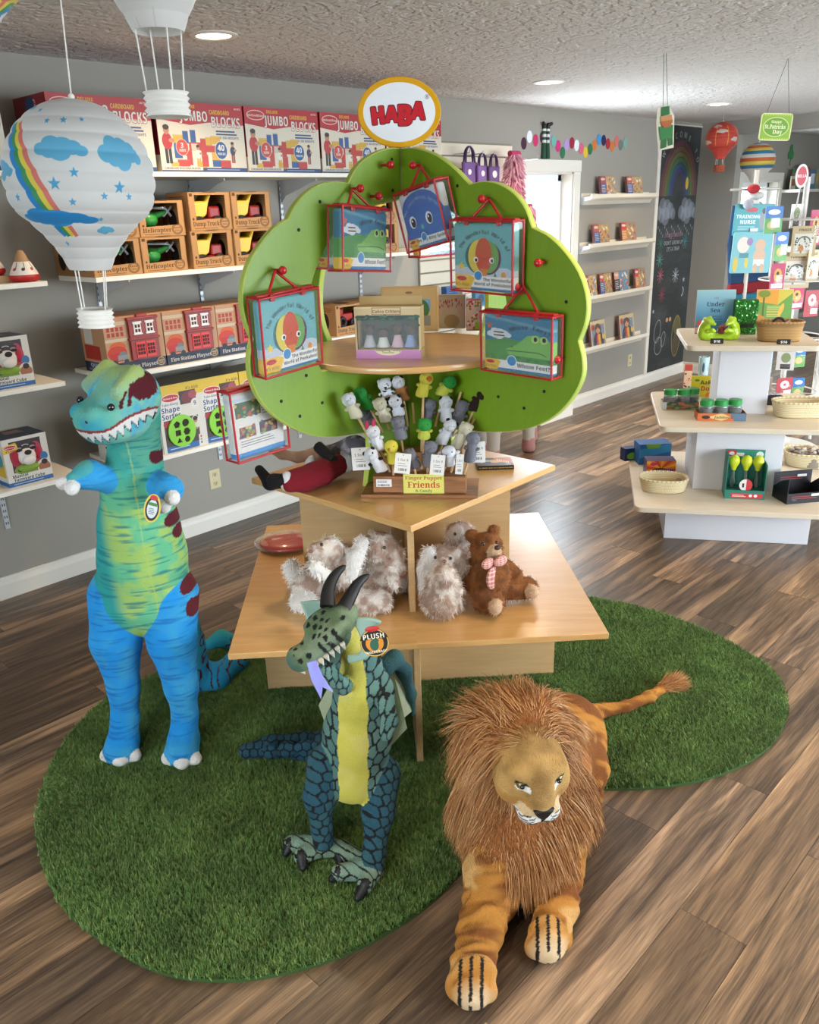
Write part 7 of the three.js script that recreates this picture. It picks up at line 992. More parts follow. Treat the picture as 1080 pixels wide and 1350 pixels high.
// ---------- hung from the ceiling ----------
{
  const twine = mat('#e8e4dc', 0.8), paper = (map) => phys('#ffffff', 0.7, { map, transmission: 0.3, thickness: 0, side: THREE.DoubleSide });
  // lantern envelope: ribbed paper, round above and drawn in to an open neck; radius 1 = widest
  const prof = (n = 169) => [...Array(n + 1)].map((_, i) => { const k = i / n; let r, y; if (k < 0.62) { const a = k / 0.62 * PI * 0.64; r = sin(a); y = cos(a); } else { const q = (k - 0.62) / 0.38, a = PI * 0.64, r1 = sin(a), y1 = cos(a); r = mixn(r1, 0.29, q * (1.55 - 0.55 * q) > 1 ? 1 : q * (1.55 - 0.55 * q)); y = y1 - q * 0.78; } const rib = 1 - 0.03 * (1 - pow(abs(sin(k * PI * 13)), 0.7)); return [max(r * rib, 0.02), y]; });
  function balloon(label, c, R, map, opt = {}) {
    const t = thing('hot_air_balloon_lantern', label, 'paper lantern', c, opt.turn ?? 0, 'paper hot-air balloon lanterns'); if (opt.tilt) t.rotation.z = opt.tilt;
    const P = prof(); part('envelope', lathe(P.map(([r, y]) => [r * R, y * R]).reverse(), 40), paper(map), t);
    const yN = P[P.length - 1][1] * R, bs = opt.bs ?? 0.26, bh = opt.bh ?? 0.26, yB = yN - (opt.drop ?? 0.5) * R;
    for (let i = 0; i < 4; i++) { const a = i * PI / 2 + 0.6; part('cord', rod([cos(a) * 0.27 * R, yN + 0.01, sin(a) * 0.27 * R], [cos(a) * bs * 0.85 * R, yB, sin(a) * bs * 0.85 * R], 0.0016, 0.0016, 5), twine, t); }
    const rows = [...Array(17)].map((_, i) => [R * bs * (0.94 + 0.06 * cos(i / 16 * PI * 8)) , yB - i / 16 * bh * R]); part('basket', lathe([...rows, [R * bs * 0.9, yB - bh * R], [0.001, yB - bh * R + 0.004]], 30), opt.basket ?? mat('#e6e2da', 0.8), t);
    part('hanging_cord', rod([0, R, 0], [opt.lean ?? 0, CEIL - c.y, 0], 0.0018, 0.0018, 5), twine, t); part('knot', ball(0.007, 0, R + 0.004, 0), twine, t); return t;
  }
  const D1 = 1.82, c1 = along(ray(106, 236), D1), R1 = 95 * D1 / FOCAL;
  const sky = print(1024, 512, (g, w, h) => {
    fillR(g, '#e2e0dc', 0, 0, w, h); const blue = '#4ea6d4', lb = '#62b4d8';
    // u grows to the viewer's right across the side that faces them (x 512 +- 220)
    cloudShape(g, lb, 522, 192, 42); cloudShape(g, lb, 658, 195, 40, 1.5); cloudShape(g, lb, 356, 235, 30, 1.2); cloudShape(g, lb, 625, 374, 22); cloudShape(g, lb, 335, 88, 44, 0.5); cloudShape(g, lb, 100, 190, 60); cloudShape(g, lb, 220, 280, 60); cloudShape(g, lb, 860, 200, 60);
    ['#e27a6e', '#ecd64a', '#3a9a5a', '#1e8ad4'].forEach((c, i) => { g.strokeStyle = c; g.lineWidth = 15; g.beginPath(); g.moveTo(388 - i * 14, 136); g.quadraticCurveTo(452 - i * 14, 210, 498 - i * 14, 318); g.stroke(); g.beginPath(); g.moveTo(510 - i * 15, 362); g.lineTo(522 - i * 15, 396); g.stroke(); });
    cloudShape(g, '#1e90d6', 482, 336, 80, 0.55);
    for (const [x, y, s] of [[485, 133, 9], [530, 130, 11], [580, 126, 8], [505, 262, 14], [547, 240, 11], [640, 266, 14], [605, 284, 9], [665, 284, 9], [537, 297, 9], [600, 340, 8], [470, 420, 10], [400, 290, 10], [440, 100, 9], [160, 300, 12], [800, 120, 12]]) star(g, blue, x, y, s);
  });
  sky.flipY = true;
  balloon('large white paper balloon with rainbow, blue clouds and stars', c1, R1, sky, { turn: -YAW + PI + 0.06, tilt: 0.05, drop: 0.55 });
  const plain = print(256, 256, (g, w, h) => { fillR(g, '#e4e2de', 0, 0, w, h); for (let i = 0; i < 60; i++) fillR(g, 'rgba(200,198,192,.5)', hash3(i, 1, 8) * w, hash3(i, 2, 8) * h, 2, 40); });
  const D2 = 1.5, n2 = along(ray(209, 42), D2), R2 = 0.16; balloon('plain white paper balloon whose basket hangs near the ceiling lamp', n2.clone().add(V(0, 1.205 * R2, 0)), R2, plain, { drop: 0.62, bs: 0.265, bh: 0.26, turn: 0.4 });
  const rb = print(512, 256, (g, w, h) => { fillR(g, '#e2e0dc', 0, 0, w, h); cloudShape(g, '#62b4d8', 100, 100, 40); cloudShape(g, '#62b4d8', 330, 120, 40); for (let k = 0; k < 6; k++) ['#e27a6e', '#ecd64a', '#3a9a5a', '#1e8ad4'].forEach((c, i) => { g.strokeStyle = c; g.lineWidth = 8; g.beginPath(); g.arc(60 + k * 90, 220, 60 - i * 8, PI * 1.1, PI * 1.9); g.stroke(); }); });
  const p3 = along(ray(-62, -52), 1.8); balloon('white paper balloon with rainbow arcs, mostly out of view above the rainbow balloon', p3, 0.142, rb, { drop: 0.6, turn: -YAW + PI });
  const red = print(512, 256, (g, w, h) => { fillR(g, '#c8402e', 0, 0, w, h); for (const [x, y] of [[60, 90], [150, 130], [240, 80], [330, 140], [420, 90], [500, 130], [200, 170], [380, 60]]) cloudShape(g, '#d8c4b8', x, y, 24, 0.8); for (let i = 0; i < 8; i++) fillR(g, '#e0903a', i * 64, 60, 5, 100); });
  const D4 = 7.55; balloon('small red paper balloon with white clouds beside the chalkboard', along(ray(952, 183), D4), 20.5 * D4 / FOCAL, red, { basket: mat('#9a4a30', 0.8), drop: 0.35, bs: 0.36, bh: 0.42 });
  const str = print(256, 256, (g, w, h) => { ['#6a7a5a', '#3a8ab4', '#d8d4cc', '#c8642c', '#d8c04a', '#2a7aa0', '#d8d4cc', '#c8642c', '#d8c04a', '#2f6a8a', '#d8d4cc', '#d8d4cc', '#d8d4cc', '#d8d4cc', '#d8d4cc', '#d8d4cc'].forEach((c, i) => fillR(g, c, 0, i * 16, w, 16)); });
  const D5 = 7.7; balloon('small striped paper balloon above the costume packages', along(ray(999, 212), D5), 22 * D5 / FOCAL, str, { drop: 0.4, bs: 0.2, basket: mat('#c8c0b4', 0.8) });
  // St Patrick's sign and leprechaun cut-out
  {
    const F = 5.1, p = onF(1022.5, 167.5, F), k = depthOf(p) / FOCAL, w = 42 * k, h = 33 * k, t = thing('holiday_sign', 'green hanging holiday sign with pale lettering on thin strings', 'sign', p, -YAW); t.rotation.z = -0.05;
    const art = print(256, 200, (g, W, H) => { fillR(g, '#e4e6a8', 0, 0, W, H); fillR(g, '#8aae2a', 8, 8, W - 16, H - 16); for (let i = 0; i < 12; i++) { fillR(g, '#a9c83a', 8 + i * 20, 8, 10, 12); fillR(g, '#a9c83a', 8 + i * 20, H - 20, 10, 12); } oval(g, '#d8dc8a', 128, 100, 104, 72); oval(g, '#6a9a1c', 128, 100, 98, 66); text(g, 'Happy', 128, 62, 26, '#f0ecb8', 'bold', 'center', 'serif'); text(g, 'St.Patricks', 122, 98, 42, '#f4f0c4', 'bold', 'center', 'serif', 170); text(g, 'Day', 146, 136, 40, '#f4f0c4', 'bold', 'center', 'serif'); });
    part('sign_board', planarUV(extrude(roundRect(-w / 2, -h / 2, w / 2, h / 2, 0.02), 0.006, 0.001), -w / 2, -h / 2, w / 2, h / 2), mat('#ffffff', 0.5, { map: art }), t); const up = CEIL - p.y; for (const s of [-1, 1]) part('string', rod([s * w * 0.36, h * 0.46, 0.003], [0.01, up, 0.003], 0.0012, 0.0012, 4), mat('#4a4a44', 0.8), t);
  }
  {
    const F = 4.8, p = onF(878.5, 168, F), k = depthOf(p) / FOCAL, t = thing('leprechaun_cutout', 'green-suited cardboard figure hanging from the ceiling on green strings', 'hanging decoration', p, -YAW); t.rotation.z = 0.12;
    const q = (pts) => pts.map(([x, y]) => [x * k * 1.25, -y * k]); const pc = (n, pts, hex, z) => part(n, extrude(poly(q(pts)), 0.004).translate(0, 0, z), mat(hex, 0.6), t);
    pc('outline_card', [[-8, -26], [4, -26], [9, -12], [8, 8], [7, 26], [-9, 27], [-10, 8], [-10, -8]], '#d8d2bc', -0.004); pc('hat', [[-4, -25], [4, -25], [4, -15], [-5, -14]], '#2a6a34', 0); pc('face', [[-6, -14], [6, -14], [7, -4], [-5, -3]], '#c98a54', 0); pc('beard', [[-6, -8], [7, -8], [4, 0], [-3, 0]], '#b4622c', 0.003); pc('coat', [[-8, -2], [7, -2], [6, 14], [-7, 14]], '#2f7a3c', 0); pc('leg', [[-6, 14], [0, 14], [-1, 24], [-7, 25]], '#27632f', 0); pc('leg', [[1, 14], [6, 14], [6, 22], [1, 23]], '#27632f', 0);
    const up = CEIL - p.y; for (const s of [-1, 1]) part('string', rod([s * 0.012, 26 * k, 0], [0.01 + s * 0.006, up, 0], 0.0014, 0.0014, 4), mat('#2f6a44', 0.8), t);
  }
}

// ---------- slat wall, window-side decorations, ledges, chalkboard ----------
{
  const slatM = mat('#ddd3c0', 0.55);
  const sw = thing('slat_wall_panel', 'off-white slat wall panel with purple bags beside the window', 'wall panel', [0, 0, ZW]);
  part('backing', box(1.06, 2.0, 0.012, 4.96, 1.24, 0.006), mat('#8c8272', 0.8), sw);
  for (let i = 0; i < 23; i++) part('slat', rbox(1.06, 0.076, 0.012, 4.96, 0.285 + i * 0.0865, 0.018, 0.003), slatM, sw);
  // small felt bags on a peg, fluffy pink skirts
  const felt = ['#6a4f86', '#755892', '#5e4678', '#7a5f98'];
  const hook = (x, y, l, label) => { const t = thing('display_hook', label, 'hook', [x, y, ZW + 0.024], 0, 'slat wall hooks'); part('arm', rod([0, 0, 0], [0, 0.004, l], 0.004), mat('#b8b8bc', 0.3, { metalness: 0.6 }), t); part('tip', rod([0, 0.004, l], [0, 0.022, l + 0.004], 0.004), mat('#b8b8bc', 0.3, { metalness: 0.6 }), t); };
  const bagZ = ZW + 0.2;
  [[619, 231, 'with plain dark front'], [636, 232, 'with a white button, middle of the row'], [651, 233, 'with a large white button, next to the pink skirts']].forEach(([x, y, l], i) => {
    const c = onZ(x, y, bagZ - 0.03 + i * 0.03); hook(c.x, c.y + 0.142, c.z - ZW - 0.02, `metal hook of the felt bag ${l.replace(', next to the pink skirts', '').replace(', middle of the row', '')}`); const t = thing('felt_bag', `small purple felt bag ${l}`, 'bag', c, 0, 'purple felt bags'), s = new THREE.Shape(); s.moveTo(-0.075, 0.085); s.lineTo(0.075, 0.085); s.lineTo(0.07, -0.05); s.quadraticCurveTo(0.05, -0.1, 0, -0.1); s.quadraticCurveTo(-0.05, -0.1, -0.07, -0.05); s.closePath();
    part('pouch', extrude(s, 0.03, 0.008).translate(0, 0, -0.015), mat(felt[i], 0.95), t); part('handle', [-1, 1].map((q) => tube([[-0.05, 0.08, q * 0.01], [-0.035, 0.16, q * 0.006], [0, 0.185, 0], [0.035, 0.16, q * 0.006], [0.05, 0.08, q * 0.01]], 0.007, 6)), mat('#4a3560', 0.95), t); if (i) t.scale.setScalar(0.8); part('button', cyl(0.03 - 0.006 * (2 - i), 0.03 - 0.006 * (2 - i), 0.006, 0, 0, 0, 18).rotateX(PI / 2).translate(-0.02 + i * 0.006, 0.02, 0.018), mat('#d9cfd4', 0.7), t);
  });
  hook(onZ(676, 203, ZW + 0.03).x, 2.12, 0.24, 'metal hook carrying the pink skirts');
  const R = rng(55);
  for (const [x, y, w, h, label] of [[678, 233, 34, 56, 'fluffy pink tulle skirt hanging beside the window top'], [696, 290, 22, 34, 'fluffy pink tulle skirt lower down against the window']]) {
    const c = onZ(x, y, ZW + 0.2), k = depthOf(c) / FOCAL, out = []; for (let i = 0; i < 700; i++) { const a = R() * 7, v = R() - 0.5, r = w * k / 2 * (0.5 + 0.5 * (0.5 - v)); const p = c.clone().add(V(cos(a) * r * 0.7, v * h * k, sin(a) * r * 0.5)); const f = 0.7 + 0.5 * R(); strand(out, R, p, V(cos(a), -0.4 + 0.5 * (R() - 0.5), sin(a)).normalize(), 0.05 + 0.03 * R(), 0.006, 0.8, 0.9, [0.8 * f, 0.42 * f, 0.5 * f], 3); }
    const t = thing('tulle_skirt', label, 'skirt', [0, 0, 0], 0, 'pink tulle skirts'); part('tulle', strandGeo(out), fluff, t).userData.kind = 'stuff'; part('waistband', rod(c.clone().add(V(-w * k * 0.3, h * k * 0.5, 0)), c.clone().add(V(w * k * 0.3, h * k * 0.5, 0)), 0.02), mat('#b8365e', 0.9), t); part('lining', lathe([[0.02, h * k * 0.48], [w * k * 0.34, -h * k * 0.5]], 16).translate(c.x, c.y, c.z), mat('#c8708c', 0.95, { side: THREE.DoubleSide }), t);
  }
  // goods on the slat wall, seen through the tree
  const sh = (x0, x1, y, label) => solo('slat_wall_shelf', rbox(x1 - x0, 0.02, 0.26, (x0 + x1) / 2, y, ZW + 0.154, 0.003), M.shelf, label, 'shelf', 'small shelves on the slat wall');
  sh(4.45, 5.45, 1.52, 'upper white shelf on the slat wall'); sh(4.45, 5.45, 1.1, 'lower white shelf on the slat wall');
  const goods = [['#2f5f9a', 0.12, 0.17, 'blue boxed game'], ['#c8c4bc', 0.1, 0.15, 'white boxed game'], ['#4a8ab0', 0.14, 0.16, 'light blue boxed game'], ['#b84a3a', 0.08, 0.14, 'red boxed game'], ['#d0b04a', 0.12, 0.12, 'yellow boxed game'], ['#5a4a86', 0.1, 0.17, 'purple boxed game']];
  const gArt = print(128, 128, (g, w, h) => { fillR(g, '#dcdcdc', 0, 0, w, h); fillR(g, '#ffffff', 8, 8, 112, 40); lines(g, '#8a8a90', 18, 18, 92, 2, 12, 5); oval(g, '#9aa0a8', 64, 86, 40, 28); });
  goods.forEach(([c, w, h, l], i) => { for (const [y, k] of [[1.53, 'upper'], [1.11, 'lower']]) { const t = thing('boxed_game', `${l} on the ${k} slat wall shelf`, 'game', [4.54 + i * 0.16, y, ZW + 0.2], 0.06 * (i % 3 - 1), 'boxed games on the slat wall'); part('carton', box(w, h, 0.05, 0, h / 2, 0), mat(c, 0.5), t); part('front_print', planarUV(box(w * 0.86, h * 0.86, 0.001, 0, h / 2, 0.0256), -w * 0.43, h * 0.07, w * 0.43, h * 0.93), mat(c, 0.5, { map: gArt }), t); } });
  // paper ovals in a wavy row
  const ov = [[150, 143, '#3f1f38'], [186, 100, '#dfe3ea'], [226, 123, '#c42f66'], [270, 103, '#3f1f38'], [308, 95, '#a78fbc'], [343, 128, '#6fa8a2'], [372, 160, '#c83374'], [400, 203, '#2c6e4a'], [428, 150, '#aa8ec8'], [461, 140, '#961f34'], [492, 156, '#dfe3e6'], [521, 177, '#d0607a'], [550, 200, '#d8b634'], [578, 180, '#2c6e4a'], [608, 153, '#cc7636'], [636, 118, '#4590c6'], [667, 123, '#2f1e4c'], [694, 145, '#a82a34'], [722, 162, '#cc7638'], [750, 130, '#d2706a'], [777, 153, '#6f7872'], [806, 140, '#7ea89c']];
  const e = new THREE.Shape(); e.absellipse(0, 0, 0.036, 0.044, 0, 2 * PI); const eg = extrude(e, 0.0015, 0, 20);
  const nm = { '#3f1f38': 'dark plum', '#dfe3ea': 'white', '#dfe3e6': 'white', '#c42f66': 'magenta', '#a78fbc': 'lilac', '#6fa8a2': 'pale teal', '#c83374': 'hot pink', '#2c6e4a': 'green', '#aa8ec8': 'lilac', '#961f34': 'dark red', '#d0607a': 'rose', '#d8b634': 'yellow', '#cc7636': 'orange', '#4590c6': 'sky blue', '#2f1e4c': 'deep purple', '#a82a34': 'brick red', '#cc7638': 'orange', '#d2706a': 'salmon', '#6f7872': 'grey', '#7ea89c': 'grey-green' };
  ov.forEach(([x, y, c], i) => { const p = onZ(660 + x / 4.909, 160 + y / 4.909, ZW), nb = (j) => ov[j] ? `the ${nm[ov[j][2]]} one` : 'the end of the row', l = `${nm[c]} paper oval on the wall between ${nb(i - 1)} and ${nb(i + 1)}`.replace('on the wall ', '').replace('paper oval between the end of the row', 'paper oval at the row end, beside').replace(' beside and', ' beside'); const m = solo('paper_oval', eg, mat(c, 0.8), l, 'paper oval', 'paper ovals in a wavy row'); m.position.copy(p).add(V(0, 0, 0.001 + (i % 2) * 0.0016)); });
  // elf legs standing on the window casing
  {
    const p = onZ(719, 213, ZW + 0.012), t = thing('elf_leg_decoration', 'pair of striped elf legs with black boots on the window casing', 'decoration', V(p.x, 2.145, ZW + 0.012)); const g = mat('#1f4a34', 0.8), w = mat('#d8d8d4', 0.8), k = mat('#15161a', 0.5);
    for (const s of [-1, 1]) { part('trouser_leg', rod([s * 0.035, 0, 0], [s * 0.03, 0.14, 0], 0.026, 0.022), g, t); for (let i = 0; i < 5; i++) part('stocking_stripe', rod([s * 0.03, 0.14 + i * 0.026, 0], [s * 0.03, 0.166 + i * 0.026, 0], 0.02, 0.02), i % 2 ? g : w, t); part('boot', [rod([s * 0.03, 0.265, 0], [s * 0.032, 0.3, 0], 0.022), rod([s * 0.03, 0.3, 0], [s * 0.075, 0.315, 0.02], 0.02, 0.014)], k, t); }
    t.scale.setScalar(0.82);
  }
  // picture ledges with packets
  const lt = mat('#e3dccb', 0.5), ys = [1.87, 1.467, 1.022, 0.566];
  const ledgeProf = poly([[0, 0], [0.1, 0], [0.112, 0.006], [0.114, 0.045], [0.104, 0.047], [0.1, 0.014], [0.014, 0.014], [0.014, 0.052], [0, 0.052], [0, -0.05], [0.02, -0.05], [0.045, -0.012]].slice(0, 9).concat([[0, -0.055], [0.025, -0.055], [0.05, -0.02], [0.09, -0.01]]));
  const prof2 = poly([[0, -0.055], [0.024, -0.055], [0.05, -0.022], [0.1, -0.012], [0.114, 0], [0.114, 0.03], [0.106, 0.03], [0.1, 0.01], [0.012, 0.01], [0.012, 0.04], [0, 0.04]]);
  ys.forEach((y, i) => { const t = thing('picture_ledge', `white picture ledge, ${['topmost of the four', 'second from the top', 'third from the top, full of packets', 'lowest of the four'][i]}`, 'ledge', [6.5, y - 0.03, ZW], 0, 'white picture ledges'); part('ledge', extrude(prof2, 1.17, 0).rotateY(-PI / 2).rotateY(PI).scale(1, 1, 1).rotateY(PI).translate(1.17, 0, 0), lt, t); part('end_cap', extrude(prof2, 0.006, 0).rotateY(-PI / 2).translate(0, 0, 0), mat('#dfe6ee', 0.5), t); });
  const packT = [['#b8a078', '#a83a4a', '#3a4a86'], ['#b89a64', '#c4563a', '#3a5a9a'], ['#a88a60', '#c83a3a', '#c8843a'], ['#5a8ab0', '#d09a7a', '#2a2a2e']].map(([a, b, c], k) => print(200, 170, (g, w, h) => { fillR(g, a, 0, 0, w, h); fillR(g, b, 0, 0, 70, 60); oval(g, '#d8d0c8', 34, 24, 28, 11); fillR(g, c, 0, 60, 74, 110); lines(g, '#d8d4d0', 10, 74, 52, 5, 14, 5); for (let i = 0; i < 34; i++) oval(g, ['#d8b06a', '#a86a3a', '#e8d8b8', '#7a8a9a', '#b84a3a'][i % 5], 80 + hash3(i, k, 1) * 110, 14 + hash3(i, k, 2) * 140, 12, 12); }));
  const monkey = print(200, 200, (g, w, h) => { fillR(g, '#c9b48a', 0, 0, w, h); fillR(g, '#7a8aa0', 14, 30, 172, 160); oval(g, '#5a3a26', 100, 66, 44, 42); oval(g, '#b8906a', 100, 78, 28, 24); oval(g, '#3a3a44', 60, 140, 26, 50, 0.4); oval(g, '#3a3a44', 140, 140, 26, 50, -0.4); fillR(g, '#c83a34', 74, 106, 26, 80); fillR(g, '#d8a83a', 98, 106, 30, 80); oval(g, '#a8402e', 34, 50, 20, 24); oval(g, '#d8b84a', 168, 130, 18, 22); for (const x of [84, 116]) oval(g, '#15100c', x, 60, 5, 6); });
  const packM = packT.map((t) => mat('#ffffff', 0.45, { map: t })), mm = mat('#ffffff', 0.5, { map: monkey });
  const zl = ZW + 0.075;
  const pack = (x, i, w, h, m, label, cat = 'puzzle') => { const t = thing('flat_puzzle_pack', label, cat, [x, ys[i] - 0.02, zl], 0, 'flat packs on the picture ledges'); t.rotation.x = -0.16; const s = mat('#7a3a44', 0.5); part('pack', box(w, h, 0.022, 0, h / 2, 0), [s, s, s, s, m, s], t); part('shrink_wrap', box(w + 0.002, h + 0.002, 0.0235, 0, h / 2, 0), phys('#ffffff', 0.1, { transmission: 0.97, thickness: 0 }), t); };
  pack(onZ(803, 238, zl).x, 0, 0.245, 0.165, packM[0], 'flat puzzle pack near the window on the topmost ledge'); pack(onZ(838, 237, zl).x, 0, 0.27, 0.165, packM[1], 'flat puzzle pack near the chalkboard on the topmost ledge');
  pack(onZ(794, 306, zl).x, 1, 0.25, 0.175, packM[1], 'flat puzzle pack near the window on the second ledge'); pack(onZ(830, 303, zl).x, 1, 0.26, 0.175, packM[2], 'flat puzzle pack near the chalkboard on the second ledge');
  [[780, 0.2, 0], [800, 0.2, 1], [820, 0.24, 3], [845, 0.2, 2]].forEach(([x, w, k]) => pack(onZ(x, 370, zl).x, 2, w, 0.19, packM[k], `flat puzzle pack on the third ledge, ${['with blue label', 'with orange pictures', 'with a face photograph', 'beside the white batten'][k === 3 ? 2 : k === 2 ? 3 : k]}`));
  pack(onZ(790, 436, zl).x, 3, 0.25, 0.235, mm, 'square monkey picture pack near the tree on the lowest ledge'); pack(onZ(828, 427, zl).x, 3, 0.27, 0.235, mm, 'square monkey picture pack near the chalkboard on the lowest ledge');
  // chalkboard
  const ch = print(420, 1220, (g, w, h) => {
    fillR(g, '#303332', 0, 0, w, h); for (let i = 0; i < 900; i++) fillR(g, 'rgba(150,155,150,.035)', hash3(i, 1, 2) * w, hash3(i, 2, 2) * h, 60, 3); for (let i = 0; i < 40; i++) oval(g, 'rgba(140,145,140,.05)', hash3(i, 5, 2) * w, hash3(i, 6, 2) * h, 80, 40);
    'WELCOME TO'.split('').forEach((c, i) => { const a = -2.6 + i * 0.24; g.save(); g.translate(210 + 210 * cos(a), 240 + 200 * sin(a)); g.rotate(a + PI / 2); text(g, c, 0, 0, 36, '#a4a8a4', 'normal'); g.restore(); });
    ['#7a3a4a', '#8a5a3a', '#7a7a3a', '#4a7a4a', '#2f5a8a', '#4a3a7a'].forEach((c, i) => { g.strokeStyle = c; g.lineWidth = 22; g.globalAlpha = 0.6; g.beginPath(); g.ellipse(210, 330, 190 - i * 24, 250 - i * 26, 0, PI, 2 * PI); g.stroke(); }); g.globalAlpha = 1; oval(g, '#c8a83a', 300, 270, 16, 30);
    cloudShape(g, 'rgba(140,145,155,.55)', 90, 400, 74, 1.5); cloudShape(g, 'rgba(140,145,155,.55)', 330, 400, 74, 1.5); for (let i = 0; i < 22; i++) oval(g, '#8a94a0', 20 + i * 18, 480 + (i % 4) * 14, 3, 8);
    text(g, 'Imagination', 190, 520, 36, '#9a6a7a', 'italic'); text(g, "DON'T GROW UP", 200, 560, 28, '#a8acb0', 'normal'); text(g, 'IT\'S A TRAP', 200, 592, 28, '#a8acb0', 'normal'); for (const [x, y, c] of [[60, 640, '#4a8a7a'], [330, 560, '#3a7a7a'], [80, 720, '#a85a6a'], [250, 730, '#a8acb0'], [110, 820, '#8a3a44'], [60, 560, '#3a6a5a']]) { for (let i = 0; i < 10; i++) { g.strokeStyle = c; g.lineWidth = 4; g.beginPath(); g.moveTo(x, y); g.lineTo(x + 36 * cos(i * 0.63), y + 40 * sin(i * 0.63)); g.stroke(); } }
    star(g, '#a8acb0', 350, 760, 16); star(g, '#a8acb0', 30, 900, 14); g.strokeStyle = '#b8bcc0'; g.lineWidth = 7; g.beginPath(); g.arc(330, 820, 26, -1, 1.4); g.stroke(); oval(g, '#b8906a', 190, 960, 14, 12); oval(g, '#b8906a', 226, 960, 14, 12);
    g.strokeStyle = '#8a928e'; g.lineWidth = 5; for (const [x, y, rx, ry] of [[90, 1010, 34, 60], [110, 1090, 40, 46], [160, 1060, 22, 40]]) { g.beginPath(); g.ellipse(x, y, rx, ry, 0.2, 0, 7); g.stroke(); } g.strokeStyle = '#9a8a4a'; g.beginPath(); g.ellipse(310, 1060, 50, 110, 0, 0, 7); g.stroke(); oval(g, 'rgba(120,90,50,.5)', 310, 1110, 40, 70); oval(g, 'rgba(150,130,60,.5)', 310, 1000, 40, 50);
  });
  const cb = thing('chalkboard', 'tall chalkboard panel with a chalk rainbow and clouds', 'chalkboard', [8.26, 0.118, ZW]); part('board', planarUV(box(0.81, 2.36, 0.012, 0, 1.18, 0.006), -0.405, 0, 0.405, 2.36), mat('#ffffff', 0.8, { map: ch }), cb); part('edge_strip', [box(0.012, 2.36, 0.016, -0.411, 1.18, 0.008), box(0.834, 0.012, 0.016, 0, 2.366, 0.008)], mat('#cfc8ba', 0.6), cb);
  // white toy pony standing behind the tree
  {
    const t = thing('plush_pony', 'white plush pony standing behind the green tree', 'plush toy'), z = -3.72, x0 = 4.55, Cw = lin('#d2cabd'), pk = lin('#c08a86');
    const leg = (x, zz, dx = 0) => chain([[V(x, 0.56, zz), 0.09], [V(x + dx, 0.3, zz), 0.055], [V(x + dx * 1.3, 0.1, zz), 0.045]], 'w', 0.03), hoof = (x, zz) => chain([[V(x, 0.09, zz), 0.05], [V(x, 0.04, zz), 0.055]], 'p', 0.01);
    part('body', softMesh([...chain([[V(x0 + 0.1, 0.7, z), 0.15], [V(x0 + 0.6, 0.7, z), 0.15]], 'w'), ...leg(x0 + 0.08, z + 0.09), ...leg(x0 + 0.1, z - 0.08, 0.05), ...leg(x0 + 0.48, z + 0.09, 0.03), ...leg(x0 + 0.66, z - 0.08, 0.1), ...hoof(x0 + 0.08, z + 0.09), ...hoof(x0 + 0.16, z - 0.08), ...hoof(x0 + 0.52, z + 0.09), ...hoof(x0 + 0.79, z - 0.08), ...chain([[V(x0 + 0.05, 0.78, z), 0.09], [V(x0 - 0.12, 0.96, z), 0.07]], 'w'), ...chain([[V(x0 - 0.1, 0.98, z), 0.08], [V(x0 - 0.22, 0.9, z), 0.05]], 'w')], { cell: 0.012, k: 0.04, floorY: 0.001, color: (x, y, zz, d) => d.p < d.w ? pk : Cw }), plush(), t);
  }
  solo('plinth', rbox(0.5, 0.1, 0.13, 6.02, 0.05, ZW + 0.085, 0.004), M.shelf, 'low white plinth on the floor under the window', 'plinth');
}

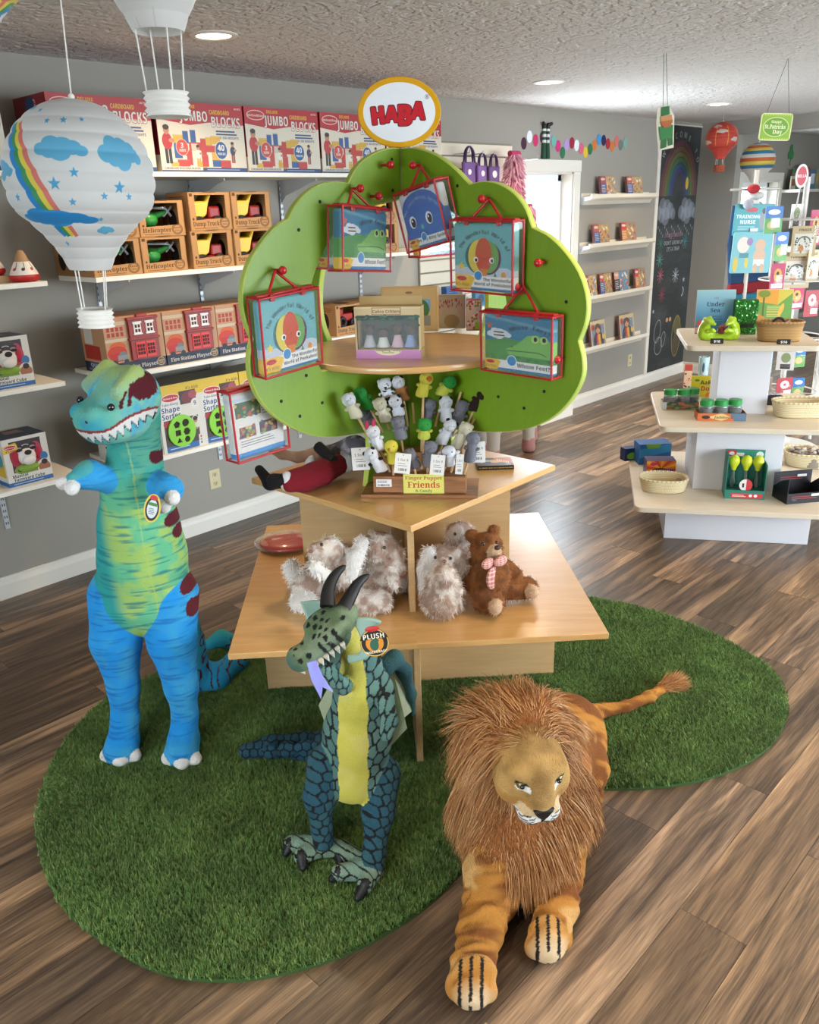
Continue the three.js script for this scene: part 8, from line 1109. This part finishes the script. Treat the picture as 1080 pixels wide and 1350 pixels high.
// ---------- goods by the opening and in the room beyond ----------
{
  // dress-up outfits hung on the end of the wall
  const F = 6.9; const H = (x, y, f = F) => onF(x, y, f);
  const c = H(988, 325), k = depthOf(c) / FOCAL;
  const rackM = mat('#b9b4ac', 0.4, { metalness: 0.4 });
  const rk = thing('costume_rack', 'slim costume stand with white pole below the striped balloon', 'clothes rack', V(c.x, 0, c.z)); part('pole', rod([0, 0.02, -0.0], [0, 2.0, 0], 0.018), mat('#d8cfc0', 0.6), rk); part('foot', [rbox(0.5, 0.03, 0.06, 0, 0.015, 0, 0.006), rbox(0.06, 0.03, 0.5, 0, 0.015, 0, 0.006)], mat('#d8cfc0', 0.6), rk); part('cross_arm', rod([-0.14, 1.86, -0.14], [0.14, 1.86, 0.14], 0.01), rackM, rk);
  const back = AHEAD.clone();
  const flatAt = (name, label, cat, cx, cy, w, h, art, f, roll = 0, shape, group) => { const p = H(cx, cy, f), kk = depthOf(p) / FOCAL, W = w * kk, Hh = h * kk, t = thing(name, label, cat, p, -YAW, group); t.rotation.z = roll; const g = shape ? shape(W, Hh) : extrude(roundRect(-W / 2, -Hh / 2, W / 2, Hh / 2, W * 0.05), 0.015, 0.002); planarUV(g, -W / 2, -Hh / 2, W / 2, Hh / 2); part('package', g, mat('#ffffff', 0.4, { map: art }), t); part('hang_tab', rbox(W * 0.2, 0.03, 0.004, 0, Hh / 2 + 0.012, 0.006, 0.001), mat('#d8d4cc', 0.6), t); return t; };
  flatAt('costume_package', 'teal costume card with nurse dress-up pictures on the rack', 'costume', 993, 290, 52, 40, print(256, 200, (g, w, h) => { fillR(g, '#3a9aa4', 0, 0, w, h); oval(g, '#b83a44', 110, 36, 40, 16); text(g, 'TRAINING', 90, 78, 32, '#e8f0f0'); text(g, 'NURSE', 90, 112, 32, '#e8f0f0'); lines(g, '#a8d0d4', 30, 140, 110, 2, 14, 5); for (const x of [190, 226]) { oval(g, '#8a9094', x, 100, 26, 60); oval(g, '#4a3a34', x, 44, 14, 18); } }), F - 0.03, -0.03);
  flatAt('costume_package', 'clear costume pack with a baby doll and teal toys on the rack', 'costume', 990, 333, 52, 52, print(256, 256, (g, w, h) => { fillR(g, '#6aaeb4', 0, 0, w, h); oval(g, '#d8c8b8', 70, 80, 40, 50); oval(g, '#c8a080', 180, 80, 34, 36); oval(g, '#c8a080', 180, 150, 40, 50); fillR(g, '#dcd8d0', 146, 170, 70, 40); oval(g, '#c8a080', 160, 226, 16, 30); oval(g, '#c8a080', 204, 226, 16, 30); oval(g, '#c8b02c', 30, 200, 16, 50); oval(g, '#c8b02c', 100, 190, 12, 36); fillR(g, '#2a7a86', 50, 130, 60, 30); oval(g, '#8a6a9a', 110, 60, 20, 24); }), F - 0.05, -0.02);
  { const p = H(985, 332, F + 0.05), t = thing('costume', 'dark blue and red cloth costume hanging behind the packages', 'costume', p, -YAW); const kk = depthOf(p) / FOCAL, s = poly([[-26, 58], [22, 58], [26, 20], [30, -38], [-22, -42], [-28, 10]].map(([x, y]) => [x * kk, y * kk])); part('robe', extrude(s, 0.05, 0.015), mat('#1b3a5c', 0.9), t); part('red_hem', extrude(poly([[-22, -40], [32, -36], [32, -50], [-24, -54]].map(([x, y]) => [x * kk, y * kk])), 0.06, 0.01), mat('#7c1420', 0.9), t); part('teal_skirt', extrude(poly([[-24, -54], [18, -52], [20, -82], [-26, -84]].map(([x, y]) => [x * kk, y * kk])), 0.06, 0.01), mat('#1f6f86', 0.9), t); part('fur_trim', [...Array(8)].map((_, i) => ball(0.035, (-14 + i * 5) * kk, -86 * kk, 0.03)), mat('#b8a8a8', 0.95), t); }
  { const p = H(994, 258, F - 0.02), t = thing('doll_hat', 'small red and grey cloth toy perched on the costume stand', 'toy', p); part('cap', ball(0.05, -0.02, 0.05, 0, 1, 0.7, 1), mat('#a8202a', 0.8), t); part('brim', ball(0.07, 0.05, 0.0, 0, 1.2, 0.5, 0.8), mat('#c4c0bc', 0.8), t); part('foot', [ball(0.04, -0.09, -0.06, 0), ball(0.04, 0.1, -0.08, 0)], mat('#a8a8b0', 0.8), t); }
  // wire spinner rack with hanging packs
  const sp = H(1046, 390, 6.0), s = thing('spinner_rack', 'white wire spinner rack filled with hanging toy packs', 'rack', V(sp.x, 0, sp.z)), wire = mat('#d4d0c8', 0.4);
  part('pole', rod([0, 0.03, 0], [0, 1.92, 0], 0.02), wire, s); part('base', [cyl(0.3, 0.32, 0.03, 0, 0.015, 0, 28)], wire, s); for (const y of [0.45, 0.85, 1.25, 1.65]) part('wire_ring', [new THREE.TorusGeometry(0.24, 0.006, 6, 36).rotateX(PI / 2).translate(0, y, 0), rod([-0.24, y, 0], [0.24, y, 0], 0.005), rod([0, y, -0.24], [0, y, 0.24], 0.005)], wire, s);
  const packs = [print(128, 160, (g, w, h) => { fillR(g, '#c9b48c', 0, 0, w, h); fillR(g, '#dcd8cc', 14, 40, 100, 104); g.strokeStyle = '#4a4a44'; g.lineWidth = 6; g.beginPath(); g.arc(64, 90, 34, PI, 2 * PI); g.stroke(); oval(g, '#c8843a', 52, 118, 14, 18); for (let i = 0; i < 14; i++) oval(g, ['#4a6a3a', '#8a8a84'][i % 2], 20 + hash3(i, 1, 1) * 90, 60 + hash3(i, 2, 1) * 80, 5, 5); text(g, 'FINGER', 64, 20, 18, '#4a3a24'); }), print(128, 160, (g, w, h) => { fillR(g, '#2a6ab0', 0, 0, w, h); fillR(g, '#5a9a4a', 0, 70, w, 90); oval(g, '#d8e0e8', 64, 34, 44, 16); oval(g, '#c8b06a', 60, 110, 40, 26); }), print(128, 160, (g, w, h) => { fillR(g, '#b8305a', 0, 0, w, h); oval(g, '#d8a040', 64, 70, 36, 40); oval(g, '#2a2024', 64, 60, 12, 12); fillR(g, '#d8d0d0', 10, 120, 108, 30); }), print(128, 160, (g, w, h) => { fillR(g, '#dcd8d4', 0, 0, w, h); oval(g, '#8a9a6a', 64, 60, 34, 40); fillR(g, '#3a3a3e', 30, 110, 70, 40); }), print(128, 160, (g, w, h) => { fillR(g, '#a82a34', 0, 0, w, h); oval(g, '#d8c8c0', 64, 60, 36, 36); oval(g, '#c84a54', 64, 60, 12, 12); fillR(g, '#e0dcd8', 60, 110, 60, 34); })].map((t) => mat('#ffffff', 0.45, { map: t }));
  const rows = [[1020, 290, 24, 34, 1], [1050, 285, 18, 30, 3], [1060, 318, 30, 38, 0], [1075, 300, 16, 44, 2], [1030, 325, 20, 36, 1], [1050, 356, 36, 46, 0], [1072, 350, 18, 40, 0], [1025, 365, 18, 34, 2], [1050, 392, 26, 30, 2], [1030, 402, 20, 34, 1], [1070, 400, 22, 34, 4], [1036, 475, 22, 26, 3], [1012, 478, 14, 26, 1], [1054, 470, 18, 28, 1], [1034, 510, 24, 24, 4], [1010, 510, 14, 26, 3], [1052, 512, 16, 28, 1]];
  const cn = ['tan card finger puppet pack', 'blue and green toy pack', 'pink doll pack', 'white animal pack', 'red flower pack'];
  rows.forEach(([x, y, w, h, kk], i) => { const f = 5.78 + (hash3(i, 3, 3)) * 0.2, p = H(x, y, f), q = depthOf(p) / FOCAL, t = thing('hanging_toy_pack', `${cn[kk]} on the ${y < 340 ? 'upper' : y < 440 ? 'middle' : 'lower'} tier of the wire spinner rack`, 'toy pack', p, -YAW + (hash3(i, 4, 4) - 0.5) * 0.8, 'packs on the wire spinner rack'); part('card', planarUV(box(w * q, h * q, 0.006), -w * q / 2, -h * q / 2, w * q / 2, h * q / 2), packs[kk], t); part('blister', rbox(w * q * 0.6, h * q * 0.45, 0.03, 0, -h * q * 0.1, 0.016, 0.01, 2), phys('#ffffff', 0.1, { transmission: 0.95, thickness: 0 }), t); });
  { const p = H(1057, 232, 5.9), t = thing('round_rack_sign', 'round red and white rack sign on a thin stem', 'sign', p, -YAW); const e = new THREE.Shape(); e.absellipse(0, 0, 0.042, 0.075, 0, 2 * PI); part('sign_disc', planarUV(extrude(e, 0.006, 0.001, 24), -0.042, -0.075, 0.042, 0.075), mat('#ffffff', 0.5, { map: print(64, 96, (g, w, h) => { fillR(g, '#e4dcdc', 0, 0, w, h); oval(g, '#c84a54', 32, 48, 24, 38); text(g, 'BELLA', 32, 48, 16, '#f0e4e4'); }) }), t); part('stem', rod([0, -0.07, 0], [-0.01, -0.2, 0], 0.005), wire, t); }
  // white wire book rack at the right edge
  { const p = onY(1082, 585, 0), t = thing('wire_book_rack', 'white wire book rack with blue and white packs beside the display', 'rack', V(p.x + 0.35, 0, p.z + 0.02), -YAW), x = -0.1; part('frame', [rod([-0.28, 0, 0.1], [-0.2, 1.1, -0.1], 0.012), rod([0.28, 0, 0.1], [0.2, 1.1, -0.1], 0.012), rod([-0.2, 1.1, -0.1], [0.2, 1.1, -0.1], 0.012)], wire, t); for (const y of [0.45, 0.62, 0.8, 0.95]) part('wire_shelf', [rod([-0.27, y, 0.12], [0.27, y, 0.12], 0.006), rod([-0.27, y, 0.12], [-0.24, y + 0.08, -0.04], 0.005), rod([0.27, y, 0.12], [0.24, y + 0.08, -0.04], 0.005)], wire, t); part('panel', box(0.44, 1.06, 0.01, 0, 0.53, -0.09), mat('#d8d2c8', 0.6), t);
    t.updateMatrixWorld(true); ['#c8c8cc', '#3a7a9a', '#2f6a8a', '#b83a44'].forEach((c, i) => { const q = t.localToWorld(V(-0.12, 0.47 + i * 0.16, 0.05)), o = thing('book_pack', `${['white and red', 'teal', 'dark teal', 'red'][i]} pack standing in the white wire book rack`, 'toy pack', q, -YAW); part('pack', box(0.2, 0.13, 0.02, 0, 0.065, 0), mat(c, 0.5), o); part('label', planarUV(box(0.12, 0.06, 0.001, 0, 0.07, 0.0105), -0.06, 0.04, 0.06, 0.1), mat('#ffffff', 0.5, { map: print(64, 32, (g) => { fillR(g, '#e0dcd8', 0, 0, 64, 32); blob(g, '#c02a34', [[10, 16], [34, 6], [34, 26]]); }) }), o); }); }
  // shelf with books on the far back wall, clover
  solo('book_shelf', rbox(1.3, 0.035, 0.22, 11.6, 1.86, ZW + 0.11, 0.004), M.shelf, 'white shelf with picture books on the far wall', 'shelf');
  [['#4a7a4a', 11.12, 0.2], ['#9a8a6a', 11.32, 0.24], ['#b8503a', 11.5, 0.22], ['#5a7a9a', 11.68, 0.2], ['#c8c0a8', 11.05, 0.13], ['#8a9a86', 11.85, 0.21]].forEach(([h, x, y], i) => { const t = thing('picture_book', `${['green', 'tan', 'red', 'blue', 'cream', 'sage'][i]} picture book standing on the far wall shelf`, 'book', [x, 1.878, ZW + 0.1], 0.1 * (i % 3 - 1), 'books on the far wall shelf'); part('cover', box(0.16, y * 1.15, 0.012, 0, y * 0.575, 0), mat(h, 0.5), t); part('picture', box(0.11, y * 0.6, 0.001, 0, y * 0.6, 0.0066), mat(['#c84a5a', '#d8c88a', '#e8d0b0', '#d8e0e4', '#8a5a3a', '#c8a04a'][i], 0.5), t); });
  { const p = onZ(1043, 203, ZW + 0.004), s2 = new THREE.Shape(); s2.absarc(0, 0.06, 0.05, 0, 2 * PI); const cl = thing('paper_clover', 'green paper clover on the far wall', 'decoration', p); part('leaf', extrude(s2, 0.003), mat('#3f8a54', 0.8), cl); for (const a of [-1, 1]) part('leaf', cyl(0.048, 0.048, 0.003, 0, 0, 0, 20).rotateX(PI / 2).translate(a * 0.045, -0.01, 0.002), mat('#3f8a54', 0.8), cl); part('stem', box(0.014, 0.1, 0.003, 0, -0.08, 0.002), mat('#3f8a54', 0.8), cl); }
  // low bookcase under the far shelf so that the far wall is furnished
  { const t = thing('bookcase', 'low grey bookcase with toys against the far wall', 'bookcase', [11.6, 0, ZW + 0.2]); part('case', [box(1.2, 0.03, 0.36, 0, 1.2, 0), box(1.2, 0.03, 0.36, 0, 0.8, 0), box(1.2, 0.03, 0.36, 0, 0.4, 0), box(0.03, 1.2, 0.36, -0.6, 0.6, 0), box(0.03, 1.2, 0.36, 0.6, 0.6, 0), box(1.2, 1.2, 0.02, 0, 0.6, -0.17)], mat('#b8b4ac', 0.6), t); ['#4a7a34', '#2f5a3a', '#8a9a4a', '#c8a86a', '#7a3a34', '#3a5a7a'].forEach((h, i) => { const o = thing('toy_tin', `${['green', 'dark green', 'olive', 'tan', 'maroon', 'blue'][i]} toy tin in the far bookcase`, 'tin', [11.1 + (i % 3) * 0.25, i < 3 ? 0.815 : 1.215, ZW + 0.28], 0, 'tins in the far bookcase'); part('tin', cyl(0.07, 0.07, 0.16, 0, 0.08, 0, 20), mat(h, 0.4), o); part('lid', cyl(0.074, 0.074, 0.03, 0, 0.175, 0, 20), mat('#c8c4b8', 0.4), o); }); }
}

renderer.render(scene, camera);
